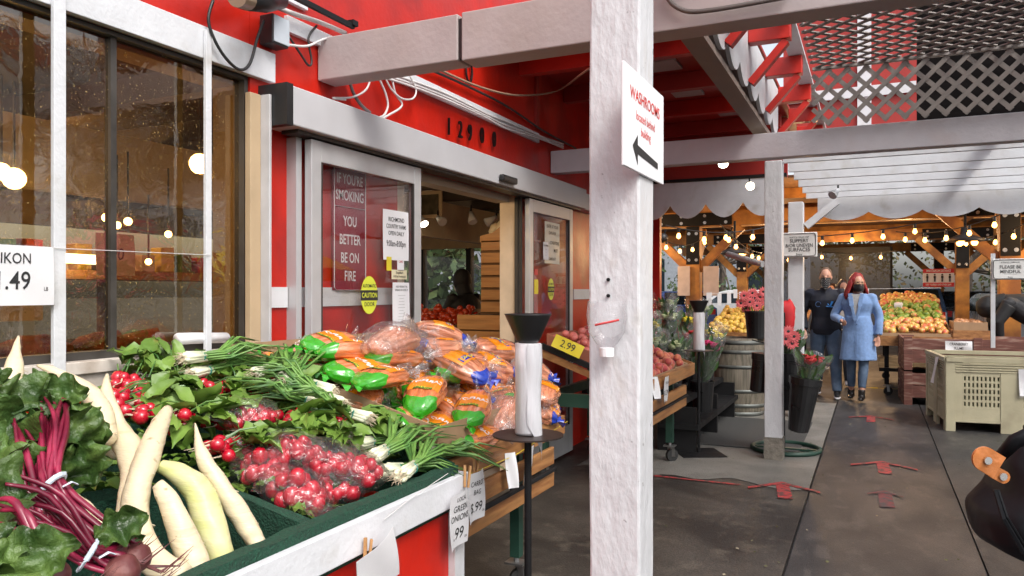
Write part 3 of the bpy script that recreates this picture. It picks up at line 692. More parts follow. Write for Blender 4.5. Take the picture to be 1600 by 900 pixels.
daikon([(247,757),(263,783),(280,824),(301,868),(313,892)], [18,30,38,42,38], (-1.56,-1.42), 'short thick daikon in front of the big central one')
daikon([(262,643),(246,675),(228,719),(213,785),(214,832),(240,875),(282,900)], [18,30,38,42,44,46,44], (-1.8,-1.42), 'largest daikon in the centre with a bent lower end')
daikon([(98,768),(128,794),(162,822)], [16,24,12], (-1.62,-1.52), 'short daikon piece lying under the beet stems')
daikon([(150,715),(168,700),(182,712)], [18,22,16], (-1.95,-1.9), 'daikon stub showing between the beet leaves and the forked daikon')
# ---- beets
BEET = mat('beet skin', (.12, .03, .03), .55, var=.3, sc=14, bump=.4, bsc=40, col2=(.18, .07, .06), dsc=10)
STEMC = mat('beet stem magenta', (.13, .004, .022), .35, var=.4, sc=12, col2=(.30, .02, .06), dsc=9, coat=.2)
def beet_bunch(roots, tie, fan, leaves, lbl, n=12, xr=-1.5):
    R0 = at(*roots[0][:2], X=roots[0][3]); o = thing('beet_bunch', lbl, 'beets', R0, 0, 'bunches of beets at the left end of the stand')
    for (px, py, r, x) in roots:
        P = at(px, py, X=x); rr = r * dep(P) / F; b = MB().ball(P, rr, 16, lump=.12, sc=(1, 1, .92))
        rt = b.build('beet', BEET, o, smooth=True); q = P + Vector((.6, .2, -.35)).normalized() * rr
        t = MB()
        for k in range(4): t.tube([P, q, q + Vector((.02 + .02 * rnd.random(), .05 * rnd.random(), -.01)), q + Vector((.03, .05 + .05 * rnd.random(), .02 * rnd.random()))], [.01, .004, .0016, .0004], 5)
        t.build('root_hair', BEET, rt)
    Tp = at(*tie[:2], X=tie[2]); sm = MB()
    for k in range(n):
        r = roots[k % len(roots)]; A = at(r[0], r[1], X=r[3]) + Vector((0, 0, .01)); t = k / (n - 1)
        j = Vector([rnd.uniform(-.016, .016) for _ in range(3)])
        E = at(fan[0][0] + (fan[1][0] - fan[0][0]) * t, fan[0][1] + (fan[1][1] - fan[0][1]) * t, X=fan[2] + rnd.uniform(-.05, .03))
        pp, rr = smooth_path([A + j, Tp + j, (Tp + E) / 2 + j * 1.8 + Vector((0, 0, .02)), E + j], [.0085, .0072, .0068, .004], 4)
        sm.tube(pp, rr, 7, flat=.75)
    sm.build('stems', STEMC, o, smooth=True)
    d = (at(*roots[0][:2], X=roots[0][3]) - Tp).normalized(); u = d.cross(Vector((0, 0, 1))).normalized(); w2 = d.cross(u)
    b = MB().tube([Tp + (u * cos(a) + w2 * sin(a)) * .029 for a in [2 * pi * k / 12 for k in range(13)]], .006, 5, flat=.4)
    b.tube([Tp + Vector((.03, 0, .0)), Tp + Vector((.04, .012, .008)), Tp + Vector((.036, .026, .0))], .005, 5, flat=.4); b.build('twist_tie', mat('pale blue tie', (.6, .7, .78), .5), o)
    lf = MB()
    for k, (px, py, x, tx, ty, sz, wd) in enumerate(leaves):
        P = at(px, py, X=x); Q = at(tx, ty, X=x + .02); leaf(lf, P, Q - P, (1, -.75, .8), sz, wd, .45, .34, 22, 14, seed=k * 1.3 + px)
    lf.build('leaves', BLEAF, o, smooth=True); return o
beet_bunch([(211,872,25,-1.33),(150,852,24,-1.42)], (83,758,-1.5), ((58,632),(110,625),-1.72),
 [(105,632,-1.7,132,745,.17,.13),(70,632,-1.72,10,612,.14,.10),(72,615,-1.72,118,612,.10,.08),(40,640,-1.68,0,700,.15,.12),(100,660,-1.66,150,690,.12,.11),(40,615,-1.78,70,598,.08,.07),(120,690,-1.62,140,745,.12,.1),(20,630,-1.75,-30,650,.13,.11),(20,615,-1.8,-20,600,.10,.08),(80,645,-1.72,120,720,.15,.12),(110,640,-1.72,150,672,.09,.08)],
 'beet bunch with upright magenta stems and a big leaf over the daikons', 14)
beet_bunch([(192,892,27,-1.28),(176,862,22,-1.34)], (138,868,-1.32), ((0,745),(10,800),-1.42),
 [(30,770,-1.42,-30,760,.16,.13),(150,845,-1.34,196,820,.11,.07),(165,835,-1.36,200,838,.08,.06)],
 'beet bunch lying frontmost, its tied stems running to the left edge', 13)
beet_bunch([(82,900,27,-1.22),(30,925,24,-1.2)], (50,868,-1.24), ((-10,790),(-10,850),-1.3),
 [(10,850,-1.25,-40,870,.12,.1),(0,900,-1.22,40,880,.12,.1),(20,880,-1.22,-10,910,.14,.1)],
 'beet bunch at the bottom left corner with thick dark pink stems', 12)
beet_bunch([(110,835,15,-1.5),(60,830,16,-1.5)], (60,790,-1.52), ((0,680),(30,650),-1.7),
 [(10,690,-1.66,-30,720,.16,.14),(20,665,-1.7,30,730,.16,.13),(5,720,-1.6,60,740,.13,.1)],
 'beet bunch hidden behind the others, its leaves filling the left edge', 9)
b = MB()
for k in range(130):
    x = rnd.uniform(-1.95, -1.4); y = rnd.uniform(.3, .98); leaf(b, (x, y, T(x) - .03 + rnd.uniform(-.04, .03)), (rnd.uniform(-1, 1), rnd.uniform(-1, 1), .2), (rnd.uniform(-.3, .3), rnd.uniform(-.3, .3), 1), .14, .1, .5, .25, 6, 5, seed=k)
for k in range(60):
    x = rnd.uniform(-2.5, -1.95); y = rnd.uniform(.5, 1.4); leaf(b, (x, y, T(x) + rnd.uniform(-.10, -.04)), (rnd.uniform(-1, 1), rnd.uniform(-1, 1), .2), (rnd.uniform(-.3, .3), rnd.uniform(-.3, .3), 1), .14, .1, .5, .25, 6, 5, seed=k)
tag(b.build('beet_greens', BLEAF, smooth=True), 'loose dark beet leaves filling the left end of the stand', 'greens', kind='stuff')
# ---- bagged radishes
BAGF = film('crinkled poly bag', (.98, .98, .98), .3, .13, 2.4, 15, milk=.015, base=.06)
def radish_bag(i):
    o = thing('radish_bag', 'x', 'bag of radishes', (0, 0, -50), 0, 'clear bags of red radishes'); b = MB()
    for k in range(22):
        a = rnd.uniform(0, 2 * pi); r = sqrt(rnd.random()); z = rnd.uniform(.015, .075)
        p = Vector((r * cos(a) * .085, r * sin(a) * .06, z * (1.1 - .5 * r))); b.ball(p, rnd.uniform(.02, .0255), 12, lump=.12)
    b.build('radishes', RRED, o, local=True, smooth=True)
    f = MB().ball((0, 0, .04), 1, 20, sc=(.118, .09, .056), lump=.22)
    f.grid(lambda u, v: (-.09 - .075 * u, (v - .5) * (.09 + .06 * u), .03 + .012 * sin(v * 19 + i) * (1 - .6 * u) + .015 * u), 5, 18)
    f.build('bag_film', BAGF, o, local=True, smooth=True); return o
bag0 = [radish_bag(i) for i in range(3)]
for i, (px, py, h, a, s_, lb) in enumerate([
 (388,668,.13,1.2,1.0,'zip top bag of radishes standing highest among the radish leaves'),
 (452,722,.10,.4,1.05,'bag of radishes against the leaves, behind the front row of bags'),
 (408,752,.04,2.6,1.1,'bag of radishes at the left, next to the slim daikon'),
 (505,735,.09,.1,1.05,'bag of radishes in the middle of the pile of bags'),
 (552,752,.07,-.5,1.1,'bag of radishes on the right, nearest the green onions'),
 (455,790,.03,2.9,1.15,'frontmost bag of radishes against the green turf rim'),
 (515,778,.03,.3,1.0,'bag of radishes at the front right with a few loose green bits')]):
    P = on(px, py, h - .03); e = orient(a, rnd.uniform(-.2, .2), 0)
    if i < 3: o = bag0[i]; o.location = P; o.rotation_euler = e; o['label'] = lb
    else: o = dup(bag0[i % 3], P, e, lb)
    o.scale = (s_ * .92, s_ * .92, s_ * 1.02)
# ---------------- carrot display ----------------
WOODC = mat('varnished slat wood', (.36, .17, .06), .5, var=.25, sc=7, bump=.25, stretch=(2, .5, 5), col2=(.24, .1, .035), dsc=5)
cr = thing('carrot_crate', 'slatted wooden crate on green legs piled with bagged carrots', 'crate', (-2.0, 3.05, 0))
def slat(a, c, name='slat', m=WOODC): MB().box(a, c).jit(.002, 5).build(name, m, cr, bevel=.003)
Y0, Y1, XF = 2.44, 3.66, -1.42
slat((XF - .022, Y0, .775), (XF, Y1, .868)); slat((XF - .04, Y0, .64), (XF - .02, Y1 - .1, .725)); slat((XF - .04, Y0, .53), (XF - .02, Y1 - .1, .6))
slat((XF - .018, Y0, .61), (XF - .0, Y1 - .12, .63), 'metal_strip', STEEL)
b = MB().add([(XF - .03, Y1 - .02, .775), (-2.5, Y1 - .02, 1.0), (-2.5, Y1 - .02, 1.15), (XF - .03, Y1 - .02, .868), (XF - .03, Y1, .775), (-2.5, Y1, 1.0), (-2.5, Y1, 1.15), (XF - .03, Y1, .868)], [(0, 1, 2, 3), (7, 6, 5, 4), (0, 4, 5, 1), (3, 2, 6, 7), (0, 3, 7, 4)]); b.build('side_slat', WOODC, cr)
b = MB().add([(XF - .02, Y0, .77), (XF - .02, Y1, .77), (-2.52, Y1, 1.03), (-2.52, Y0, 1.03)], [(0, 1, 2, 3)]); b.build('crate_bed', WOODC, cr)
for x in (-1.62, -2.4):
    for y in (2.6, 3.5):
        MB().box((x - .025, y - .025, .17), (x + .025, y + .025, .9)).build('leg', GREENP, cr)
MB().box((-1.64, 2.55, .68), (-1.6, 3.6, .74)).box((-2.42, 2.55, .68), (-2.38, 3.6, .74)).build('rail', GREENP, cr)
def caster(x, y, par, rz=0, r=.055):
    c = MB(); u = Vector((cos(rz), sin(rz), 0)); n_ = Vector((-sin(rz), cos(rz), 0)); C = Vector((x, y, r)) + u * .02
    c.tube([C - n_ * .016, C + n_ * .016], r, 20); W_ = c.build('wheel', GUM, par)
    f = MB(); f.bar(C - n_ * .024 + Vector((0, 0, -.01)), C - n_ * .024 + Vector((-.01, 0, .085)), .004, .035); f.bar(C + n_ * .024 + Vector((0, 0, -.01)), C + n_ * .024 + Vector((-.01, 0, .085)), .004, .035)
    f.box((x - .05, y - .04, .135), (x + .05, y + .04, .145)); f.tube([(x, y, .145), (x, y, .19)], .014, 8); f.build('caster_fork', mat('galvanised steel', (.3, .3, .3), .4, .9), par)
for x in (-1.62, -2.4):
    for y in (2.6, 3.5): caster(x, y, cr, .6)
# cardboard boxes under the bags
for (x0, x1, y0, y1, lb) in ((-1.98, -1.47, 2.47, 3.02, 'cardboard box in front, under the green tipped carrot bags'), (-1.98, -1.47, 3.06, 3.6, 'cardboard box at the far front corner of the carrot crate'), (-2.5, -2.02, 2.47, 3.02, 'cardboard box by the wall under the carrot bags'), (-2.5, -2.02, 3.06, 3.6, 'cardboard box by the door under the blue tipped carrot bags')):
    zf, zb = T(x1) + .03, T(x0) + .03; o = thing('cardboard_box', lb, 'box', ((x0 + x1) / 2, (y0 + y1) / 2, zf))
    def wall(p, q, h=.12, t=Vector((.004, .004, 0))):
        p, q = Vector(p), Vector(q); b = MB().add([p, q, q + Vector((0, 0, h)), p + Vector((0, 0, h)), p + t, q + t, q + t + Vector((0, 0, h)), p + t + Vector((0, 0, h))], [(0, 1, 2, 3), (7, 6, 5, 4), (3, 2, 6, 7)]); b.jit(.004, 6)
        b.build('box_side', CARD, o)
    for p, q in (((x1, y0, zf), (x1, y1, zf)), ((x0, y0, zb), (x0, y1, zb)), ((x1, y0, zf), (x0, y0, zb)), ((x1, y1, zf), (x0, y1, zb))): wall(p, q)
    MB().add([(x0, y0, zb), (x1, y0, zf), (x1, y1, zf), (x0, y1, zb)], [(0, 1, 2, 3)]).build('box_bottom', CARD, o)
def bagmat(name, c):
    m = mat(name, c, .26, var=.4, sc=6, bump=.8, bsc=9, coat=.7, spec=.7, stretch=(.8, 7, 7), col2=(.68, .36, .24), c2lo=.5, c2hi=.72, dsc=4); return m
CARR = bagmat('bagged carrots', (.60, .17, .05)); CARP = bagmat('bagged carrots pinkish', (.56, .2, .10))
GCAP = mat('green printed film', (.04, .36, .015), .22, var=.15, sc=8, bump=.9, bsc=22, coat=.8)
BCAP = mat('blue printed film', (.015, .05, .42), .22, var=.15, sc=8, bump=.9, bsc=22, coat=.8)
OLAB = mat('orange printed film', (.85, .27, .01), .25, var=.1, sc=8, bump=.6, bsc=22, coat=.7)
GLAB = mat('dark green print', (.01, .15, .03), .4)
PRINT = mat('brown print', (.12, .03, .01), .5)
CLFILM = film('carrot bag film', (.98, .97, .96), .35, .12, 2.0, 22, milk=.04, base=.1)
def carrot_bag(kind, i):
    o = thing('carrot_bag', 'x', 'bag of carrots', (0, 0, -50), 0, 'bags of carrots heaped in the crate')
    Lg, Wd, Th = .33, .088, .043; sd = i * 9.1
    def P(u, a, off=0):
        k = max(0.0, sin(pi * min(1, max(0, u)))) ** .38
        rib = 1 + .13 * abs(sin(a * 5 + .6 * sin(u * 5 + sd))) + .05 * noise.noise(Vector((u * 5, a, sd)))
        flare = .0
        c_ = cos(a); s_ = sin(a)
        return Vector(((u - .5) * Lg, (abs(c_) ** .8 * (1 if c_ > 0 else -1)) * Wd * k * rib, .045 + (abs(s_) ** .8 * (1 if s_ > 0 else -1)) * Th * k * rib + .01 * sin(u * 4 + sd) )) * 1.0 + Vector((0, 0, 0))
    def PP(u, a, off=0):
        p = P(u, a); 
        if off: q = Vector(((u - .5) * Lg, 0, .045)); p = p + (p - q).normalized() * off
        return p
    cap = .24 if kind == 'g' else (.17 if kind == 'b' else -1)
    b = MB().grid(lambda u, v: PP(u, 2 * pi * v), 30, 36, mi=0); b.build('bag', CARR if kind == 'g' else CARP, o, local=True, smooth=True)
    if cap > 0:
        c_ = MB().grid(lambda u, v: PP(u * (cap + .04 * sin(6 * pi * v)), 2 * pi * v, .0022), 8, 32)
        # crumpled closed end
        c_.grid(lambda u, v: (-Lg / 2 - .035 * u, (v - .5) * (.09 + .05 * u), .04 + .012 * sin(v * 15 + sd) * (.4 + u)), 4, 14)
        c_.build('printed_end', GCAP if kind == 'g' else BCAP, o, local=True, smooth=True)
        l = MB().grid(lambda u, v: PP(.36 + .36 * u + .012 * sin(v * 30), pi / 2 + (v - .5) * 1.9, .0026), 9, 12)
        lab = l.build('label', OLAB, o, local=True, smooth=True)
        if kind == 'g':
            MB().text('CARROTS', 0, (1, 0, 0), (0, 1, 0), .034, bold=.02, fn=lambda x, y: PP(.56 + (y) / Lg, pi / 2 - x / .085, .004)).build('lettering', PAPER, lab, local=True)
            MB().grid(lambda u, v: PP(.355 + .055 * u, pi / 2 + (v - .5) * .9, .0034), 2, 6).build('green_band', GLAB, lab, local=True)
            MB().text("NANCY'S", 0, (1, 0, 0), (0, 1, 0), .017, bold=.02, fn=lambda x, y: PP(.38 + y / Lg, pi / 2 - x / .085, .0046)).build('lettering', YEL, lab, local=True)
        else:
            MB().grid(lambda u, v: PP(.40 + .10 * u, pi / 2 + (v - .5) * 1.2, .0034), 2, 6).build('blue_band', BCAP, lab, local=True)
            MB().text('NANCY', 0, (1, 0, 0), (0, 1, 0), .026, bold=.02, fn=lambda x, y: PP(.45 + y / Lg, pi / 2 - x / .085, .0046)).build('lettering', YEL, lab, local=True)
        MB().text('CELLO CARROTS', 0, (1, 0, 0), (0, 1, 0), .017, bold=.01, fn=lambda x, y: PP(.60 + x / Lg * 1.2, pi * .5 + 1.05 + y / .075 , .004)).build('lettering', PRINT, o, local=True)
        MB().text('CELLO CARROTS', 0, (1, 0, 0), (0, 1, 0), .017, bold=.01, fn=lambda x, y: PP(.60 - x / Lg * 1.2, pi * .5 - 1.05 - y / .075, .004)).build('lettering', PRINT, o, local=True)
    f = MB().grid(lambda u, v: (Lg / 2 - .03 + .09 * u, (v - .5) * (.06 + .13 * u), .045 + (.02 + .02 * u) * sin(v * 17 + sd) * (.3 + u)), 6, 26)
    if kind == 'c': f = MB().ball((0, 0, .05), 1, 26, sc=(.2, .12, .075), lump=.35); f.grid(lambda u, v: (.14 + .1 * u, (v - .5) * (.1 + .13 * u), .07 + .03 * sin(v * 17 + sd) * (.3 + u)), 6, 26)
    f.build('loose_film', CLFILM, o, local=True, smooth=True); return o
cb = {('g', 0): carrot_bag('g', 0), ('g', 1): carrot_bag('g', 1), ('b', 0): carrot_bag('b', 2), ('b', 1): carrot_bag('b', 3), ('c', 0): carrot_bag('c', 4)}
used = set()
def wrapd(P, Q, roll):
    d = (Q - P).normalized(); up = Vector((.26, 0, 1)); y = up.cross(d).normalized(); z = d.cross(y)
    return (Matrix((d, y, z)).transposed() @ Matrix.Rotation(roll, 3, 'X')).to_euler()
bags = [ # kind, capped end px, other end px, height, roll, label
 ('g',0,(640,682),(690,590),(.07,.22),-.35,'carrot bag in front with a wide bright green end and orange label facing the lane'),
 ('g',1,(716,700),(758,612),(.05,.18),-.35,'carrot bag in front on the right of the widest green end, label turned up'),
 ('g',0,(556,620),(632,596),.17,-.3,'carrot bag lying flat across the heap, green end towards the onions'),
 ('g',1,(520,598),(592,590),.16,-.2,'carrot bag with green end left, second row from the window side'),
 ('g',0,(505,570),(578,566),.20,-.2,'carrot bag with green end left, printed brown along its side'),
 ('g',1,(474,560),(545,545),.20,-.1,'carrot bag nearest the red wall by the onion tips'),
 ('g',0,(575,580),(650,572),.20,-.3,'carrot bag behind the flat one, orange label uppermost'),
 ('c',0,(570,560),(650,545),.26,0,'large loose clear bag of carrots puffed up before the glass door'),
 ('b',0,(716,545),(655,528),.24,.1,'carrot bag with a blue end at the back, against the open doorway'),
 ('b',1,(640,560),(722,556),.22,-.3,'carrot bag with blue tip on the left and orange print'),
 ('b',0,(742,600),(690,575),.20,-.2,'carrot bag whose shiny blue end sits at the centre of the heap'),
 ('b',1,(800,560),(735,555),.20,-.2,'carrot bag with blue end beside the black funnel'),
 ('b',0,(790,590),(730,580),.16,-.3,'carrot bag with blue band below the funnel'),
 ('b',1,(750,610),(800,590),.12,-.4,'carrot bag with blue end left of the plastic bag roll'),
 ('g',1,(690,600),(752,588),.17,-.3,'carrot bag lying under clear film in the centre, green end left'),
 ('g',0,(790,668),(782,606),.08,-.5,'carrot bag behind the plastic bag roll'),
 ('b',0,(845,610),(838,650),.10,-.3,'carrot bag with blue end right of the plastic bag roll'),
 ('b',1,(862,640),(812,660),.03,-.2,'carrot bag at the far front corner of the crate'),
 ('g',1,(565,640),(520,604),.03,0,'carrot bag at the bottom beside the cardboard edge'),
 ('g',0,(610,650),(560,612),.02,.2,'carrot bag mostly hidden behind the front green onions'),
 ('g',1,(700,706),(770,690),.00,-.1,'carrot bag low against the wooden slat'),
 ('b',1,(820,690),(790,655),-.01,-.1,'carrot bag low in the crate behind the black plate'),
 ('g',0,(740,640),(780,600),.04,0,'carrot bag in the lower layer right of the labels'),
 ('g',1,(560,590),(500,575),.08,0,'carrot bag under the second row, carrots showing left'),
 ('b',0,(850,600),(790,585),.08,0,'carrot bag against the back right of the heap'),
 ('b',1,(690,560),(760,572),.12,0,'carrot bag in the lower layer at the back'),
 ('g',0,(600,610),(680,620),.06,0,'carrot bag in the middle lower layer'),
 ('g',1,(640,660),(730,640),.02,0,'carrot bag lower layer under the two front ones'),
 ('b',0,(610,548),(680,548),.14,0,'carrot bag lower layer before the glass door'),
]
for kd, ix, p0, p1, h, roll, lb in bags:
    sc_ = rnd.uniform(.86, 1.0)
    P, Q = on(*p0, h if not isinstance(h, tuple) else h[0]), on(*p1, h + .02 if not isinstance(h, tuple) else h[1]); key = (kd, ix); C = (P + Q) / 2; e = wrapd(P, Q, roll + rnd.uniform(-.3, .3))
    if key not in used: used.add(key); o = cb[key]; o.location = C; o.rotation_euler = e; o['label'] = lb
    else: o = dup(cb[key], C, e, lb)
    o.scale = (sc_, sc_ * rnd.uniform(.9, 1.05), sc_ * rnd.uniform(.95, 1.25))
for kd, ix, p0, p1, h, roll, lb in (('g',1,(655,715),(700,660),(.0,.06),.1,'carrot bag tucked under the front pair, beside the onions'),('c',0,(770,690),(800,640),(.03,.08),0,'clear bag of loose carrots at the front slat before the bag roll'),('g',0,(600,640),(560,600),.07,.2,'carrot bag showing behind the cardboard edge'),('b',0,(845,660),(800,640),(.02,.06),0,'carrot bag at the front right rim behind the bag roll'),('g',1,(660,640),(610,600),.09,.1,'carrot bag between the flat one and the front pair'),('b',1,(760,650),(720,620),.08,.1,'carrot bag between the front pair and the bag roll')):
    P, Q = (on(*p0, h[0]), on(*p1, h[1])) if isinstance(h, tuple) else (on(*p0, h), on(*p1, h)); dup(cb[(kd, ix)], (P + Q) / 2, wrapd(P, Q, roll), lb)
grid_l = ['by the red wall', 'near the left door', 'at the back of the crate', 'near the doorway', 'by the far side slat']
for r_ in range(4):
    for c_ in range(5):
        x, y = -2.35 + r_ * .23, 2.58 + c_ * .24; a = rnd.uniform(-.9, .9) + (pi / 2 if (r_ + c_) % 2 else 0)
        dup(cb[(('g', 'b')[int(c_ + rnd.random() > 2.2)], (r_ + c_) % 2)], (x, y, T(x) + .045 + .05 * rnd.random()), orient(a, rnd.uniform(-.6, .6), rnd.uniform(-.2, .2)), 'lower layer carrot bag, ' + ('wall side', 'second', 'third', 'lane side')[r_] + ' row, ' + grid_l[c_], scale=.88)
# ---------------- price cards ----------------
def card(name, lb, C, xd, zd, w_, h, lines, cat='price card', group=None, m=PAPER, sleeve=True, ink=INK, bend=.01, pin=None, thick=.0012, frame=None):
    """lines: (text, y, size[, material])"""
    C = Vector(C); xd = Vector(xd).normalized(); zd = Vector(zd); zd = (zd - xd * zd.dot(xd)).normalized(); nd = xd.cross(zd)
    o = thing(name, lb, cat, C, 0, group)
    f = lambda x, y, off=0: C + xd * x + zd * y + nd * (off + bend * sin(x / w_ * 4 + y / h * 2.5))
    g1 = MB().grid(lambda u, v: f((u - .5) * w_, (v - .5) * h), 8, 8); g1.grid(lambda u, v: f((.5 - u) * w_, (v - .5) * h, -thick), 8, 8); g1.build('sheet', m, o, smooth=True)
    byc = {}
    for ln in lines:
        mm = ln[3] if len(ln) > 3 else ink; x0 = ln[4] if len(ln) > 4 else 0
        byc.setdefault(mm.name, (mm, MB()))[1].text(ln[0], 0, (1, 0, 0), (0, 1, 0), ln[2], bold=.006, sx=ln[5] if len(ln) > 5 else .82, fn=lambda x, y, a=ln[1], x0=x0: f(x + x0, y + a, .0015))
    for mm, b_ in byc.values(): b_.build('lettering', mm, o)
    if sleeve: MB().grid(lambda u, v: f((u - .5) * w_ * 1.08, (v - .5) * h * 1.1 - h * .03, .004), 8, 8).build('clear_sleeve', CLEAR, o, smooth=True)
    if frame: MB().tube([f(a * w_ * .46, c_ * h * .45, .002) for a, c_ in ((-1, -1), (1, -1), (1, 1), (-1, 1), (-1, -1))], frame, 4).build('border_line', ink, o)
    if pin:
        q = f(0, h * .5) if pin is True else Vector(pin)
        b_ = MB().bar(q + nd * .008 + Vector((0, 0, -.03)), q + nd * .014 + xd * .006 + Vector((0, 0, .045)), .009, .007); b_.bar(q - nd * .004 + Vector((0, 0, -.03)), q - nd * .006 + xd * .006 + Vector((0, 0, .045)), .009, .007)
        b_.build('clothespin', PALE, o)
    return o
YD = (0, 1, 0); ZD = (0, 0, 1)
P = at(10, 430, X=WX + .06); card('price_card', 'white price card reading daikon 1.49 hanging before the left window', P, YD, ZD, .32, .2, [('DAIKON', .055, .05), ('$1.49', -.02, .085), ('LB', -.045, .018, INK, .13)], group='price cards of the shop', bend=.004)
tag(MB().tube([(WX + .057, .3, 1.655), (WX + .056, 1.2, 1.645), (WX + .057, 2.43, 1.655)], .0015, 4).build('wire', CABLEW), 'thin wire strung across the window holding the daikon card', 'wire')
P = at(718, 812, X=-1.275); card('price_card', 'price card for local green onions .99 pegged at the corner of the white board', P, (-.12, 1, .05), (.06, -.15, 1), .125, .19, [('LOCAL', .075, .022), ('GREEN', .042, .032), ('ONIONS', .008, .032), ('.99', -.05, .06), ('EA', -.07, .014, INK, .045)], group='price cards of the shop', pin=at(728, 748, X=-1.29))
P = at(745, 775, X=-1.385); card('price_card', 'price card for carrot bag .99 pegged to the first wooden slat', P, (-.1, 1, .0), (.0, .03, 1), .13, .19, [('CARROT', .05, .028), ('BAG', .015, .028), ('$.99', -.045, .055), ('EA', -.065, .014, INK, .05)], group='price cards of the shop', pin=at(742, 728, X=-1.39))
P = at(826, 725, X=-1.385); card('price_card', 'blank backed price card hanging on the slats behind the black pole', P, (-.3, 1, 0), (.12, .1, 1), .13, .17, [('$1.29', -.02, .04)], group='price cards of the shop')
P = at(800, 735, X=-1.39); card('price_card', 'folded price card hanging just left of the black pole', P, (.5, 1, 0), (-.1, .1, 1), .05, .15, [], group='price cards of the shop', sleeve=False)
P = at(592, 888, X=-1.25); card('price_card', 'plain white card in a clear sleeve tilted on the front board, bottom of the view', P, (0, 1, .32), (.12, -.32, 1), .17, .16, [], group='price cards of the shop', pin=at(572, 868, X=-1.28))
# string along the boards
tag(MB().tube([at(600, 812, X=-1.292), at(640, 780, X=-1.29), at(700, 735, X=-1.292) + Vector((0, 0, -.01))], .0012, 4).build('string', CABLEW), 'thin white string along the front board of the stand', 'string')
tag(MB().tube([(-1.405, 2.45, .8), (-1.4, 3.0, .79), (-1.40, 3.64, .84)], .0016, 4).build('string', YEL), 'yellow string along the slats of the carrot crate', 'string')
# ---------------- bag roll stands ----------------
def bag_stand(P, lb, hs=.95):
    o = thing('bag_roll_stand', lb, 'bag stand', P, 0, 'plastic bag roll stands'); x, y, z = P
    MB().tube([(x, y, 0.01), (x, y, hs)], .014, 12).build('pole', STEEL, o)
    MB().box((x - .2, y - .2, 0.004), (x + .2, y + .2, .012)).moved(Matrix.Translation((x, y, 0)) @ Matrix.Rotation(.5, 4, 'Z') @ Matrix.Translation((-x, -y, 0))).build('base_plate', STEEL, o)
    MB().lathe((x, y, hs), [(.135, 0), (.135, .006)], 28).build('round_plate', mat('rusty dark plate', (.05, .035, .03), .45, .4, var=.4, sc=10), o)
    r = MB().lathe((x, y, hs + .008), [(.046, 0), (.049, .01), (.0485, .15), (.05, .25), (.049, .345), (.03, .346)], 24).jit(.002, 12)
    r.grid(lambda u, v: (x + (.052 + .004 * sin(v * 9)) * cos(-1.2 + 1.8 * u), y + (.052 + .004 * sin(v * 9 + u * 3)) * sin(-1.2 + 1.8 * u), hs + .05 + .3 * v - .15 * u * (1 - v)), 10, 8)
    r.build('bag_roll', mat('milky bag film', (.72, .72, .75), .3, var=.05, sc=30, bump=.5, bsc=30, coat=.3, stretch=(1, 1, .1)), o, smooth=True)
    MB().lathe((x, y, hs + .354), [(.035, 0), (.045, .01), (.088, .105), (.091, .11), (.08, .106), (.02, .03)], 28).build('funnel', BLACK, o, smooth=True)
    return o
P = at(825, 681, Z=.95); bag_stand((P.x, P.y, 0), 'tall black stand with a roll of plastic bags beside the carrot bags')
P = at(1092, 548, Z=.95); s2 = bag_stand((P.x, P.y, 0), 'smaller looking black stand with a bag roll before the flowers')
# ---------------- signs and papers on the doors ----------------
CAUT = mat('yellow green sticker', (.62, .68, .05), .4, var=.05)
DRS = mat('deep red sign', (.22, .012, .03), .35, var=.05)
def wcard(name, lb, px, py, w_, h, lines, X, **k): return card(name, lb, at(px, py, X=X), YD, ZD, w_, h, lines, **k)
# red sign on the wall behind the left door
P = at(546, 350, X=WX + .015) - Vector((0, 0, .02)); o = thing('smoking_sign', 'dark red no smoking sign on the wall behind the left door glass', 'sign', P)
b = MB().box(P + Vector((0, -.15, -.345)), P + Vector((.004, .15, .345))); b.build('sign_plate', DRS, o, bevel=.004)
Pt = [P + Vector((.006, a, c_)) for a, c_ in ((-.14, -.33), (-.14, .33), (-.12, .345), (.12, .345), (.14, .33), (.14, -.33), (.12, -.345), (-.12, -.345), (-.14, -.33))]
MB().tube(Pt, .004, 4, flat=.4).tube([P + Vector((.006, -.135, .11)), P + Vector((.006, .135, .11))], .004, 4, flat=.4).build('border_line', WHITE, o)
t = MB()
for s_, z in (("IF YOU'RE", .26), ('SMOKING', .17), ('YOU', .03), ('BETTER', -.07), ('BE ON', -.17), ('FIRE', -.27)): t.text(s_, P + Vector((.004, 0, z)), YD, ZD, .078, bold=.012, sx=.72 if len(s_) < 9 else .68)
t.build('lettering', WHITE, o)
DX = WX + .102
wcard('hours_notice', 'white paper with opening hours 9:00am to 8:00pm taped inside the left sliding door', 619, 368, .26, .29, [('RICHMOND', .09, .036), ('COUNTRY FARMS', .05, .034, INK, 0, .72), ('OPEN DAILY', .01, .034), ('9:00am-8:00pm', -.05, .05, INK, 0, .62)], DX, cat='notice', sleeve=False, bend=.003)
for px, py, w_, h, ln, m_, lb in ((608, 412, .05, .08, [('?', 0, .03)], YEL, 'small yellow sticker under the opening hours'), (626, 413, .07, .075, [('CARD', .015, .02, REDINK)], PAPER, 'small card payment sticker beside the yellow one')):
    wcard('sticker', lb, px, py, w_, h, ln if m_ is not YEL else [], DX, cat='sticker', sleeve=False, bend=.0, m=m_)
wcard('shoplifter_notice', 'cream label saying shoplifters will be prosecuted on the left door', 624, 429, .16, .055, [('Shoplifters', .011, .022), ('Will Be Prosecuted', -.012, .02)], DX, cat='notice', sleeve=False, bend=0, m=mat('cream label', (.72, .66, .45), .5))
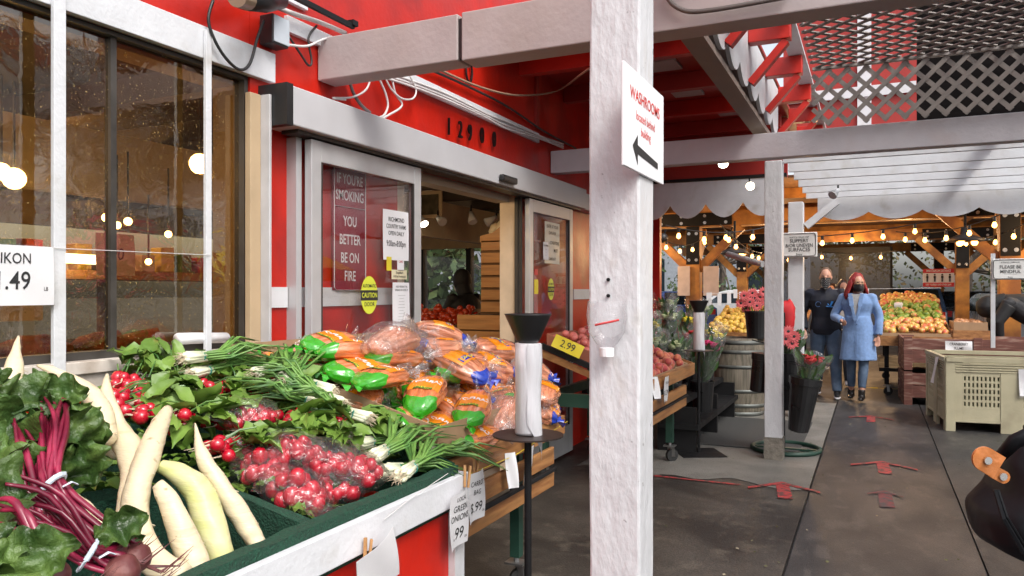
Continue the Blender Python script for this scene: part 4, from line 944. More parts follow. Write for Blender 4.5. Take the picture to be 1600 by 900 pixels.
wcard('health_notice', 'long white small print notice with orange foot on the left door', 627, 485, .17, .33, [('HELP PREVENT THE', .14, .016), ('SPREAD OF COVID-19', .12, .016)] + [('-' * (20 - (i * 7) % 9), .09 - i * .018, .013) for i in range(11)], DX, cat='notice', sleeve=False, bend=.004)
b = MB(); P = at(627, 518, X=DX + .005); b.box(P + Vector((0, -.083, -.016)), P + Vector((.001, .083, .014))); tag(b.build('orange_strip', ORNG), 'orange printed band at the foot of the long door notice', 'notice band')
def oval(px, py, lb, X=DX, s_=1.0):
    P = at(px, py, X=X); o = thing('caution_sticker', lb, 'sticker', P, 0, 'automatic caution door stickers')
    MB().add([P + Vector((0, .078 * s_ * cos(a), .105 * s_ * sin(a))) for a in [2 * pi * k / 28 for k in range(28)]], [tuple(range(28))]).build('oval', CAUT, o)
    MB().box(P + Vector((.0006, -.08 * s_, -.03 * s_)), P + Vector((.0016, .08 * s_, .027 * s_))).build('black_band', INK, o)
    MB().text('AUTOMATIC', P + Vector((.001, 0, .05 * s_)), YD, ZD, .027 * s_, bold=.012, sx=.8).text('DOOR', P + Vector((.001, 0, -.052 * s_)), YD, ZD, .032 * s_, bold=.012).build('lettering', INK, o)
    MB().text('CAUTION', P + Vector((.002, 0, -.002 * s_)), YD, ZD, .038 * s_, bold=.015, sx=.84).build('lettering', CAUT, o)
oval(577, 461, 'oval yellow automatic caution door sticker on the left sliding door'); oval(861, 452, 'oval yellow automatic caution door sticker on the right sliding door', s_=.9)
wcard('entry_notice', 'grey notice reading enter at your own risk on the right sliding door', 863, 380, .34, .36, [('ENTER AT YOUR', .14, .042), ('OWN RISK', .085, .042), ('CONDITIONS', .0, .042, INK, .05), ('MUST!', -.065, .042, INK, .08), ('CAMERAS AT', -.14, .034)], DX - .004, cat='notice', sleeve=False, bend=0, m=mat('grey notice', (.5, .53, .5), .4))
wcard('animal_notice', 'white paper reading no animals over the grey notice', 853, 392, .11, .15, [('NO ANIMALS', .045, .02), ('-------', .015, .016), ('-----', -.01, .016), ('-------', -.035, .016)], DX + .004, cat='notice', sleeve=False, bend=.002)
wcard('sticker', 'small payment sticker low on the right door', 838, 425, .07, .05, [('', 0, .02)], DX + .002, cat='sticker', sleeve=False, bend=0, m=REDINK)
wcard('sticker', 'white and yellow sticker under the payment sticker on the right door', 838, 448, .08, .12, [], DX + .002, cat='sticker', sleeve=False, bend=0, m=YEL)
# washroom sign on the post
P = (at(975, 175, X=-.565) + at(1038, 220, X=-.565)) / 2; sgx = P.y
o = thing('washroom_sign', 'white washrooms board with a black arrow on the side of the big post', 'sign', P)
q = [at(978, 100, X=-.562), at(1038, 148, X=-.562), at(1037, 296, X=-.562), at(974, 248, X=-.562)]
y0_, y1_ = (q[0].y + q[3].y) / 2, (q[1].y + q[2].y) / 2; zt, zb = (q[0].z + q[1].z) / 2, (q[2].z + q[3].z) / 2
MB().box((-.571, y0_, zb), (-.563, y1_, zt)).build('sign_board', PAPER, o, bevel=.002)
ym = (y0_ + y1_) / 2; H_ = zt - zb; t = MB()
t.text('WASHROOMS', (-.5628, ym, zt - H_ * .25), YD, ZD, H_ * .17, bold=.01, sx=1.05); t.text('located behind', (-.5628, ym, zt - H_ * .44), YD, ZD, H_ * .13, sx=.95); t.text('building', (-.5628, ym, zt - H_ * .58), YD, ZD, H_ * .13, sx=.95); t.build('lettering', mat('bright red ink', (.7, .06, .05), .5), o)
zz = zb + H_ * .2; yw = (y1_ - y0_)
MB().add([(-.562, y0_ + yw * .18, zz + .01), (-.562, y0_ + yw * .3, zz - .035), (-.562, y0_ + yw * .3, zz - .006), (-.562, y0_ + yw * .82, zz - .018), (-.562, y0_ + yw * .82, zz + .0), (-.562, y0_ + yw * .3, zz + .018), (-.562, y0_ + yw * .3, zz + .045)], [(0, 1, 2, 5, 6), (2, 3, 4, 5)]).build('arrow_mark', INK, o)
# ---------------- cables, box and lamp on the facade ----------------
def cable(lb, pts, r, m, X=WX + .03, name='cable', grp=None):
    P = [at(p[0], p[1], X=(p[2] if len(p) > 2 else X)) for p in pts]; pp, _ = smooth_path(P, [r] * len(P), 6)
    return tag(MB().tube(pp, r, 6).build(name, m, smooth=True), lb, 'cable', grp)
for i, dy in enumerate((0, 5, 9)):
    cable(('uppermost', 'middle', 'lowest')[i] + ' of the three white cables running along the board above the number', [(600, 112 + dy), (640, 125 + dy), (700, 148 + dy), (760, 178 + dy * .7), (790, 190 + dy * 1.2), (845, 213 + dy * .5), (880, 225 + dy * .7)], .007, CABLEW, WX + .035 + .01 * i)
cable('black cable above the white ones running to the far beam', [(640, 95), (720, 130), (790, 165), (850, 205), (900, 232)], .009, CABLEB, WX + .03)
for i, (dx, lb) in enumerate(((0, 'outer white cable loop hanging below the near beam'), (22, 'inner white cable loop hanging below the near beam'))):
    cable(lb, [(590 + dx, 118), (602 + dx * .7, 145), (606 + dx, 165), (600 + dx * .3, 180), (590, 184 + i * 4)], .007, CABLEW, WX + .05)
cable('white cable loop swinging right below the near beam', [(600, 118), (612, 140), (628, 154), (645, 154), (650, 140), (640, 118)], .006, CABLEW, WX + .06)
cable('white cable curling left below the near beam', [(580, 118), (572, 140), (550, 152), (520, 153), (540, 156)], .006, CABLEW, WX + .05)
cable('grey conduit dropping behind the near beam to the door cover', [(545, 120), (552, 145), (565, 165), (578, 176)], .01, mat('grey conduit', (.2, .2, .2), .4, .5), WX + .04)
cable('slack brown wire between the near beam and the far beam', [(680, 106), (750, 136), (810, 149), (870, 142), (925, 105, -1.6), (1000, 80, -.9)], .008, mat('braided wire', (.28, .18, .12), .6), WX + .2)
cable('black wire loop hanging from the top over the window board', [(333, 0), (326, 35), (345, 80), (372, 108), (390, 100), (402, 60), (412, 32)], .007, CABLEB, WX + .06)
cable('black wire loop right of the junction box', [(452, 58), (470, 85), (482, 102), (487, 95), (482, 60), (495, 40)], .006, CABLEB, WX + .05)
cable('white cable from the lamp to the near beam', [(430, 10), (460, 22), (500, 35), (540, 52)], .012, CABLEW, WX + .06)
cable('thin grey cable from the junction box over the beam end', [(450, 70), (480, 72), (510, 60), (550, 56)], .007, CABLEW, WX + .06)
pp, _ = smooth_path([at(a, b_, Y=3.17) for a, b_ in ((1040, -8), (1052, 8), (1075, 18), (1110, 16), (1160, 8), (1230, -5))], [.01] * 6, 5)
tag(MB().tube(pp, .01, 6).build('cable', mat('armoured cable', (.16, .14, .13), .5, .5), smooth=True), 'armoured cable sagging along the nearest beam, right of the big post', 'cable')
P = at(431, 50, X=WX + .06); o = thing('junction_box', 'pale blue grey junction box on the red wall at the top', 'junction box', P)
MB().box(P - Vector((.05, .055, .07)), P + Vector((.03, .055, .07))).build('box_body', BLACK, o, bevel=.005); MB().box(P + Vector((.031, -.05, -.06)), P + Vector((.036, .055, .065))).build('box_cover', mat('pale box cover', (.5, .55, .6), .4), o, bevel=.004)
o = thing('wall_lamp', 'black floodlight fixture at the top edge beside the junction box', 'lamp', at(400, 5, X=WX + .12)); q1, q2 = at(385, -2, X=WX + .2), at(440, 2, X=WX + .1)
MB().tube([q1, (q1 + q2) / 2, q2], [.05, .055, .035], 16).build('lamp_body', BLACK, o, smooth=True); MB().tube([at(370, -6, X=WX + .22), q1], [.045, .05], 16).build('lamp_lens', mat('lamp lens', (.3, .22, .15), .3), o)
o = thing('bracket_arm', 'black iron bracket arm ending above the near beam', 'bracket', at(500, 20, X=WX + .1)); MB().bar(at(462, -4, X=WX + .12), at(552, 42, X=WX + .1), .02, .025).build('arm', STEEL, o); MB().box(at(540, 40, X=WX + .07), at(560, 34, X=WX + .12)).build('arm_end', STEEL, o)
def spot(px, py, Y, lb, lit=True, dr=(-.6, -.6, -.5), s_=1.0):
    P = at(px, py, Y=Y); o = thing('spot_lamp', lb, 'spot lamp', P); d = Vector(dr).normalized()
    MB().tube([P - d * .1 * s_, P - d * .04 * s_, P + d * .03 * s_], [.025 * s_, .035 * s_, .055 * s_], 14).build('lamp_head', WHITE, o, smooth=True)
    MB().tube([P + d * .0301 * s_, P + d * .04 * s_], [.05 * s_, .048 * s_], 14).build('bulb', LWHITE if lit else WHITE, o)
    MB().tube([P - d * .1 * s_, P - d * .1 * s_ + Vector((0, 0, .08 * s_))], .01 * s_, 6).build('swivel', STEEL, o)
spot(1172, 290, 7.8, 'lit white spotlight left of the second white post', dr=(.2, -.9, -.35), s_=.8)
spot(1130, 253, 7.2, 'lit spotlight under the far cross beam over the lane', dr=(.1, -.5, -.7), s_=.9)
spot(1303, 303, 8.8, 'white spotlight under the slatted pergola', lit=False, dr=(-.4, -.7, -.5), s_=.9)
o = thing('tube_lamp', 'brushed silver tube lamp sloping behind the second white post', 'lamp', at(1160, 402, Y=9.2)); MB().tube([at(1137, 397, Y=9.3), at(1192, 413, Y=9.0)], .035, 14).build('lamp_tube', ALU, o)
MB().tube([at(1190, 412, Y=9.0), at(1200, 400, Y=9.2)], .012, 8).build('lamp_arm', STEEL, o)
# ---------------- people ----------------
SKIN = mat('skin', (.5, .26, .18), .5, var=.06, sss=.15)
def person(lb, loc, rz, p, top, legs, shoe, hairm=None, hair='short', mask=None, coat=None, glasses=False, h=1.0, fuse=.011, extra=None):
    """p: joints in local metres, facing -y. keys: hip sh (offsets) kn an el wr for L,R; head"""
    o = thing('person', lb, 'person', loc, rz)
    V = Vector; hip = V(p.get('hip', (0, 0, .93))); sh = V(p.get('sh', (0, 0, 1.43))); hd = V(p.get('hd', (0, -.02, 1.62)))
    up = (sh - hip).normalized(); sx = V(p.get('sx', (1, 0, 0))); bw = p.get('bw', 1.0)
    sy = sx.cross(up) * -1
    L_, R_ = 1, -1
    def limb(mb, a, b_, c, r): pp, rr = smooth_path([V(a), (V(a) + V(b_)) / 2, V(b_), (V(b_) + V(c)) / 2, V(c)], r, 4); mb.tube(pp, rr, 12)
    def torso(mb, s_, w=1.0, zlo=-.02, hi=1.0):
        n = 9; b0 = len(mb.v)
        for i in range(n):
            t = i / (n - 1); wx = [.155, .165, .155, .14, .145, .165, .185, .17, .09][i] * w * s_ * bw; wy = [.11, .115, .11, .10, .105, .115, .12, .10, .07][i] * w * s_ * bw
            c = hip + (sh - hip) * (zlo + t * (1.07 - zlo)) + (up * .0)
            for j in range(20):
                a = 2 * pi * j / 20; mb.v.append(c + sx * cos(a) * wx + sy * sin(a) * wy)
        for i in range(n - 1):
            for j in range(20):
                a = b0 + i * 20 + j; c2 = b0 + i * 20 + (j + 1) % 20; mb.f.append((a, c2, c2 + 20, a + 20)); mb.m.append(0)
        mb.f.append(tuple(b0 + j for j in reversed(range(20)))); mb.f.append(tuple(b0 + (n - 1) * 20 + j for j in range(20))); mb.m += [0, 0]
    S_ = {1: sh + sx * .17 * bw, -1: sh - sx * .17 * bw}; Hh = {1: hip + sx * .09, -1: hip - sx * .09}
    el = {1: V(p['elL']), -1: V(p['elR'])}; wr = {1: V(p['wrL']), -1: V(p['wrR'])}; kn = {1: V(p['knL']), -1: V(p['knR'])}; an = {1: V(p['anL']), -1: V(p['anR'])}
    yaw = p.get('yaw', 0); tilt = p.get('tilt', 0); HM = Matrix.Translation(hd) @ Matrix.Rotation(yaw, 4, 'Z') @ Matrix.Rotation(tilt, 4, 'X')
    b = MB(); torso(b, .9); b.tube([sh + up * .0, hd - V((0, 0, .08))], [.06, .052], 12)
    hb = MB(); hb.ball((0, .0, .02), .1, 20, sc=(.78, .95, 1.12)); hb.ball((0, -.03, -.055), .06, 14, sc=(.85, .95, .9)); hb.tube([(0, -.09, .02), (0, -.112, -.02), (0, -.09, -.032)], [.008, .016, .008], 8)
    for sx_ in (-1, 1): hb.ball((sx_ * .078, .01, -.0), .022, 8, sc=(.4, .8, 1.3))
    b.add([HM @ q for q in hb.v], hb.f)
    for s_ in (1, -1):
        limb(b, S_[s_], el[s_], wr[s_], [.044, .04, .032, .03, .024]); limb(b, Hh[s_], kn[s_], an[s_], [.08, .07, .052, .05, .035])
        d = (wr[s_] - el[s_]).normalized(); sd = d.cross(V((0, 1, .2))).normalized(); b.ball(wr[s_] + d * .05, .04, 10, sc=(.8, .45, 1.1), rot=d.to_track_quat('Z', 'Y').to_matrix())
        for k in range(4): b.tube([wr[s_] + d * .06 + sd * (k - 1.5) * .018, wr[s_] + d * .11 + sd * (k - 1.5) * .019 + V((0, -.006, 0)), wr[s_] + d * (.145 + (.01 if k in (1, 2) else -.004)) + sd * (k - 1.5) * .019 + V((0, -.022, 0))], [.0095, .009, .007], 6)
        b.tube([wr[s_] + d * .03 - sd * .03, wr[s_] + d * .08 - sd * .05 + V((0, -.02, 0))], [.011, .008], 6)
    body = b.build('body', SKIN, o, local=True, fuse=.0085)
    # trousers
    b = MB()
    for s_ in (1, -1): cut = p.get('cut', .0); limb(b, Hh[s_] + V((0, 0, .02)), kn[s_], an[s_] + (kn[s_] - an[s_]) * cut, [v * p.get('lw', 1) for v in [.105, .092, .072, .066, .055]])
    b.lathe(hip, [(.14, -.06), (.155, .0), (.15, .1)], 16, sy=.72); b.jit(.006, 9).build('trousers', legs, o, local=True, fuse=.011)
    for s_ in (1, -1):
        a = an[s_]; f = V(p.get('ft', (0, -1, 0))); q = V((a.x, a.y, max(0.03, a.z - .045))); b = MB()
        b.tube([q - f * .06 + V((0, 0, .005)), q + f * .02, q + f * .1, q + f * .17], [.036, .043, .04, .022], 12, flat=.8); b.tube([a + V((0, 0, .07)), q], [.045, .045], 12)
        b.v = [V((v.x, v.y, max(v.z, a.z - .09 + .003))) for v in b.v]; sh_ = b.build('shoe', shoe, o, local=True, fuse=.009)
        if p.get('sole'):
            MB().tube([q - f * .07 + V((0, 0, -.03)), q + f * .05 + V((0, 0, -.03)), q + f * .18 + V((0, 0, -.028))], [.04, .046, .028], 12, flat=.35).build('sole', PAPER, sh_, local=True)
    # top
    b = MB(); torso(b, 1.12 if not coat else 1.05, zlo=-.12 if not coat else .1); 
    for s_ in (1, -1):
        b.ball(S_[s_] - up * .015, .072, 12); limb(b, S_[s_], el[s_], wr[s_] - (wr[s_] - el[s_]).normalized() * .0, [.08, .074, .064, .062, .056])
    b.tube([sh + up * .02, sh + up * .07], [.085, .07], 14)
    if coat: b = MB(); torso(b, 1.0, zlo=.1); b.tube([sh + up * .0, sh + up * .06], [.075, .062], 14)
    b.jit(.01 if not coat else .001, 8); T_ = b.build('top', top, o, local=True, fuse=.011)
    if coat:
        b = MB(); torso(b, 1.2, zlo=.05)
        n = 10; b0 = len(b.v); zb = coat[1]
        for i in range(n):
            t = i / (n - 1); c = V((hip.x * (1 - t), hip.y * (1 - t) - .01, hip.z + .22 + (zb - hip.z - .22) * t)); wx, wy = .175 + .065 * t, .135 + .05 * t
            for j in range(24): a = 2 * pi * j / 24; k = 1 + .05 * t * sin(a * 5 + 1); b.v.append(c + V((cos(a) * wx * k, sin(a) * wy * k, 0)))
        for i in range(n - 1):
            for j in range(24): a = b0 + i * 24 + j; c2 = b0 + i * 24 + (j + 1) % 24; b.f.append((a, a + 24, c2 + 24, c2)); b.m.append(0)
        b.f.append(tuple(b0 + j for j in range(24))); b.f.append(tuple(b0 + (n - 1) * 24 + j for j in reversed(range(24)))); b.m += [0, 0]
        for s_ in (1, -1):
            b.ball(S_[s_] - up * .02, .068, 12); limb(b, S_[s_], el[s_], wr[s_] - (wr[s_] - el[s_]).normalized() * .01, [.07, .064, .056, .054, .052])
        b.jit(.012, 7); Cc = b.build('coat', coat[0], o, local=True, fuse=.012)
        # lapels: opening showing the jumper, collar edges
        MB().add([(-.055, -.152, 1.46), (.055, -.152, 1.46), (.03, -.166, 1.3), (0, -.176, 1.13)], [(0, 3, 2, 1)]).build('jumper_front', top, o, local=True)
        for s_ in (-1, 1):
            MB().bar((s_ * .075, -.14, 1.47), (s_ * .05, -.178, 1.3), .055, .012, up=(0, -1, 0)).bar((s_ * .05, -.178, 1.3), (0.006 * s_, -.186, 1.1), .035, .012, up=(0, -1, 0)).jit(.004, 10).build('lapel', coat[0], Cc, local=True, bevel=.004)
        MB().tube([(.004, -.184, 1.1), (.008, -.176, .9), (.012, -.2, .6)], .004, 5).build('coat_opening', coat[2], Cc, local=True)
        MB().ball((.015, -.188, 1.06), .012, 8).build('button', coat[2], Cc, local=True)
    # hair, eyes, mask
    def hp(mb, nm, m_, **k): mb.v = [HM @ q for q in mb.v]; return mb.build(nm, m_, o, local=True, smooth=True, **k)
    for s_ in (-1, 1): e_ = MB().ball((s_ * .03, -.088, .022), .010, 8, sc=(1.3, .5, .7)); hp(e_, 'eye', INK)
    if hairm:
        b = MB()
        if hair == 'short': b.ball((0, .014, .035), .104, 18, sc=(.8, .93, 1.08)); b.v = [q if not (q.y < -.045 and q.z < .115) else V((q.x * .9, -.045 + (q.y + .045) * .2, q.z)) for q in b.v]; b.v = [V((q.x, q.y, max(q.z, -.03))) for q in b.v]
        elif hair == 'long':
            b.ball((0, .02, .035), .112, 20, sc=(.86, .95, 1.1), lump=.15); b.v = [V((q.x, max(q.y, -.06) if q.z < .1 else q.y, q.z)) for q in b.v]
            for k in range(60):
                a = pi * (-.15 + 1.3 * k / 59); x0, y0 = .098 * cos(a), .02 + .09 * sin(a); r = .023
                b.tube([(x0 * .75, y0 * .8, .08), (x0 * 1.05, y0 * 1.05, -.01), (x0 * (1.3 + .15 * rnd.random()), y0 * 1.2 + .01, -.10), (x0 * (1.45 + .5 * rnd.random()), y0 * 1.3 - .02 + .03 * rnd.random(), -.17 - .09 * rnd.random())], [r * .7, r * .8, r * .8, r * .15], 6)
        b.jit(.01, 25); hp(b, 'hair', hairm)
    if mask:
        b = MB().grid(lambda u, v: ((u - .5) * .15 * (1 - .25 * abs(v - .5)), -.118 + .32 * (abs(u - .5) ** 2) * .9 + .02 * (v - .5) ** 2 - .0, -.005 - .1 * v if mask[1] == 'mask' else -.0 - .2 * v * (1 - 1.1 * abs(u - .5) * v)), 12, 10)
        b.v = [q + V((0, -.006 * (1 if q.z > -.08 else 0), 0)) for q in b.v]
        hp(b, 'face_mask', mask[0])
        if mask[1] == 'bandana':
            d = MB()
            for i in range(-3, 4):
                for j in range(5): u = .5 + i * .11; v = .12 + j * .16 + (i % 2) * .07; d.ball(((u - .5) * .15, -.126 + .29 * (abs(u - .5) ** 2), -.0 - .2 * v * (1 - 1.1 * abs(u - .5) * v)), .003, 5, sc=(1, .3, 1))
            hp(d, 'bandana_dots', PAPER)
    if glasses:
        b = MB()
        for s_ in (-1, 1): b.tube([(s_ * .036 + .027 * cos(a), -.106, .02 + .021 * sin(a)) for a in [2 * pi * k / 14 for k in range(15)]], .003, 5); b.tube([(s_ * .062, -.104, .025), (s_ * .08, -.02, .02)], .0025, 5)
        b.tube([(-.01, -.107, .022), (.01, -.107, .022)], .003, 5); hp(b, 'glasses', mat('pale gold frame', (.5, .36, .2), .3, .7))
    o.scale = (h, h, h); return o
NAVY = mat('navy hoodie', (.006, .008, .018), .8, var=.3, sc=8, bump=.4, bsc=14); DENIM = mat('blue denim', (.06, .10, .17), .8, var=.2, sc=6, bump=.4, bsc=25, col2=(.12, .17, .25), c2lo=.45, c2hi=.7, dsc=5)
COATB = mat('light blue wool coat', (.16, .27, .50), .85, var=.12, sc=30, bump=.5, bsc=12, sheen=.3); COATD = mat('coat seam blue', (.09, .15, .28), .8)
REDHAIR = mat('dyed red hair', (.26, .012, .012), .45, var=.5, sc=30, stretch=(4, 4, .6), bump=.6, bsc=40); DHAIR = mat('dark brown hair', (.03, .014, .01), .5, var=.4, sc=30, stretch=(4, 4, .6)); BHAIR = mat('cropped brown hair', (.12, .07, .045), .8, var=.3, sc=50)
MASKB = mat('black mask', (.01, .01, .012), .6); LEATH = mat('black leather boots', (.015, .013, .012), .25, var=.3); GREYJ = mat('grey knit', (.4, .4, .4), .9, var=.15, sc=60)
BLK = mat('black jacket', (.01, .01, .011), .7, var=.3, sc=6, bump=.4, bsc=10); TROU = mat('dark trousers', (.02, .025, .04), .8)
Pw = at(1340, 626, Z=.0)
person('woman with red hair, light blue coat, black mask and glasses walking down the lane', (Pw.x, Pw.y, 0), -.12, dict(
  elL=(.27, .02, 1.15), wrL=(.26, -.04, .9), elR=(-.30, .0, 1.16), wrR=(-.17, -.21, 1.1), knL=(.08, -.05, .5), knR=(-.08, .0, .5), anL=(.07, -.14, .1), anR=(-.09, .06, .1), yaw=.55, cut=.22, lw=.92, hd=(0, -.03, 1.60)),
  GREYJ, DENIM, LEATH, REDHAIR, 'long', (MASKB, 'mask'), (COATB, .56, COATD), True, h=1.0)
Pm = at(1290, 619, Z=0); 
pm = person('man in navy hoodie and jeans with a bandana over his face', (Pm.x - .0, Pm.y, 0), .08, dict(
  elL=(.31, .03, 1.17), wrL=(.3, -.08, .95), elR=(-.3, .05, 1.17), wrR=(-.28, -.05, .94), knL=(.12, -.14, .52), knR=(-.11, .03, .5), anL=(.14, -.22, .1), anR=(-.10, .1, .12), yaw=-.05, bw=1.14, sole=True, lw=1.1, hd=(0, -.04, 1.66), sh=(0, 0, 1.46)),
  NAVY, DENIM, MASKB, BHAIR, 'short', (MASKB, 'bandana'), h=1.02)
b = MB().tube([(.02, -.172, 1.3), (.05, -.172, 1.26), (.075, -.168, 1.33)], .007, 5).tube([(.06, -.17, 1.27), (.09, -.165, 1.33)], .007, 5).tube([(.0, -.175, 1.262), (.12, -.157, 1.25)], .006, 5); b.build('chest_print', mat('blue chest print', (.03, .22, .6), .6), pm, local=True)
b = MB().tube([(-.1 + .035 * cos(a), -.166 + .01 * cos(a), 1.29 + .035 * sin(a)) for a in [2 * pi * k / 14 for k in range(13)]], .004, 5); b.build('chest_print', mat('dim chest print', (.03, .08, .2), .6), pm, local=True)
P3 = at(1312, 603, Z=0)
person('woman with dark hair, pale top and white sneakers, half hidden behind the walking couple', (P3.x + .05, P3.y, 0), -.05, dict(
  elL=(.24, .03, 1.13), wrL=(.22, -.05, .9), elR=(-.24, .03, 1.13), wrR=(-.22, -.05, .9), knL=(.07, -.06, .48), knR=(-.09, .1, .45), anL=(.08, -.1, .1), anR=(-.1, .3, .2), yaw=.3, bw=.85),
  mat('cream top', (.55, .52, .48), .8), TROU, PAPER, DHAIR, 'long', h=.95)
P4 = at(1297, 585, Z=0)
person('person with dark hair in a red top, almost hidden behind the man in the hoodie', (P4.x, P4.y + .6, 0), 0, dict(
  elL=(.24, .03, 1.13), wrL=(.22, -.05, .9), elR=(-.24, .03, 1.13), wrR=(-.22, -.05, .9), knL=(.07, -.04, .48), knR=(-.07, .02, .48), anL=(.08, -.05, .1), anR=(-.08, .05, .1), bw=.85), mat('red top', (.4, .03, .04), .8), TROU, PAPER, DHAIR, 'long', h=.93)
# person bending into the wooden bin (facing -x)
Pb_ = Vector((2.0, 12.6, 0)); GREYJK = mat('dark grey jacket', (.025, .025, .028), .75, var=.2, bump=.4, bsc=9)
pb = person('person in a dark hooded jacket bending down into the old wooden bin', (2.05, 12.65, 0), -pi / 2, dict(
  hip=(0, .1, 1.0), sh=(0, -.36, 1.36), hd=(0, -.56, 1.27), elL=(.2, -.48, 1.05), wrL=(.14, -.46, .82), elR=(-.2, -.5, 1.05), wrR=(-.16, -.46, .82), knL=(.1, .05, .5), knR=(-.1, .1, .5), anL=(.1, .08, .1), anR=(-.1, .2, .1), tilt=.7, bw=1.15), GREYJK, DENIM, MASKB)
b = MB().ball((0, -.56, 1.28), .155, 18, sc=(.95, 1.15, 1.05), lump=.1).tube([(0, -.36, 1.36), (0, -.5, 1.33)], [.12, .12], 14); b.build('hood', BLK, pb, local=True, fuse=.012)
b = MB().tube([(0, -.40, 1.34), (0, -.2, 1.32), (0, .02, 1.16), (0, .14, .96)], [.15, .2, .21, .19], 16, flat=.8).tube([(-.2, -.36, 1.3), (-.24, -.5, 1.08), (-.18, -.47, .86)], [.1, .085, .06], 12).tube([(.2, -.36, 1.3), (.24, -.5, 1.08), (.18, -.47, .86)], [.1, .085, .06], 12); b.build('jacket_yoke', BLK, pb, local=True, fuse=.012)
# person inside the shop
Pi = at(728, 470, Y=8.3)
pi_ = person('person in a black hoodie reaching into the tomatoes inside the shop', (Pi.x, 8.3, 0), -pi / 2 - .35, dict(
  hip=(0, .08, .98), sh=(0, -.02, 1.42), hd=(0, -.1, 1.62), elL=(.2, -.16, 1.2), wrL=(.16, -.34, 1.05), elR=(-.2, -.16, 1.18), wrR=(-.16, -.38, 1.04), knL=(.1, .05, .5), knR=(-.1, .0, .5), anL=(.1, .08, .1), anR=(-.1, .0, .1), tilt=.35, bw=1.1), BLK, TROU, MASKB, mask=(mat('pale mask', (.6, .6, .62), .7), 'mask'))
MB().ball((0, -.07, 1.64), .13, 16, sc=(.9, .95, 1.1)).tube([(0, -.0, 1.44), (0, -.05, 1.55)], [.1, .1], 12).build('hood', BLK, pi_, local=True, fuse=.012)
# backpack wearer at the right edge, close to the camera
NYL = mat('black nylon', (.004, .0045, .006), .5, var=.4, sc=3, bump=.7, bsc=7, spec=.25); TAN = mat('tan leather', (.42, .14, .035), .5, var=.2, sc=30, bump=.3, bsc=60)
Pk = at(1625, 760, v=1.30)
wear = person('person in black just outside the right edge, wearing the backpack', (Pk.x + .42, Pk.y + .06, 0), .9 - pi, dict(
  elL=(.28, .06, 1.14), wrL=(.26, -.1, .95), elR=(-.28, .06, 1.14), wrR=(-.26, -.1, .95), knL=(.1, -.02, .5), knR=(-.1, .0, .5), anL=(.1, .0, .1), anR=(-.1, .0, .1)), BLK, TROU, MASKB, DHAIR, 'short')
bk = thing('backpack', 'slouchy black nylon backpack with a riveted tan leather tab at the right edge', 'backpack', Pk)
def kp(px, py, v=1.28): return at(px, py, v=v)
b = MB()
sec = [((1592,668),(1618,664),.03), ((1562,690),(1640,680),.07), ((1543,716),(1668,700),.10), ((1540,742),(1685,730),.12), ((1533,768),(1690,760),.13), ((1504,796),(1695,790),.14), ((1502,812),(1700,815),.145), ((1507,842),(1700,850),.14), ((1522,858),(1700,880),.12), ((1560,872),(1695,905),.09), ((1600,884),(1690,915),.04)]
n = 34; fw = Vector((-sa, ca, 0)); q0 = None
for l, r, th in sec:
    A, B_ = kp(*l, 1.3), kp(*r, 1.3); C = (A + B_) / 2 + Vector((ca, sa, 0)) * .026; h_ = (B_ - A) / 2; th *= .62
    for j in range(n):
        a = 2 * pi * j / n; k1 = (1 if cos(a) > 0 else -1) * abs(cos(a)) ** .8; k2 = (1 if sin(a) > 0 else -1) * abs(sin(a)) ** .6
        b.v.append(C + h_ * k1 + fw * th * k2 * (1 + .13 * sin(a * 4 + l[1] * .03)))
for i in range(len(sec) - 1):
    for j in range(n): a = i * n + j; c2 = i * n + (j + 1) % n; b.f.append((a, c2, c2 + n, a + n)); b.m.append(0)
b.f.append(tuple(range(n))); b.f.append(tuple((len(sec) - 1) * n + j for j in range(n))); b.m += [0, 0]
b.jit(.014, 10).build('bag_body', NYL, bk, fuse=.006, smoothit=6)
MB().tube([kp(1555, 765, 1.22), kp(1568, 810, 1.21), kp(1600, 865, 1.22)], .004, 6).tube([kp(1560, 765, 1.218), kp(1574, 808, 1.208), kp(1606, 860, 1.218)], .002, 5).build('seam', NYL, bk)
b = MB().tube([kp(1562, 715, 1.25), kp(1585, 690, 1.22), kp(1640, 668, 1.22)], [.012, .016, .02], 10, flat=.6); b.build('fold', NYL, bk, smooth=True)
def tab(cx_, cy_, w_, h_, ang, vv, m_, nm):
    C = kp(cx_, cy_, vv); r_ = Vector((ca, sa, 0)); u_ = Vector((0, 0, 1)); R = lambda x, y: C + r_ * (x * cos(ang) - y * sin(ang)) + u_ * (x * sin(ang) + y * cos(ang)); pts = [(w_ / 2, h_ / 2), (w_ / 2, -h_ / 2)] + [(-w_ / 2 - .5 * h_ * sin(t), -h_ / 2 * cos(t)) for t in [pi * k / 10 for k in range(11)]]
    b = MB(); vs_ = [R(*q) for q in pts] + [R(*q) + fw * .004 for q in pts]; k = len(pts); b.add(vs_, [tuple(reversed(range(k))), tuple(range(k, 2 * k))] + [(i, i + k, (i + 1) % k + k, (i + 1) % k) for i in range(k)])
    t_ = b.build(nm, m_, bk, bevel=.001); q = R(-w_ * .35, 0); MB().tube([q - fw * .004, q - fw * .001], .006, 12).build('rivet', mat('steel rivet', (.6, .6, .6), .3, 1), t_)
tab(1550, 724, .026, .036, -.55, 1.2, TAN, 'leather_tab'); tab(1560, 741, .02, .018, -.5 + pi, 1.208, TAN, 'leather_tab')
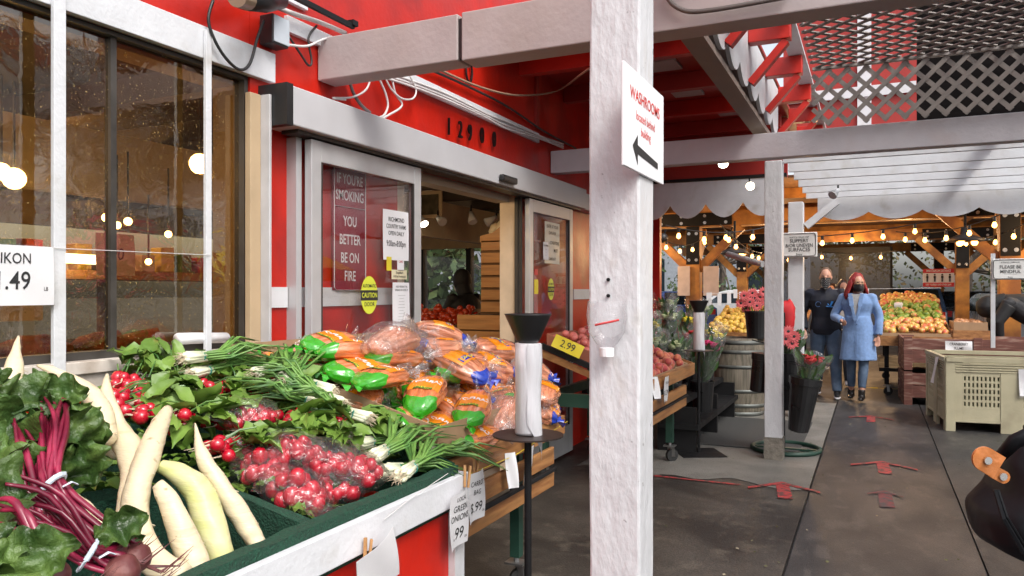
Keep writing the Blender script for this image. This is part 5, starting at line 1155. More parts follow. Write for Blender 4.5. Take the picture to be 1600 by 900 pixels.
# ---------------- timber pavilion ----------------
pv = thing('timber_pavilion', 'oiled timber pavilion with black steel plates beyond the arcade', 'pavilion', (-.5, 16, 0))
PX = (-3.35, 1.93); PY = (16.0, 22.5, 29.0)
BOLT = mat('zinc bolt', (.55, .55, .55), .3, .9)
def pbox(a, c, nm, m=TIMBER, par=pv, **k): return MB().box(a, c).build(nm, m, par, **k)
def bolts(par, pts, r=.022):
    b = MB()
    for p, d in pts: p = Vector(p); d = Vector(d); b.tube([p, p + d * .012], r, 10)
    b.build('bolt', BOLT, par)
for ix, x in enumerate(PX):
    for y in PY:
        yy = y if ix == 0 else {16.0: 14.2, 22.5: 21.2, 29.0: 28.4}[y]; w_ = .14
        pbox((x - w_, yy - w_, 0), (x + w_, yy + w_, 2.83), 'timber_post', bevel=.006)
        pl = pbox((x - w_ * .95, yy - w_ - .014, 2.05), (x + w_ * .95, yy - w_ - .002, 2.825), 'steel_plate', STEEL)
        bolts(pl, [((x + sx * .075, yy - w_ - .014, z), (0, -1, 0)) for sx in (-1, 1) for z in (2.14, 2.68)], .033)
        for sx in (-1, 1):
            MB().bar((x + sx * .1, yy, 1.95), (x + sx * .95, yy, 2.8), .15, .17).build('knee_brace', TIMBER, pv, bevel=.004)
            if sx > 0: MB().bar((x, yy + sx * .1, 1.95), (x, yy + sx * .95, 2.8), .15, .17).build('knee_brace', TIMBER, pv, bevel=.004)
for y in (16.0, 22.5, 29.0):
    pbox((-6.5, y - .11, 2.832), (7.5, y + .11, 3.13), 'timber_beam', bevel=.006)
    for xc in (-3.35, 1.93):
        pl = pbox((xc - .78, y - .124, 2.84), (xc + .78, y - .112, 3.1), 'steel_plate', STEEL); bolts(pl, [((xc + q, y - .124, z), (0, -1, 0)) for q in (-.66, -.24, .24, .66) for z in (2.9, 3.04)], .033)
for x in PX: pbox((x - .1, 13.0, 3.132), (x + .1, 30, 3.38), 'long_timber', bevel=.006)
pbox((1.0, 14.1, 2.832), (7.5, 14.3, 3.12), 'timber_beam', bevel=.006)
for y in (14.8, 17.6, 19.2, 20.8, 24.1, 25.7, 27.3): pbox((-6.5, y, 3.2), (7.5, y + .08, 3.38), 'rafter')
RB = mat('brown roof boards', (.22, .11, .045), .7, var=.3, sc=4, stretch=(8, 1, 1))
pbox((-6.5, 13.5, 3.385), (7.5, 20.0, 3.43), 'roof_boards', RB); pbox((-6.5, 21.5, 3.385), (7.5, 30, 3.43), 'roof_boards', RB)
# white display boards hung by the near post
for a, b_, lb in ((1059, 1078, 'white board hanging left of the near timber post'), (1099, 1123, 'white board hanging right of the near timber post')):
    P, Q = at(a, 416, Y=15.8), at(b_, 462, Y=15.8); o = thing('hanging_board', lb, 'board', (P + Q) / 2); MB().box((P.x, 15.79, Q.z), (Q.x, 15.81, P.z)).build('panel', mat('pale pink board', (.62, .52, .48), .6), o)
# dark mesh screen and panel
SCR = film('black mesh screen', (.42, .43, .46), .06, .3, .3, 3, base=.01, milk=.06)
P, Q = at(1258, 388, Y=24), at(1391, 500, Y=24); o = thing('mesh_screen', 'large black mesh screen hung behind the walking couple', 'screen', ((P.x + Q.x) / 2, 24, 0))
MB().box((P.x - 1.2, 24, .3), (Q.x, 24.015, P.z)).build('mesh', SCR, o); MB().box((Q.x, 23.98, .3), (Q.x + .06, 24.04, P.z)).build('edge_bar', STEEL, o); MB().box((P.x - 1.2, 23.98, .25), (Q.x, 24.04, .31)).build('edge_bar', STEEL, o)
# string lights
def sag(P, Q, d, n=14): return [P.lerp(Q, t / n) - Vector((0, 0, d * 4 * (t / n) * (1 - t / n))) for t in range(n + 1)]
def string(lb, P, Q, d, nb):
    o = thing('string_lights', lb, 'string lights', (P + Q) / 2, 0, 'strings of warm bulbs in the pavilion'); MB().tube(sag(P, Q, d), .008, 5).build('cable', CABLEB, o)
    for k in range(nb):
        t = (k + .5) / nb; p = P.lerp(Q, t) - Vector((0, 0, d * 4 * t * (1 - t)))
        s_ = MB().tube([p, p - Vector((0, 0, .07))], .022, 8).build('socket', CABLEB, o); MB().lathe(p - Vector((0, 0, .17)), [(.008, .02), (.026, .035), (.032, .055), (.022, .085), (.016, .1)], 10).build('bulb', LBULB, s_, smooth=True)
string('string of bulbs across the near edge of the pavilion', at(1262, 370, Y=13.0), at(1455, 345, Y=13.0), .04, 4)
string('string of three bulbs before the black mesh screen', at(1262, 392, Y=18.5), at(1400, 392, Y=18.5), .05, 3)
string('string of bulbs crossing from the left post to the middle', at(1040, 352, Y=10.8), at(1230, 345, Y=12.5), .14, 5)
string('string of bulbs running away along the left timber', at(1125, 350, Y=11.4), at(1190, 395, Y=17), .1, 5)
string('string of bulbs behind the near left post', at(1030, 370, Y=13), at(1110, 362, Y=15), .2, 4)
string('string of bulbs at the right above the distance sign', at(1400, 362, Y=14), at(1575, 330, Y=12), .12, 5)
string('string of bulbs far right beside the black plate', at(1500, 370, Y=17), at(1600, 350, Y=13), .1, 4)
string('string of bulbs between the second and third white posts', at(1222, 392, Y=12), at(1262, 388, Y=14), .05, 2)
def pendant(px, py, Y, lb, n=3, s_=1.0):
    P = at(px, py, Y=Y); o = thing('pendant_lamp', lb, 'pendant lamp', P, 0, 'dark pendant lamps')
    MB().lathe(P, [(.24 * s_, -.05), (.2 * s_, 0), (.06 * s_, .06), (.05 * s_, .16), (.0, .16)], 20).build('shade', DARK, o, smooth=True); MB().tube([P + Vector((0, 0, .16)), P + Vector((0, 0, .5))], .02, 8).build('stem', STEEL, o)
    for k in range(n): a = 2 * pi * k / n; MB().ball(P + Vector((.11 * cos(a) * s_, .11 * sin(a) * s_, -.07)), .042 * s_, 10).build('bulb', LBULB, o, smooth=True)
pendant(1148, 392, 13.2, 'dark pendant lamp with glowing bulbs beside the second white post', 3, 1.0); pendant(1508, 372, 13.2, 'dark pendant lamp with three bright bulbs on the right', 3, 1.1)
for px, py, Y, lb in ((1036, 372, 13.2, 'black ball spotlight by the red wall end'), (1140, 367, 14.4, 'black ball spotlight above the left pendant lamp')):
    o = thing('ball_spotlight', lb, 'spot lamp', at(px, py, Y=Y)); P = at(px, py, Y=Y); MB().ball(P, .09, 12).build('lamp_head', BLACK, o, smooth=True); MB().tube([P, P + Vector((.05, 0, .15))], .015, 6).build('arm', STEEL, o)
b = MB()
for k in range(170):
    x, y = rnd.uniform(-1.6, 1.6), rnd.uniform(2.6, 10) ; s_ = rnd.uniform(.003, .011) * (1 + (k % 17 == 0)); a = rnd.uniform(0, 3)
    u, v = Vector((cos(a), sin(a), .1)) * s_, Vector((-sin(a), cos(a), .2)) * s_ * rnd.uniform(.3, 1); c = Vector((x, y, .009)); b.add([c - u - v, c + u - v * .6, c + u * .7 + v, c - u + v], [(0, 1, 2, 3)])
tag(b.build('floor_litter', mat('dry litter', (.3, .26, .18), .8, var=.6, sc=3, col2=(.08, .1, .03), c2lo=.45, c2hi=.55, dsc=2)), 'scattered crumbs of dry leaf and paper on the paving', 'litter', kind='stuff')
# ---------------- hanging signs ----------------
def board(nm, lb, l, t, r, b_, Y, lines, m=PAPER, ink=INK, cat='sign', brd=.004):
    P, Q = at(l, (t + b_) / 2, Y=Y), at(r, (t + b_) / 2, Y=Y); w_ = Q.x - P.x; C = (P + Q) / 2; h = (b_ - t) * dep(C) / F; C.z = EYE + (CY - (t + b_) / 2) * dep(C) / F
    o = thing(nm, lb, cat, C); MB().box(C - Vector((w_ / 2, 0, h / 2)), C + Vector((w_ / 2, .02, h / 2))).build('sign_board', m, o, bevel=.012)
    T_ = MB(); 
    for ln in lines: T_.text(ln[0], C + Vector((0, 0, ln[1] * h)), (1, 0, 0), ZD, ln[2] * h, bold=.012, sx=ln[3] if len(ln) > 3 else .9, thick=.004)
    if lines: T_.build('lettering', ink, o)
    if brd:
        b2 = MB().tube([C + Vector((a * w_ * .46, -.003, c_ * h * .45)) for a, c_ in ((-1, -.8), (-1, .8), (-.9, 1), (.9, 1), (1, .8), (1, -.8), (.9, -1), (-.9, -1), (-1, -.8))], brd, 4); b2.build('border_line', ink, o)
    return o, C, w_, h
GRI = mat('grey lettering', (.1, .1, .1), .5); SB = mat('off white sign', (.8, .8, .78), .5)
board('hanging_sign', 'white sign reading slippery and or uneven surfaces on the third white post', 1221, 363, 1277, 402, 9.6, [('WATCH YOUR STEP', .3, .09), ('SLIPPERY', .16, .2), ('&/OR UNEVEN', -.03, .2, .8), ('SURFACES', -.2, .2), ('Enjoy', -.38, .12)], SB, GRI)
board('hanging_sign', 'white sign reading please be mindful at the right edge', 1550, 404, 1608, 437, 9.5, [('A FRIENDLY REMINDER', .32, .08), ('PLEASE BE', .1, .22), ('MINDFUL', -.12, .22), ('____________', -.2, .1), ('Enjoy', -.38, .1)], SB, GRI)
P = at(1552, 470, Y=9.52); tag(MB().box((P.x - .02, 9.53, .9), (P.x + .02, 9.56, 1.9)).build('sign_pole', WHITE), 'thin white pole holding the please be mindful sign', 'pole')
REDS = mat('red sign print', (.6, .03, .03), .5)
o, C, w_, h = board('distance_sign', 'white sign with red bands and four black figures about keeping distance', 1442, 420, 1491, 448, 15.9, [], PAPER, INK, brd=0)
MB().box(C + Vector((-w_ / 2, -.004, h * .27)), C + Vector((w_ / 2, -.001, h / 2))).box(C + Vector((-w_ / 2, -.004, -h / 2)), C + Vector((w_ / 2, -.001, -h * .27))).build('red_band', REDS, o)
MB().text('MAINTAIN 2M DISTANCE', C + Vector((0, -.003, h * .385)), (1, 0, 0), ZD, h * .17, bold=.02, sx=.62, thick=.003).text('KEEP YOURSELF AND OTHERS SAFE', C + Vector((0, -.003, -h * .385)), (1, 0, 0), ZD, h * .14, bold=.02, sx=.56, thick=.003).build('lettering', PAPER, o)
for k in range(4):
    c = C + Vector(((k - 1.5) * w_ * .24, -.004, 0)); MB().ball(c + Vector((0, 0, h * .17)), h * .05, 8, sc=(1, .1, 1)).box(c + Vector((-h * .055, 0, -.02 * h)), c + Vector((h * .055, -.003, h * .11))).box(c + Vector((-h * .04, 0, -.22 * h)), c + Vector((-h * .005, -.003, -.02 * h))).box(c + Vector((h * .005, 0, -.22 * h)), c + Vector((h * .04, -.003, -.02 * h))).build('figure', INK, o)
# small price tags on a wire by the pears
for k, (px, py, ww, hh) in enumerate(((1108, 468, 8, 22), (1124, 468, 6, 18), (1139, 466, 6, 17), (1149, 459, 6, 14), (1157, 462, 4, 12), (1352, 458, 10, 14))):
    P = at(px, py, Y=12.2); v = dep(P); a = ww / 2 * v / F; c_ = hh / 2 * v / F; o = tag(MB().box((P.x - a, 12.2, P.z - c_), (P.x + a, 12.206, P.z + c_)).jit(.004, 6).build('price_tag', PAPER), ('first', 'second', 'third', 'fourth', 'last')[k] + ' white tag from the left on the wire above the pears' if k < 5 else 'white tag pinned to the wire right of the red haired woman', 'price tag', 'small white tags on wires')
tag(MB().tube([at(1100, 459, Y=12.22), at(1170, 458, Y=12.22)], .004, 5).build('wire', CABLEW), 'thin wire holding the white tags above the pears', 'wire')
tag(MB().tube([at(1300, 452, Y=12.6), at(1470, 450, Y=12.6)], .004, 5).build('wire', CABLEW), 'thin wire stretched behind the red haired woman', 'wire')
# ---------------- fruit piles ----------------
def fruit_proto(nm, r, m, lump=.08, sc=(1, 1, .95)):
    me = MB().ball((0, 0, 0), r, 12, lump=lump, sc=sc).build(nm, m, smooth=True, local=True); me.location = (0, 0, -40); return me
def pile(nm, protos, lb, cat, grp, x0, x1, y0, y1, zf, nx, ny, layers=1, jt=.42, keep=lambda a, b: True, pick=None):
    """rows of fruit on a bed; zf(x,y) gives the bed height"""
    for L_ in range(layers):
        for i in range(nx):
            for j in range(ny):
                a, b_ = (i + .5 + rnd.uniform(-jt, jt)) / nx, (j + .5 + rnd.uniform(-jt, jt)) / ny
                if not keep(a, b_): continue
                if L_ and rnd.random() < .45: continue
                k = pick(a, b_) if pick else rnd.randrange(len(protos)); pr = protos[k]; x, y = x0 + (x1 - x0) * a, y0 + (y1 - y0) * b_
                P = Vector((x, y, zf(x, y) + pr['r'] * (.9 + 1.3 * L_) + rnd.uniform(-.014, .022)))
                if pr.get('n', 0) == 0: o = pr; pr['n'] = 1
                else: o = pr.copy(); COL.objects.link(o)
                o.location = P; o.rotation_euler = (rnd.uniform(-3, 3), rnd.uniform(-3, 3), rnd.uniform(-3, 3)); s_ = rnd.uniform(.78, 1.14); o.scale = (s_,) * 3
                tag(o, lb[k] if isinstance(lb, (list, tuple)) else lb, cat, grp[k] if isinstance(grp, (list, tuple)) else grp)
def P_(nm, r, m, **k): o = fruit_proto(nm, r, m, **k); o['r'] = r; return o
PEACH = mat('peach skin', (.55, .16, .07), .6, var=.2, sc=12, col2=(.3, .03, .035), c2lo=.42, c2hi=.6, dsc=14, sheen=.3); APG = mat('green apple skin', (.17, .30, .03), .35, var=.15, sc=10, col2=(.3, .36, .06), dsc=9, coat=.3)
APP = mat('blush apple skin', (.62, .42, .1), .35, var=.15, sc=10, col2=(.55, .1, .05), c2lo=.48, c2hi=.62, dsc=12, coat=.3); PEAR = mat('yellow pear skin', (.55, .36, .05), .45, var=.15, sc=10, col2=(.45, .2, .05), c2lo=.5, c2hi=.7, dsc=9)
TOM = mat('tomato skin', (.55, .05, .012), .25, coat=.4, var=.15); POT = mat('dark plum skin', (.12, .015, .03), .4, var=.3)
# peach rack right of the big post
rk = thing('peach_rack', 'rolling wooden rack with green legs holding crates of peaches, right of the big post', 'rack', (-1.95, 6.1, 0))
def zr(x, y=0): return .77 + .36 * (-1.45 - x)
for a, c_, nm, m in (((-1.47, 5.5, .76), (-1.44, 6.9, .86), 'slat', WOODC), ((-1.51, 5.4, .60), (-1.48, 6.75, .68), 'slat', WOODC), ((-1.51, 5.4, .50), (-1.48, 6.75, .57), 'slat', WOODC), ((-1.49, 5.4, .58), (-1.462, 6.75, .595), 'metal_strip', STEEL)): MB().box(a, c_).build(nm, m, rk, bevel=.003)
MB().add([(-1.47, 5.5, .76), (-1.47, 6.9, .76), (-2.32, 6.9, 1.07), (-2.32, 5.5, 1.07)], [(0, 1, 2, 3)]).build('rack_bed', WOODC, rk)
MB().add([(-1.46, 6.9, .76), (-2.32, 6.9, 1.07), (-2.32, 6.9, 1.17), (-1.46, 6.9, .86), (-1.46, 6.93, .76), (-2.32, 6.93, 1.07), (-2.32, 6.93, 1.17), (-1.46, 6.93, .86)], [(0, 1, 2, 3), (7, 6, 5, 4), (0, 4, 5, 1), (3, 2, 6, 7), (0, 3, 7, 4)]).build('side_slat', WOODC, rk)
for x in (-1.62, -2.35):
    for y in (5.6, 6.72): MB().box((x - .03, y - .03, .17), (x + .03, y + .03, .84)).build('leg', GREENP, rk); caster(x, y, rk, .8)
MB().box((-2.37, 5.3, .62), (-2.33, 6.7, .70)).build('rail', GREENP, rk); MB().box((-1.64, 5.3, .5), (-1.6, 6.7, .56)).build('rail', GREENP, rk)
MB().box((-2.3, 5.46, .62), (-1.5, 5.5, .72)).build('end_rail', GREENP, rk)
MB().add([(-1.47, 5.46, .745), (-2.32, 5.46, 1.055), (-2.32, 5.46, 1.10), (-1.47, 5.46, .79), (-1.47, 5.495, .745), (-2.32, 5.495, 1.055), (-2.32, 5.495, 1.10), (-1.47, 5.495, .79)], [(0, 1, 2, 3), (7, 6, 5, 4), (3, 2, 6, 7), (0, 3, 7, 4), (1, 5, 6, 2), (0, 4, 5, 1)]).build('metal_edge', STEEL, rk)
MB().add([(-1.5, 5.47, .69), (-2.32, 5.47, .99), (-2.32, 5.47, 1.05), (-1.5, 5.47, .74)], [(0, 1, 2, 3)]).build('wood_edge', WOODC, rk)
def crate_(x0, x1, y0, y1, zf, lb, m=CARD, h=.1, nm='fruit_box', cat='box', grp=None):
    o = thing(nm, lb, cat, ((x0 + x1) / 2, (y0 + y1) / 2, zf(x1, y0)), 0, grp)
    for p, q in (((x1, y0), (x1, y1)), ((x0, y0), (x0, y1)), ((x1, y0), (x0, y0)), ((x1, y1), (x0, y1))):
        p, q = Vector((*p, zf(*p))), Vector((*q, zf(*q))); t = Vector((.008, .008, 0)); H_ = Vector((0, 0, h))
        MB().add([p, q, q + H_, p + H_, p + t, q + t, q + t + H_, p + t + H_], [(0, 1, 2, 3), (7, 6, 5, 4), (3, 2, 6, 7), (0, 3, 7, 4), (1, 5, 6, 2)]).build('box_side', m, o)
    MB().add([(x0, y0, zf(x0, y0)), (x1, y0, zf(x1, y0)), (x1, y1, zf(x1, y1)), (x0, y1, zf(x0, y1))], [(0, 1, 2, 3)]).build('box_bottom', m, o); return o
peach = [P_('peach', .04, PEACH), P_('peach', .043, PEACH, lump=.12)]
for (x0, x1, y0, y1, lb) in ((-1.9, -1.5, 5.56, 6.85, 'cardboard tray of peaches at the front of the rolling rack'), (-2.3, -1.94, 6.2, 6.85, 'cardboard tray of peaches at the back of the rack')):
    crate_(x0, x1, y0, y1, lambda x, y: zr(x) + .0, lb, h=.07); pile('peach', peach, 'peach in the trays on the rolling rack right of the big post', 'peach', 'peaches on the rack', x0 + .03, x1 - .03, y0 + .03, y1 - .03, lambda x, y: zr(x) + .01, 4, 13 if y1 - y0 > .7 else 7, 2)
tag(card('price_card', 'price card 1.29 hanging under the peaches on the rack', at(1041, 608, X=-1.42), (-.15, 1, 0), (.05, .15, 1), .17, .2, [('PEACHES', .05, .03), ('$1.29', -.03, .06)], group='price cards of the shop'), None)
tag(card('price_card', 'narrow price card hanging at the left of the peach card', at(1025, 606, X=-1.43), (.6, 1, 0), (-.15, .1, 1), .06, .16, [], group='price cards of the shop'), None)
crate_(-2.3, -1.93, 5.53, 6.12, lambda x, y: zr(x) + .004, 'red brown cardboard box of plums left of the big post', mat('red brown card', (.3, .1, .06), .7), .09)
pile('plum', [P_('plum', .036, mat('pink plum skin', (.5, .13, .11), .4, var=.2, sc=9))], 'pink plum in the box left of the big post', 'plum', 'plums in the box on the rack', -2.27, -1.96, 5.57, 6.08, lambda x, y: zr(x) + .03, 4, 6, 2)
card('price_card', 'yellow price card reading 2.99 leaning on the plum box', at(887, 541, Y=5.43), (1, .1, -.42), (.3, .25, 1), .24, .1, [('2.99', 0, .08, INK, 0, .9)], group='price cards of the shop', m=YEL, sleeve=False, bend=.003)
# ---------------- barrels, flowers ----------------
BARW = mat('grey barrel oak', (.2, .17, .13), .7, var=.3, sc=4, stretch=(12, 12, .6), bump=.4, bsc=12, col2=(.12, .11, .08), dsc=3); HOOP = mat('grey hoop', (.16, .17, .16), .5, .6, var=.3)
def barrel(px, Y, lb, h=.93):
    P = at(px, 600, Y=Y); P.z = 0; o = thing('barrel', lb, 'barrel', P, 0, 'old oak barrels'); R = lambda t: .285 + .075 * sin(pi * t)
    b = MB().lathe(P, [(R(k / 12), h * k / 12) for k in range(13)] + [(.26, h), (.26, h - .03), (.0, h - .03)], 28); b.build('staves', BARW, o, smooth=True)
    for t, w_ in ((.03, .05), (.14, .045), (.33, .04), (.64, .04), (.83, .045), (.95, .05)): MB().lathe(P, [(R(t - w_ / 2 / h) + .004, h * t - w_ / 2), (R(t + w_ / 2 / h) + .004, h * t + w_ / 2)], 28).build('hoop', HOOP, o, smooth=True)
    return o, P
barrel(1155, 9.75, 'old grey oak barrel standing behind the second white post')
PINKM = mat('pink petal', (.75, .16, .17), .6, var=.15, sc=9); YELF = mat('yellow petal', (.8, .62, .03), .6); WHF = mat('pale green petal', (.5, .55, .3), .6); MAG = mat('magenta petal', (.6, .04, .16), .6); REDF = mat('red petal', (.45, .02, .02), .6)
STG = mat('flower stem green', (.07, .17, .04), .5, var=.2); BUCK = mat('black bucket', (.012, .012, .013), .35, var=.2)
def flower(par, c, r, m, n=14, face=(0, -1, .35), dbl=True):
    b = MB(); f = Vector(face).normalized(); u = f.cross(Vector((0, 0, 1))).normalized(); v = u.cross(f)
    for L_ in range(2 if dbl else 1):
        for k in range(n):
            a = 2 * pi * (k + .5 * L_) / n; d = u * cos(a) + v * sin(a); rr = r * (1 - .3 * L_); s_ = (u * -sin(a) + v * cos(a)) * r * .17
            c0 = c + f * .006 * L_; b.add([c0 + d * r * .15, c0 + d * rr * .6 + s_ + f * r * .12, c0 + d * rr + f * r * .05, c0 + d * rr * .6 - s_ + f * r * .12], [(0, 1, 2, 3)])
    fl = b.build('flower', m, par); MB().ball(c + f * .008, r * .22, 8).build('flower_centre', DARK, fl, smooth=True)
def bucket(P, h=.3, r=.13, lb='', grp='black flower buckets'):
    o = thing('flower_bucket', lb, 'bucket', P, 0, grp); P = Vector(P)
    MB().lathe(P, [(r * .78, 0), (r * .96, h * .93), (r * 1.03, h * .93), (r * 1.03, h), (r * .95, h), (r * .75, .02), (0, .02)], 22).build('bucket_wall', BUCK, o, smooth=False); return o
# gerberas on the barrel
Pg = at(1184, 524, Y=9.7); Pg.z = .93; bucket(Pg, .33, .16, 'black bucket of pink gerberas standing on the oak barrel')
gb_ = thing('gerbera_bunch', 'bunch of coral pink gerberas in the bucket on the barrel', 'flowers', Pg + Vector((0, 0, .3)))
for k, (px, py) in enumerate(((1163, 462), (1176, 458), (1188, 464), (1172, 472), (1183, 478), (1196, 470), (1158, 474), (1166, 482), (1193, 456))):
    c = at(px, py, Y=9.6 + .05 * (k % 3)); flower(gb_, c, .072, PINKM); MB().tube([c + Vector((0, .02, -.01)), c.lerp(Pg, .5) + Vector((0, 0, .05)), Pg + Vector((rnd.uniform(-.06, .06), 0, .3))], .007, 6).build('stem', STG, gb_)
# shelf with bouquets along the wall
sh = thing('flower_shelf', 'low stepped black bench holding buckets of bouquets along the shop wall', 'shelf', (-2.1, 8.2, 0))
for z, x in ((.42, -1.62), (.22, -1.45)): MB().box((x - .38, 7.1, z), (x, 9.4, z + .05)).build('shelf_board', STEEL, sh)
MB().box((-2.58, 7.1, .5), (-2.0, 9.4, .55)).build('shelf_board', STEEL, sh)
for y in (7.15, 8.2, 9.3): MB().box((-1.84, y, 0), (-1.48, y + .05, .42)).build('shelf_leg', STEEL, sh); MB().box((-2.5, y, 0), (-2.4, y + .05, .5)).build('shelf_leg', STEEL, sh)
CELLO = film('cellophane', (.95, .97, .96), .4, .12, 2.2, 14, milk=.07, base=.12)
def bouquet(P, lb, m, n=5, lean=(0, 0), h=.5, fr=.045, green=True):
    P = Vector(P); o = thing('bouquet', lb, 'bouquet', P, 0, 'bouquets wrapped in cellophane'); ax = Vector((lean[0], lean[1], 1)).normalized()
    f = MB(); Rr = lambda t: .03 + .13 * t
    u = ax.cross(Vector((0, 1, 0))).normalized(); v = ax.cross(u)
    f.grid(lambda a, t: P + ax * (h * t * (1 + .12 * sin(a * 19) * (t > .9))) + (u * cos(2 * pi * a) + v * sin(2 * pi * a)) * Rr(t) * (1 + .1 * sin(a * 31)), 30, 8); f.build('cellophane_sleeve', CELLO, o, smooth=True)
    lf = MB()
    for k in range(60):
        a = rnd.uniform(0, 2 * pi); t = rnd.uniform(.2, .85); leaf(lf, P + ax * h * t + (u * cos(a) + v * sin(a)) * Rr(t) * rnd.uniform(.2, .9), ax + (u * cos(a) + v * sin(a)) * .6, v, .12, .045, .3, .1, 3, 2, seed=k)
    for k in range(n): a = 2 * pi * k / n; lf.tube([P, P + ax * h * .7 + (u * cos(a) + v * sin(a)) * .06], .004, 5)
    lf.build('foliage', STG, o, smooth=True)
    for k in range(n):
        a = 2 * pi * k / n + .4; r = (.05 + .035 * (k % 2)) if k else 0; c = P + ax * h * (.82 + .08 * rnd.random()) + (u * cos(a) + v * sin(a)) * r
        b = MB().ball(c, fr, 10, lump=.5, sc=(1, 1, .7)); 
        for q in range(16): e_ = 2.4 * q; leaf(b, c, (cos(e_), sin(e_), .5), (0, 0, 1), fr * 1.3, fr * .5, .2, .1, 2, 2, seed=q)
        b.build('flower', m, o, smooth=True)
    return o
bq = [ (1020,560,8.0,YELF,'yellow bouquet right against the big white post',(-.1,0)), (1045,545,8.6,WHF,'pale green bouquet in clear wrap left of the yellow chrysanthemums',(0,0)), (1062,548,8.8,YELF,'bouquet with bright yellow chrysanthemums tilted to the right',(.25,0)),
 (1032,590,7.6,WHF,'bouquet of closed green lilies low by the peaches',(-.1,-.1)), (1055,595,7.7,WHF,'bouquet in a white dotted sleeve just left of the bag stand',(.08,-.1)), (1075,575,8.2,REDF,'bouquet with small red and orange blooms behind the bag stand',(.1,0)),
 (1100,570,8.7,YELF,'wide bouquet of yellow chrysanthemums right of the bag stand',(.2,0)), (1098,592,8.0,MAG,'bouquet of pink blooms low between bag stand and barrel',(.15,-.1)), (1040,520,9.2,WHF,'tall white bouquet at the back near the wall end',(0,0)), (1085,530,9.2,WHF,'clear wrapped bouquet at the back before the timber post',(.1,0))]
for k, (px, py, Y, m, lb, ln) in enumerate(bq):
    P = at(px, py, Y=Y); bouquet(P - Vector((0, 0, .12)), lb, m, 9 + k % 4, ln, .56, .04); bucket((P.x, P.y, P.z - .34), .32, .12, ('first', 'second', 'third', 'fourth', 'fifth', 'sixth', 'seventh', 'eighth', 'ninth', 'tenth')[k] + ' black bucket of the bench, under the ' + lb.split(' right')[0].split(' left')[0].split(' low')[0].split(' tilted')[0].split(' in ')[0].split(' just')[0].split(' behind')[0].split(' at ')[0])
# bucket stand by the second post
bs = thing('bucket_stand', 'black metal bucket stand with a ring foot beside the second white post', 'stand', (-.62, 7.3, 0)); Pc = at(1228, 704, Z=.0); C0 = Vector((Pc.x, Pc.y, 0))
MB().tube([C0 + Vector((.3 * cos(a), .3 * sin(a), .025)) for a in [2 * pi * k / 32 for k in range(33)]], .022, 8).build('ring_foot', GREENP, bs, smooth=True)
MB().tube([C0 + Vector((-.03, .0, .02)), C0 + Vector((-.03, 0, 1.3))], .024, 10).build('pole', STEEL, bs); MB().box(C0 + Vector((-.3, -.02, .01)), C0 + Vector((.3, .02, .03))).build('cross_bar', GREENP, bs)
def tilt_bucket(px, pt, pb, Y, w_, lb, tl=.25):
    A, B_ = at(px[0], pt, Y=Y), at(px[1], pb, Y=Y); o = thing('flower_bucket', lb, 'bucket', B_, 0, 'black flower buckets'); d = (A - B_).normalized(); L_ = (A - B_).length
    MB().tube([B_, B_ + d * .01, A - d * .06, A - d * .058, A], [.07, .085, w_ * .93, w_ * 1.02, w_ * 1.04], 20).build('bucket_wall', BUCK, o); MB().tube([A + Vector((w_, 0, 0)), A + Vector((w_ * .3, -.08, .1)), A + Vector((-w_, 0, .12))], .005, 5).build('bucket_handle', STEEL, o); return A
A = tilt_bucket((1259, 1247), 590, 674, 7.15, .135, 'black bucket stack hanging right of the second post, holding a red and yellow bouquet')
bouquet(A - Vector((0, 0, .1)), 'small bouquet of red, yellow and blue blooms in the hanging bucket', REDF, 6, (.2, 0), .3, .05)
A2 = tilt_bucket((1191, 1186), 552, 612, 7.35, .09, 'black bucket showing left of the second post')
A3 = tilt_bucket((1232, 1230), 552, 640, 7.5, .12, 'black bucket behind the post with pink gerberas')
g2 = thing('gerbera_bunch', 'pink gerberas leaning out right of the second white post', 'flowers', A3)
for k, (px, py) in enumerate(((1232, 518), (1241, 526), (1228, 530), (1238, 537))): c = at(px, py, Y=7.3); flower(g2, c, .062, PINKM); MB().tube([c, A3 - Vector((0, 0, .05))], .006, 6).build('stem', STG, g2)
bouquet(A3 - Vector((0, 0, .1)), 'white and blue bouquet under the pink gerberas', mat('blue petal', (.1, .15, .6), .6), 5, (.05, 0), .28)
# red bag hanging between the posts
P = at(1229, 495, Y=9.2); tag(MB().ball(P, .16, 14, sc=(.6, .5, 1.4), lump=.25).build('red_bag', mat('red cloth', (.5, .015, .02), .7, var=.2, bump=.4, bsc=10), smooth=True), 'red cloth bag hanging between the second and third white posts', 'bag')
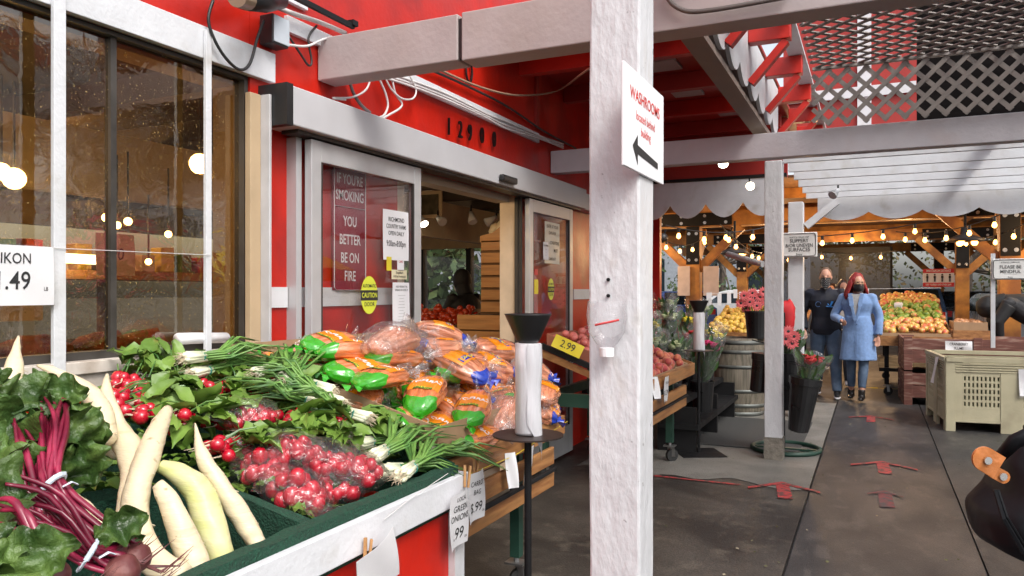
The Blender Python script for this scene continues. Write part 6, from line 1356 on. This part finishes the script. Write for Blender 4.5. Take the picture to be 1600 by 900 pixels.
# pear and apple stands
def stand(nm, lb, x0, x1, y0, y1, z0, z1, tilt_y=False):
    o = thing(nm, lb, 'market stand', ((x0 + x1) / 2, (y0 + y1) / 2, 0))
    def zf(x, y): return z0 + (z1 - z0) * ((x - x0) / (x1 - x0) if not tilt_y else (y - y0) / (y1 - y0))
    MB().add([(x0, y0, zf(x0, y0)), (x1, y0, zf(x1, y0)), (x1, y1, zf(x1, y1)), (x0, y1, zf(x0, y1)), (x0, y0, zf(x0, y0) - .04), (x1, y0, zf(x1, y0) - .04), (x1, y1, zf(x1, y1) - .04), (x0, y1, zf(x0, y1) - .04)], [(0, 3, 2, 1), (4, 5, 6, 7), (0, 1, 5, 4), (1, 2, 6, 5), (2, 3, 7, 6), (3, 0, 4, 7)]).build('stand_bed', WOODC, o)
    for x in (x0 + .1, x1 - .1):
        for y in (y0 + .1, y1 - .1): MB().box((x - .03, y - .03, .16), (x + .03, y + .03, zf(x, y) - .05)).build('leg', STEEL, o); caster(x, y, o, .3, .06)
    MB().box((x0, y0, .35), (x1, y1, .4)).build('lower_shelf', STEEL, o)
    MB().box((x0 - .02, y0, zf(x0, y0) - .08), (x0, y1, zf(x0, y0) + .07)).build('slat', WOODC, o); MB().box((x0, y0 - .02, min(zf(x0, y0), zf(x1, y0)) - .08), (x1, y0, min(zf(x0, y0), zf(x1, y0)) + .06)).build('slat', WOODC, o)
    return zf
zp = stand('pear_stand', 'fruit stand of yellow pears behind the oak barrel', -2.4, -.95, 11.9, 14.0, .82, 1.18, True)
pile('pear', [P_('pear', .052, PEAR, lump=.15), P_('pear', .05, PEAR, lump=.25)], 'yellow pear in the sloping pile behind the oak barrel', 'pear', 'yellow pears behind the barrel', -2.35, -1.0, 11.95, 13.9, zp, 12, 17, 1)
za = stand('apple_stand', 'rolling stand of green and blushed apples right of the red haired woman', .08, 1.0, 12.25, 14.7, .80, 1.34, True)
crate_(.1, .98, 12.27, 12.9, lambda x, y: za(x, y) + .0, 'cardboard tray of blushed apples at the near end of the apple stand', h=.1)
pile('apple', [P_('apple', .052, APG), P_('apple', .054, APP)], ['green apple in the pile on the rolling apple stand', 'blushed yellow apple in the pile on the rolling apple stand'], 'apple', ['green apples on the stand', 'blushed apples on the stand'], 0.14, .96, 12.3, 14.6, lambda x, y: za(x, y) + .03 + .06 * sin(pi * (x - .08) / .92), 9, 22, 1, pick=lambda a, b_: 1 if b_ < .2 + .15 * a or (b_ > .8) else (0 if rnd.random() < .85 else 1))
P = at(1404, 478, Y=13.6); tag(MB().tube([P - Vector((.05, 0, 0)), P + Vector((.05, -.03, 0))], .055, 16).build('paper_roll', PAPER), 'white paper roll lying on the apples', 'paper roll')
# shallow boxes right of the apples
crate_(1.02, 1.42, 12.3, 13.0, lambda x, y: .93, 'wide cardboard box of pinkish fruit between apples and the bending person', h=.14)
zq = lambda x, y: .98; stq = stand('fruit_table', 'dark table under the cardboard fruit box at the right', 1.01, 1.45, 12.28, 13.05, .90, .92)
pile('nectarine', [P_('nectarine', .045, mat('pinkish nectarine', (.5, .25, .12), .5, var=.3, sc=9))], 'pinkish nectarine in the wide cardboard box at the right', 'nectarine', 'nectarines in the wide box', 1.05, 1.39, 12.35, 12.95, lambda x, y: 1.0, 4, 6, 1)
# ---------------- bins ----------------
BINP = mat('cream plastic bin', (.46, .42, .28), .5, var=.08, sc=4, bump=.15, col2=(.34, .3, .2), c2lo=.5, c2hi=.72, dsc=3)
pb0 = at(1478, 673, Z=0); RZ = radians(6)
bn = thing('plastic_bin', 'large cream plastic harvest bin with slotted sides and a green peppers price card', 'bin', (pb0.x, pb0.y, 0), RZ)
def bb(b, a, c_): b.box(a, c_)
W_, D_, H_ = 1.22, 1.15, .79
def side(fn, L_, name='bin_side'):
    b = MB(); q = lambda u0, u1, z0, z1, t0=0, t1=.025: b.box(fn(u0, t0, z0), fn(u1, t1, z1))
    q(0, .09, 0.0, H_, -.008, .03); q(L_ - .09, L_, 0.0, H_, -.008, .03); q(.09, .16, .12, H_ - .05); q(L_ - .16, L_ - .09, .12, H_ - .05)
    q(.16, L_ - .16, .12, .25); q(0.09, L_ - .09, .1, .125, -.004, .03)
    q(0, L_, H_ - .045, H_, -.02, .03)
    for k in range(4): q(.09, L_ - .09, H_ - .075 - k * .026, H_ - .06 - k * .026, -.012, .01)
    q(.09, L_ - .09, H_ - .155, H_ - .06, .012, .02); q(.16, L_ - .16, H_ - .2, H_ - .155)
    mid = L_ / 2; q(mid - .1, mid + .1, .0, H_ - .15, -.006, .026)
    z0, z1 = .25, H_ - .2; rows = 5; rh = (z1 - z0) / rows
    for r in range(rows):
        q(.16, L_ - .16, z0 + r * rh, z0 + r * rh + rh * .35)
        for (ua, ub) in ((.16, mid - .1), (mid + .1, L_ - .16)):
            m_ = 9; st_ = (ub - ua) / m_
            for k in range(m_ + 1): u = ua + k * st_; q(max(ua, u - st_ * .3), min(ub, u + st_ * .3), z0 + r * rh + rh * .35, z0 + (r + 1) * rh)
    return b.build(name, BINP, bn, local=True, bevel=.002)
side(lambda u, t, z: (u, t, z), W_); side(lambda u, t, z: (u, D_ - t, z), W_)
side(lambda u, t, z: (t, u, z), D_); side(lambda u, t, z: (W_ - t, u, z), D_)
MB().box((.04, .04, .1), (W_ - .04, D_ - .04, .13)).build('bin_floor', BINP, bn, local=True)
MB().box((.035, .035, .13), (W_ - .035, D_ - .035, .6)).build('inner_liner', mat('dark green peppers mass', (.03, .05, .02), .8), bn, local=True)
Mb = wm(bn)
def ocard(lb, lx, lz, w_, h, lines, side_=0, lean=.05, **k):
    if side_ == 0: C, xd, zd = Mb @ Vector((lx, -.035, lz)), Mb.to_3x3() @ Vector((1, 0, .03)), Mb.to_3x3() @ Vector((0, lean, 1))
    else: C, xd, zd = Mb @ Vector((-.05, lx, lz)), Mb.to_3x3() @ Vector((.1, -1, .0)), Mb.to_3x3() @ Vector((lean * 3, 0, 1))
    return card('price_card', lb, C, xd, zd, w_, h, lines, group='price cards of the shop', **k)
ocard('price card for green peppers 1.59 on the front of the cream bin', .80, .55, .26, .28, [('GREEN', .08, .045), ('PEPPERS', .035, .045), ('1.59', -.05, .09)])
ocard('blank white card hanging on the left side of the cream bin', .35, .62, .14, .3, [], 1, sleeve=False)
OLDW = mat('old red brown wood', (.16, .06, .045), .8, var=.35, sc=6, stretch=(.6, 1, 5), bump=.5, bsc=20, col2=(.28, .2, .16), c2lo=.52, c2hi=.68, dsc=6)
pw = at(1412, 632, Z=0)
for k, (z, lb) in enumerate(((0.0, 'weathered red brown wooden bin at the bottom of the stack behind the cream bin'), (.46, 'weathered red brown wooden bin on top of the stack behind the cream bin'))):
    o = thing('wooden_bin', lb, 'bin', (pw.x, pw.y, z), radians(3), 'stacked old wooden bins'); L_, Dp = 1.75, .85
    for y in (0, Dp): 
        for i in range(2): MB().box((0, y, .1 + i * .165), (L_, y + .03, .1 + i * .165 + .155)).jit(.006, 3).build('plank', OLDW, o, local=True, bevel=.003)
    for x in (0, L_ - .03):
        for i in range(2): MB().box((x, .032, .1 + i * .165), (x + .03, Dp - .002, .1 + i * .165 + .155)).jit(.006, 3).build('plank', OLDW, o, local=True, bevel=.003)
    for x in (-.0, .8, L_ - .12):
        MB().box((x, -.022, .0), (x + .1, -.002, .44)).build('upright', OLDW, o, local=True, bevel=.003); MB().box((x, 0, 0), (x + .1, Dp, .095)).build('skid', OLDW, o, local=True, bevel=.003)
    MB().box((.03, .03, .1), (L_ - .03, Dp, .13)).build('bin_floor', OLDW, o, local=True)
card('price_card', 'price card resting on the rim of the top wooden bin', at(1498, 541, Y=pw.y - .06), (1, .05, 0), (0, .1, 1), .3, .13, [('CRANBERRY', .025, .045), ('PLUMS', -.03, .045)], group='price cards of the shop')
# ---------------- cars, trees and background ----------------
GLC = mat('car glass', (.02, .03, .04), .08, spec=.8); TYRE = GUM
def car(nm, lb, loc, rz, paint, L_=4.5, W_=1.8, H_=1.55, suv=False):
    o = thing(nm, lb, 'car', loc, rz, None)
    prof = [(-L_/2, .32), (-L_/2, .75), (-L_/2 + .05, .95), (-L_/2 + .9, 1.0), (-L_/2 + 1.55, H_ - .08), (-L_/2 + 1.9, H_), (L_/2 - 1.2 + (.6 if suv else 0), H_), (L_/2 - (.25 if suv else .6), 1.0), (L_/2 - .05, .92), (L_/2, .7), (L_/2, .32)]
    n = len(prof); b = MB(); cols = [-1, -.93, -.8, .8, .93, 1]
    def yw(s_, z): return s_ * W_ / 2 * (1 - .16 * max(0, (z - .95) / (H_ - .95)))
    for s_ in cols:
        for x, z in prof: b.v.append(Vector((x * (1 if abs(s_) < .95 else .985), yw(s_, z), z if abs(s_) < .95 else .32 + (z - .32) * .97)))
    for i in range(len(cols) - 1):
        for j in range(n - 1): a = i * n + j; b.f.append((a, a + 1, a + n + 1, a + n)); b.m.append(0)
    b.f.append(tuple(range(n))); b.f.append(tuple(reversed(range((len(cols) - 1) * n, len(cols) * n)))); b.m += [0, 0]
    body = b.build('body', paint, o, local=True, smooth=False, bevel=.02)
    r0 = L_/2 - (.25 if suv else .6); r1 = L_/2 - 1.2 + (.6 if suv else 0)
    def glass(nm_, pts): MB().add(pts, [tuple(range(len(pts)))]).build(nm_, GLC, o, local=True)
    f = lambda t, xa, xb, za, zb: (xa + (xb - xa) * t, za + (zb - za) * t)
    xa, za = f(.08, r0, r1, 1.0, H_); xb, zb = f(.88, r0, r1, 1.0, H_); glass('rear_window', [(xa + .015, -W_*.42, za), (xa + .015, W_*.42, za), (xb + .015, W_*.38, zb + .01), (xb + .015, -W_*.38, zb + .01)])
    xa, za = f(.05, -L_/2 + .9, -L_/2 + 1.55, 1.0, H_ - .08); xb, zb = f(.92, -L_/2 + .9, -L_/2 + 1.55, 1.0, H_ - .08); glass('windscreen', [(xa - .015, W_*.42, za), (xa - .015, -W_*.42, za), (xb - .015, -W_*.38, zb), (xb - .015, W_*.38, zb)])
    for s_ in (-1, 1):
        y0_, y1_ = yw(s_, 1.02) * 1.004 + s_ * .004, yw(s_, H_ - .12) * 1.004 + s_ * .004; glass('side_window', [(-L_/2 + 1.1, y0_, 1.02), (r0 - .15, y0_, 1.02), (r1 - .02, y1_, H_ - .12), (-L_/2 + 1.65, y1_, H_ - .12)][::s_])
        for x in (-L_/2 + .85, L_/2 - .85):
            w = MB().tube([(x, s_ * (W_/2 - .2), .33), (x, s_ * (W_/2 + .01), .33)], .33, 24).build('wheel', TYRE, o, local=True); MB().tube([(x, s_ * (W_/2 + .005), .33), (x, s_ * (W_/2 + .02), .33)], .2, 16).build('rim', ALU, w, local=True)
        MB().box((L_/2 - .06, s_ * (W_/2 - .32), .72), (L_/2 + .012, s_ * (W_/2 - .06), .9)).build('tail_light', REDS, o, local=True, bevel=.01)
        MB().box((-L_/2 - .012, s_ * (W_/2 - .36), .7), (-L_/2 + .06, s_ * (W_/2 - .08), .84)).build('headlight', PAPER, o, local=True, bevel=.01)
    MB().box((L_/2, -.26, .6), (L_/2 + .015, .26, .72)).build('licence_plate', PAPER, o, local=True); MB().box((-L_/2 - .03, -W_/2 + .04, .3), (-L_/2 + .1, W_/2 - .04, .5)).build('bumper', BLACK, o, local=True, bevel=.02)
    return o
BLUE = mat('blue car paint', (.05, .10, .22), .25, coat=.8, var=.04); SILV = mat('silver car paint', (.4, .42, .45), .3, .5, coat=.6, var=.04); WHC = mat('white car paint', (.7, .7, .7), .3, coat=.6, var=.03); DKC = mat('dark car paint', (.03, .035, .04), .25, coat=.6)
P = at(1424, 470, Y=26); car('parked_car', 'blue estate car seen from behind, right of the black mesh screen', (P.x, 27.5, 0), -pi / 2, BLUE, suv=True, H_=1.6)
P = at(1580, 470, Y=20); car('parked_car', 'silver blue car behind the bending person', (P.x + .3, 21.5, 0), -pi / 2 + .1, mat('pale blue car paint', (.2, .27, .38), .3, coat=.6), H_=1.45)
P = at(1515, 450, Y=28); car('parked_car', 'dark car between the timber posts at the right', (P.x, 29, 0), -pi / 2, DKC, H_=1.5)
P = at(1050, 440, Y=27); car('parked_car', 'blue car parked beyond the left timber post', (P.x, 28, 0), -pi / 2 + .4, mat('bright blue car paint', (.03, .1, .4), .25, coat=.6), H_=1.5)
P = at(1150, 440, Y=32); car('parked_car', 'white car far behind between the left timber posts', (P.x, 33, 0), 0, WHC)
for k, (x, y, m, lb) in enumerate(((16, 5, WHC, 'white car parked across the lot, reflected in the shop glass'), (15.5, 9.5, BLUE, 'blue car parked across the lot beside the white one'), (16, 14, SILV, 'silver car parked across the lot'))): car('parked_car', lb, (x, y, 0), 0 if k % 2 else pi, m)
LEAFM = mat('tree leaf', (.045, .085, .03), .6, var=.5, sc=2, col2=(.09, .13, .035), dsc=1.5); AUT = mat('autumn leaf', (.14, .09, .03), .6, var=.5, sc=2, col2=(.07, .10, .03), c2lo=.4, c2hi=.6, dsc=1.5); BARK = mat('bark', (.08, .06, .045), .9, var=.3, bump=.5)
def tree(x, y, h, r, m, lb, nl=2600, ls=.22, seed=0, low=.3):
    o = thing('tree', lb, 'tree', (x, y, 0), 0, 'trees around the car park'); R_ = random.Random(seed); b = MB(); b.tube([(0, 0, 0), (.1, 0, h * .4), (-.05, .1, h * .8)], [.22, .16, .05], 9)
    cl = []
    for k in range(16):
        a = R_.uniform(0, 6.28); q = Vector((cos(a) * r * R_.uniform(.2, .8), sin(a) * r * R_.uniform(.2, .8), h * R_.uniform(low, .95))); b.tube([(0, 0, h * .35), q * .5 + Vector((0, 0, h * .2)), q], [.08, .05, .02], 5); cl.append((q, R_.uniform(.25, .5) * r))
    b.build('trunk', BARK, o, local=True)
    c = MB(); 
    for k in range(nl):
        q, rr = cl[k % 16]; d = Vector((R_.gauss(0, 1), R_.gauss(0, 1), R_.gauss(0, .8))).normalized() * rr * R_.random() ** .4; p = q + d; s_ = ls * R_.uniform(.6, 1.3)
        u = Vector((R_.gauss(0, 1), R_.gauss(0, 1), R_.gauss(0, 1))).normalized(); v = u.cross(Vector((R_.gauss(0, 1), R_.gauss(0, 1), .3))).normalized(); c.add([p, p + u * s_ * .5 + v * s_ * .3, p + u * s_, p + u * s_ * .5 - v * s_ * .3], [(0, 1, 2, 3)])
    c.build('crown', m, o, local=True)
tl = [(-14, 44, 9, 4, LEAFM), (-7, 40, 8, 3.6, LEAFM), (-1.5, 43, 9, 4, AUT), (3.6, 38, 7, 3.4, AUT), (8.5, 41, 9, 4.2, LEAFM), (14, 38, 8, 4, LEAFM), (26, 8, 9, 4, LEAFM), (26, 15, 10, 4.5, LEAFM), (25, 0, 9, 4, AUT), (24, 23, 9, 4, LEAFM), (-22, 40, 10, 5, LEAFM), (-12.5, 20, 5, 2.2, LEAFM)]
for k, (x, y, h, r, m) in enumerate(tl): tree(x, y, h, r, m, ('dark green tree far left beyond the lot', 'green tree behind the left timber posts', 'brownish tree behind the black mesh screen', 'autumn tinted tree above the blue estate car', 'green tree behind the right timber posts', 'green tree at the far right beyond the lot', 'green tree across the lot facing the window', 'tallest green tree across the lot, facing the doors', 'brownish tree across the lot', 'green tree across the lot, farthest along', 'broad green tree furthest left', 'small bushy tree seen through the shop rear window')[k], 2600 if k < 6 or k > 9 else 1500, .24 if k < 6 else .4, seed=k, low=.15)
# low far building and hedge
fb = thing('far_building', 'long pale low building beyond the parked cars', 'building', (0, 50, 0)); MB().box((-30, 50, 0), (-4, 58, 5)).build('wall', mat('pale blue grey cladding', (.35, .38, .42), .6), fb); MB().box((-30.3, 49.7, 5), (-3.7, 58.3, 5.4)).build('roof', DARK, fb)
for k in range(7): MB().box((-28 + k * 3.4, 49.95, 1.5), (-26 + k * 3.4, 49.99, 3.6)).build('window', GLC, fb)
# market tents across the lot, mirrored in the door glass
for k, (x, y, m, lb) in enumerate(((9.5, 7.5, PAPER, 'white market tent across the lot, mirrored in the left door'), (9.5, 11.5, mat('pink tent cloth', (.6, .12, .16), .7), 'pink market tent across the lot'), (9.5, 16, YEL, 'yellow parasol tent at the far right behind the sign'))):
    o = thing('market_tent', lb, 'tent', (x, y, 0)); MB().add([(x - 1.5, y - 1.5, 2.1), (x + 1.5, y - 1.5, 2.1), (x + 1.5, y + 1.5, 2.1), (x - 1.5, y + 1.5, 2.1), (x, y, 3.0), (x - 1.5, y - 1.5, 1.8), (x + 1.5, y - 1.5, 1.8), (x + 1.5, y + 1.5, 1.8), (x - 1.5, y + 1.5, 1.8)], [(0, 1, 4), (1, 2, 4), (2, 3, 4), (3, 0, 4), (0, 5, 6, 1), (1, 6, 7, 2), (2, 7, 8, 3), (3, 8, 5, 0)]).build('canopy', m, o)
    for sx in (-1, 1):
        for sy in (-1, 1): MB().tube([(x + sx * 1.45, y + sy * 1.45, 0), (x + sx * 1.45, y + sy * 1.45, 2.1)], .03, 8).build('tent_leg', WHITE, o)
# ---------------- shop interior ----------------
INTW = mat('honey pine crate', (.42, .22, .075), .55, var=.2, sc=5, bump=.15, stretch=(.5, 2, 6), col2=(.34, .16, .05), dsc=4)
Y_ = 6.55; L0, R0 = at(750, 450, Y=Y_).x, at(786, 450, Y=Y_).x; l0 = at(722, 520, Y=Y_).x
o = thing('crate_shelf', 'tall stack of honey coloured slatted crates just inside the doorway', 'shelf', (L0, Y_, 0))
for i in range(6): z = 1.30 + i * .118; MB().box((L0 + .01, Y_, z), (R0 + .5, Y_ + .02, z + .095)).build('crate_slat', INTW, o, bevel=.003)
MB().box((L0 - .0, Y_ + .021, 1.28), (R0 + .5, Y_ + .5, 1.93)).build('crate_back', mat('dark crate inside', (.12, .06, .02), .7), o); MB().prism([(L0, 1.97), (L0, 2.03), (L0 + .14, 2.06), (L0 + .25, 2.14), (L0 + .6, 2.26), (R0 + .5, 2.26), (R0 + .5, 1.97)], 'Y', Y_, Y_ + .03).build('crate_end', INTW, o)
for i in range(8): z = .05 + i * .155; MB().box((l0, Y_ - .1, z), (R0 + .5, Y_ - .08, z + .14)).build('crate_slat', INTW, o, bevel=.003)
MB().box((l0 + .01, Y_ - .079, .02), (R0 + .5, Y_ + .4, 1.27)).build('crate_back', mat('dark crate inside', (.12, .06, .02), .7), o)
for k in range(6): P = Vector((L0 + .08 + k * .07, Y_ + .15, 2.1 + .02 * k)); tag(MB().ball(P, .06, 8, lump=.6).build('bread_bag', mat('pale packet', (.6, .52, .35), .5), smooth=True), 'pale packet lying on top of the crate stack indoors', 'packet', 'packets on the indoor crates')
def ztm(x, y): return .80 + .25 * (-3.3 - x) * .35
for k, (x0, x1, y0, y1, lb) in enumerate(((-5.3, -4.75, 6.7, 7.9, 'left indoor bin full of tomatoes'), (-4.72, -4.05, 6.7, 7.9, 'right indoor bin full of tomatoes'))):
    crate_(x0, x1, y0, y1, lambda x, y: .95 + .22 * (y - 6.7), lb, h=.08); t_ = thing('display_table', 'dark table under the ' + lb, 'table', ((x0 + x1) / 2, (y0 + y1) / 2, 0)); MB().box((x0, y0, .87), (x1, y1, .92)).build('table_top', WOODC, t_)
    for x in (x0 + .05, x1 - .1):
        for y in (y0 + .05, y1 - .1): MB().box((x, y, 0), (x + .05, y + .05, .87)).build('leg', STEEL, t_)
    tp = P_('tomato', .042, TOM); pile('tomato', [tp], 'red tomato in the indoor bins beyond the doorway', 'tomato', 'tomatoes in the indoor bins', x0 + .05, x1 - .05, y0 + .05, y1 - .05, lambda x, y: .97 + .22 * (y - 6.7), 6, 12, 2)
# shopping cart inside
Pc = at(700, 520, Y=6.4); o = thing('shopping_cart', 'wire shopping cart just inside the doorway', 'cart', (Pc.x, 6.4, 0)); b = MB(); x, y = Pc.x, 6.4
for k in range(9): b.tube([(x - .4 + k * .1, y - .25, .55), (x - .4 + k * .1, y - .28, 1.0)], .003, 4); b.tube([(x - .4, y - .25 - .03 * k / 8, .55 + k * .055), (x + .4, y - .25 - .03 * k / 8, .55 + k * .055)], .003, 4); b.tube([(x - .4, y + .25, .55 + k * .055), (x + .4, y + .25, .55 + k * .055)], .003, 4)
b.build('basket', ALU, o); MB().tube([(x - .45, y - .28, 1.04), (x - .45, y + .28, 1.04)], .016, 8).build('handle', REDS, o); MB().tube([(x - .4, y - .2, .12), (x - .4, y - .2, .55)], .014, 6).tube([(x + .4, y - .2, .12), (x + .4, y - .2, .55)], .014, 6).build('cart_frame', ALU, o)
for sx in (-.4, .4): MB().tube([(x + sx, y - .22, .06), (x + sx, y - .19, .06)], .06, 12).build('wheel', GUM, o)
# indoor spot lamps, then bare warm point lights
def ispot(px, py, Y, lb, dr, lit): spot(px, py, Y, lb, lit, dr, 1.0)
for k, (px, py, dr, lit) in enumerate(((661, 347, (.5, -.2, -.6), True), (690, 345, (.5, -.3, -.3), False), (738, 343, (.3, -.3, -.7), False), (764, 346, (-.4, -.3, -.3), False))):
    ispot(px, py, 7.6, ('leftmost', 'second', 'third', 'last')[k] + ' cream track spotlight seen through the open doorway', dr, lit)
P = at(720, 318, Y=7.7); o = thing('picture_frame', 'framed dark picture on the indoor header above the doorway view', 'picture', at(672, 318, Y=7.7)); P0, P1 = at(650, 300, Y=7.7), at(690, 340, Y=7.7); MB().box((P0.x, 7.7, P1.z), (P1.x, 7.72, P0.z)).build('frame', CREAM, o); MB().box((P0.x + .04, 7.69, P1.z + .04), (P1.x - .04, 7.699, P0.z - .04)).build('picture', mat('dark picture', (.06, .05, .03), .4, var=.8, sc=9), o)
def warm(loc, e, r=.12, c=(1, .72, .42)):
    l = bpy.data.lights.new('warm_fill', 'POINT'); l.energy = e; l.color = c; l.shadow_soft_size = r; lo = bpy.data.objects.new('warm_fill', l); COL.objects.link(lo); lo.location = loc
for loc, e in (((-4.9, 7.6, 2.4), 22), ((-5.5, 3.5, 2.4), 34), ((-4.2, 1.6, 2.3), 24), ((-7.5, 5.5, 2.4), 16), ((-3.5, 5.3, 2.2), 14)): warm(loc, e)  # last one added just to brighten the crate stack, no fixture there
for loc, e in (((-.9, 14.2, 2.4), 45), ((-2.0, 18, 2.3), 50), ((.6, 18, 2.3), 50), ((2.6, 13.2, 2.4), 35), ((-.5, 22, 2.4), 45), ((-4.5, 15, 2.4), 40)): warm(loc, e, .2, (1, .62, .3))
# lamps seen through the left window
for k, (px, py, r, lb) in enumerate(((312, 256, .06, 'brightest bare bulb indoors seen through the right pane'), (22, 279, .05, 'glowing bulb low in the left pane'), (2, 268, .04, 'glowing bulb at the left edge of the window'), (166, 340, .025, 'upper bulb of the indoor cluster by the mullion'), (183, 352, .022, 'lower bulb of the indoor cluster by the mullion'), (200, 346, .024, 'bulb of the indoor cluster right of the mullion'), (263, 366, .022, 'small bulb indoors in the right pane'), (232, 409, .02, 'small white bulb low in the right pane'))):
    P = at(px, py, X=-3.6 - .5 * (k > 2)); o = thing('indoor_bulb', lb, 'bulb', P, 0, 'bulbs inside the shop'); MB().ball(P, r, 12).build('bulb', bulbmat('window bulb', (1, .72, .32), 22), o, smooth=True); MB().tube([P + Vector((0, 0, r)), P + Vector((0, 0, r + .4))], .006, 5).build('cord', CABLEB, o)
P = at(115, 400, X=-4.6); o = thing('tube_light', 'long glowing tube light indoors seen through the middle pane', 'tube light', P); MB().tube([at(78, 402, X=-4.6), at(152, 406, X=-4.6)], .03, 8).build('tube', bulbmat('tube glow', (1, .9, .65), 12), o)
# shelves of goods inside the window
o = thing('display_shelf', 'lit wooden shelf with goods deep inside the window', 'shelf', (-4.9, 2.6, 0)); MB().box((-5.2, .5, 1.58), (-4.7, 5.2, 1.64)).build('shelf_board', INTW, o)
for y in (.6, 2.2, 3.8, 5.1): MB().box((-5.15, y, 0), (-5.05, y + .08, 1.58)).build('shelf_post', INTW, o)
for k in range(26):
    y = .7 + k * .17; h = rnd.uniform(.08, .2); m = [YEL, mat('green pack', (.05, .2, .04), .5), mat('red pack', (.45, .03, .02), .5), mat('cream pack', (.6, .5, .35), .5)][k % 4]
    tag(MB().box((-4.95, y, 1.642), (-4.83, y + .11, 1.642 + h)).jit(.01, 9).build('packet', m, bevel=.006), 'small packet of goods on the shelf inside the window', 'packet', 'packets on the window shelf')
sk = P_('onion_sack', .11, mat('red net sack', (.28, .06, .04), .6, var=.4, sc=20, bump=.6, bsc=30), lump=.5, sc=(1, 1.2, .6))
for k, (y, lb) in enumerate(((1.95, 'red net sack on the inner sill near the mullion'), (2.25, 'red net sack on the inner sill in the right pane'), (2.45, 'red net sack beside the paper roll inside'), (1.5, 'red net sack inside the middle pane'))):
    q = sk if k == 0 else sk.copy(); 
    if k: COL.objects.link(q)
    q.location = (-3.0, y, 1.26); q.rotation_euler = (0, 0, k * .6); tag(q, lb, 'sack', 'net sacks inside the window')
for k, (px, py, ww, hh, lb) in enumerate(((181, 398, .2, .2, 'pale price sheet hanging indoors across the mullion'), (20, 480, .25, .12, 'pale paper sheet inside the left pane'))):
    P = at(px, py, X=-3.3); card('indoor_sheet', lb, P, YD, ZD, ww, hh, [('.90', 0, .08)] if k == 0 else [], cat='sheet', sleeve=False)
P = at(315, 528, X=WX - .02); o = thing('rolled_sheet', 'rolled white plastic sheet lying on the window sill behind the bar', 'roll', P); MB().tube([at(278, 529, X=WX + .01), at(300, 528, X=WX + .01), at(352, 527, X=WX + .01)], [.03, .03, .028], 14, flat=.8).jit(.006, 14).build('roll', PAPER, o, smooth=True)
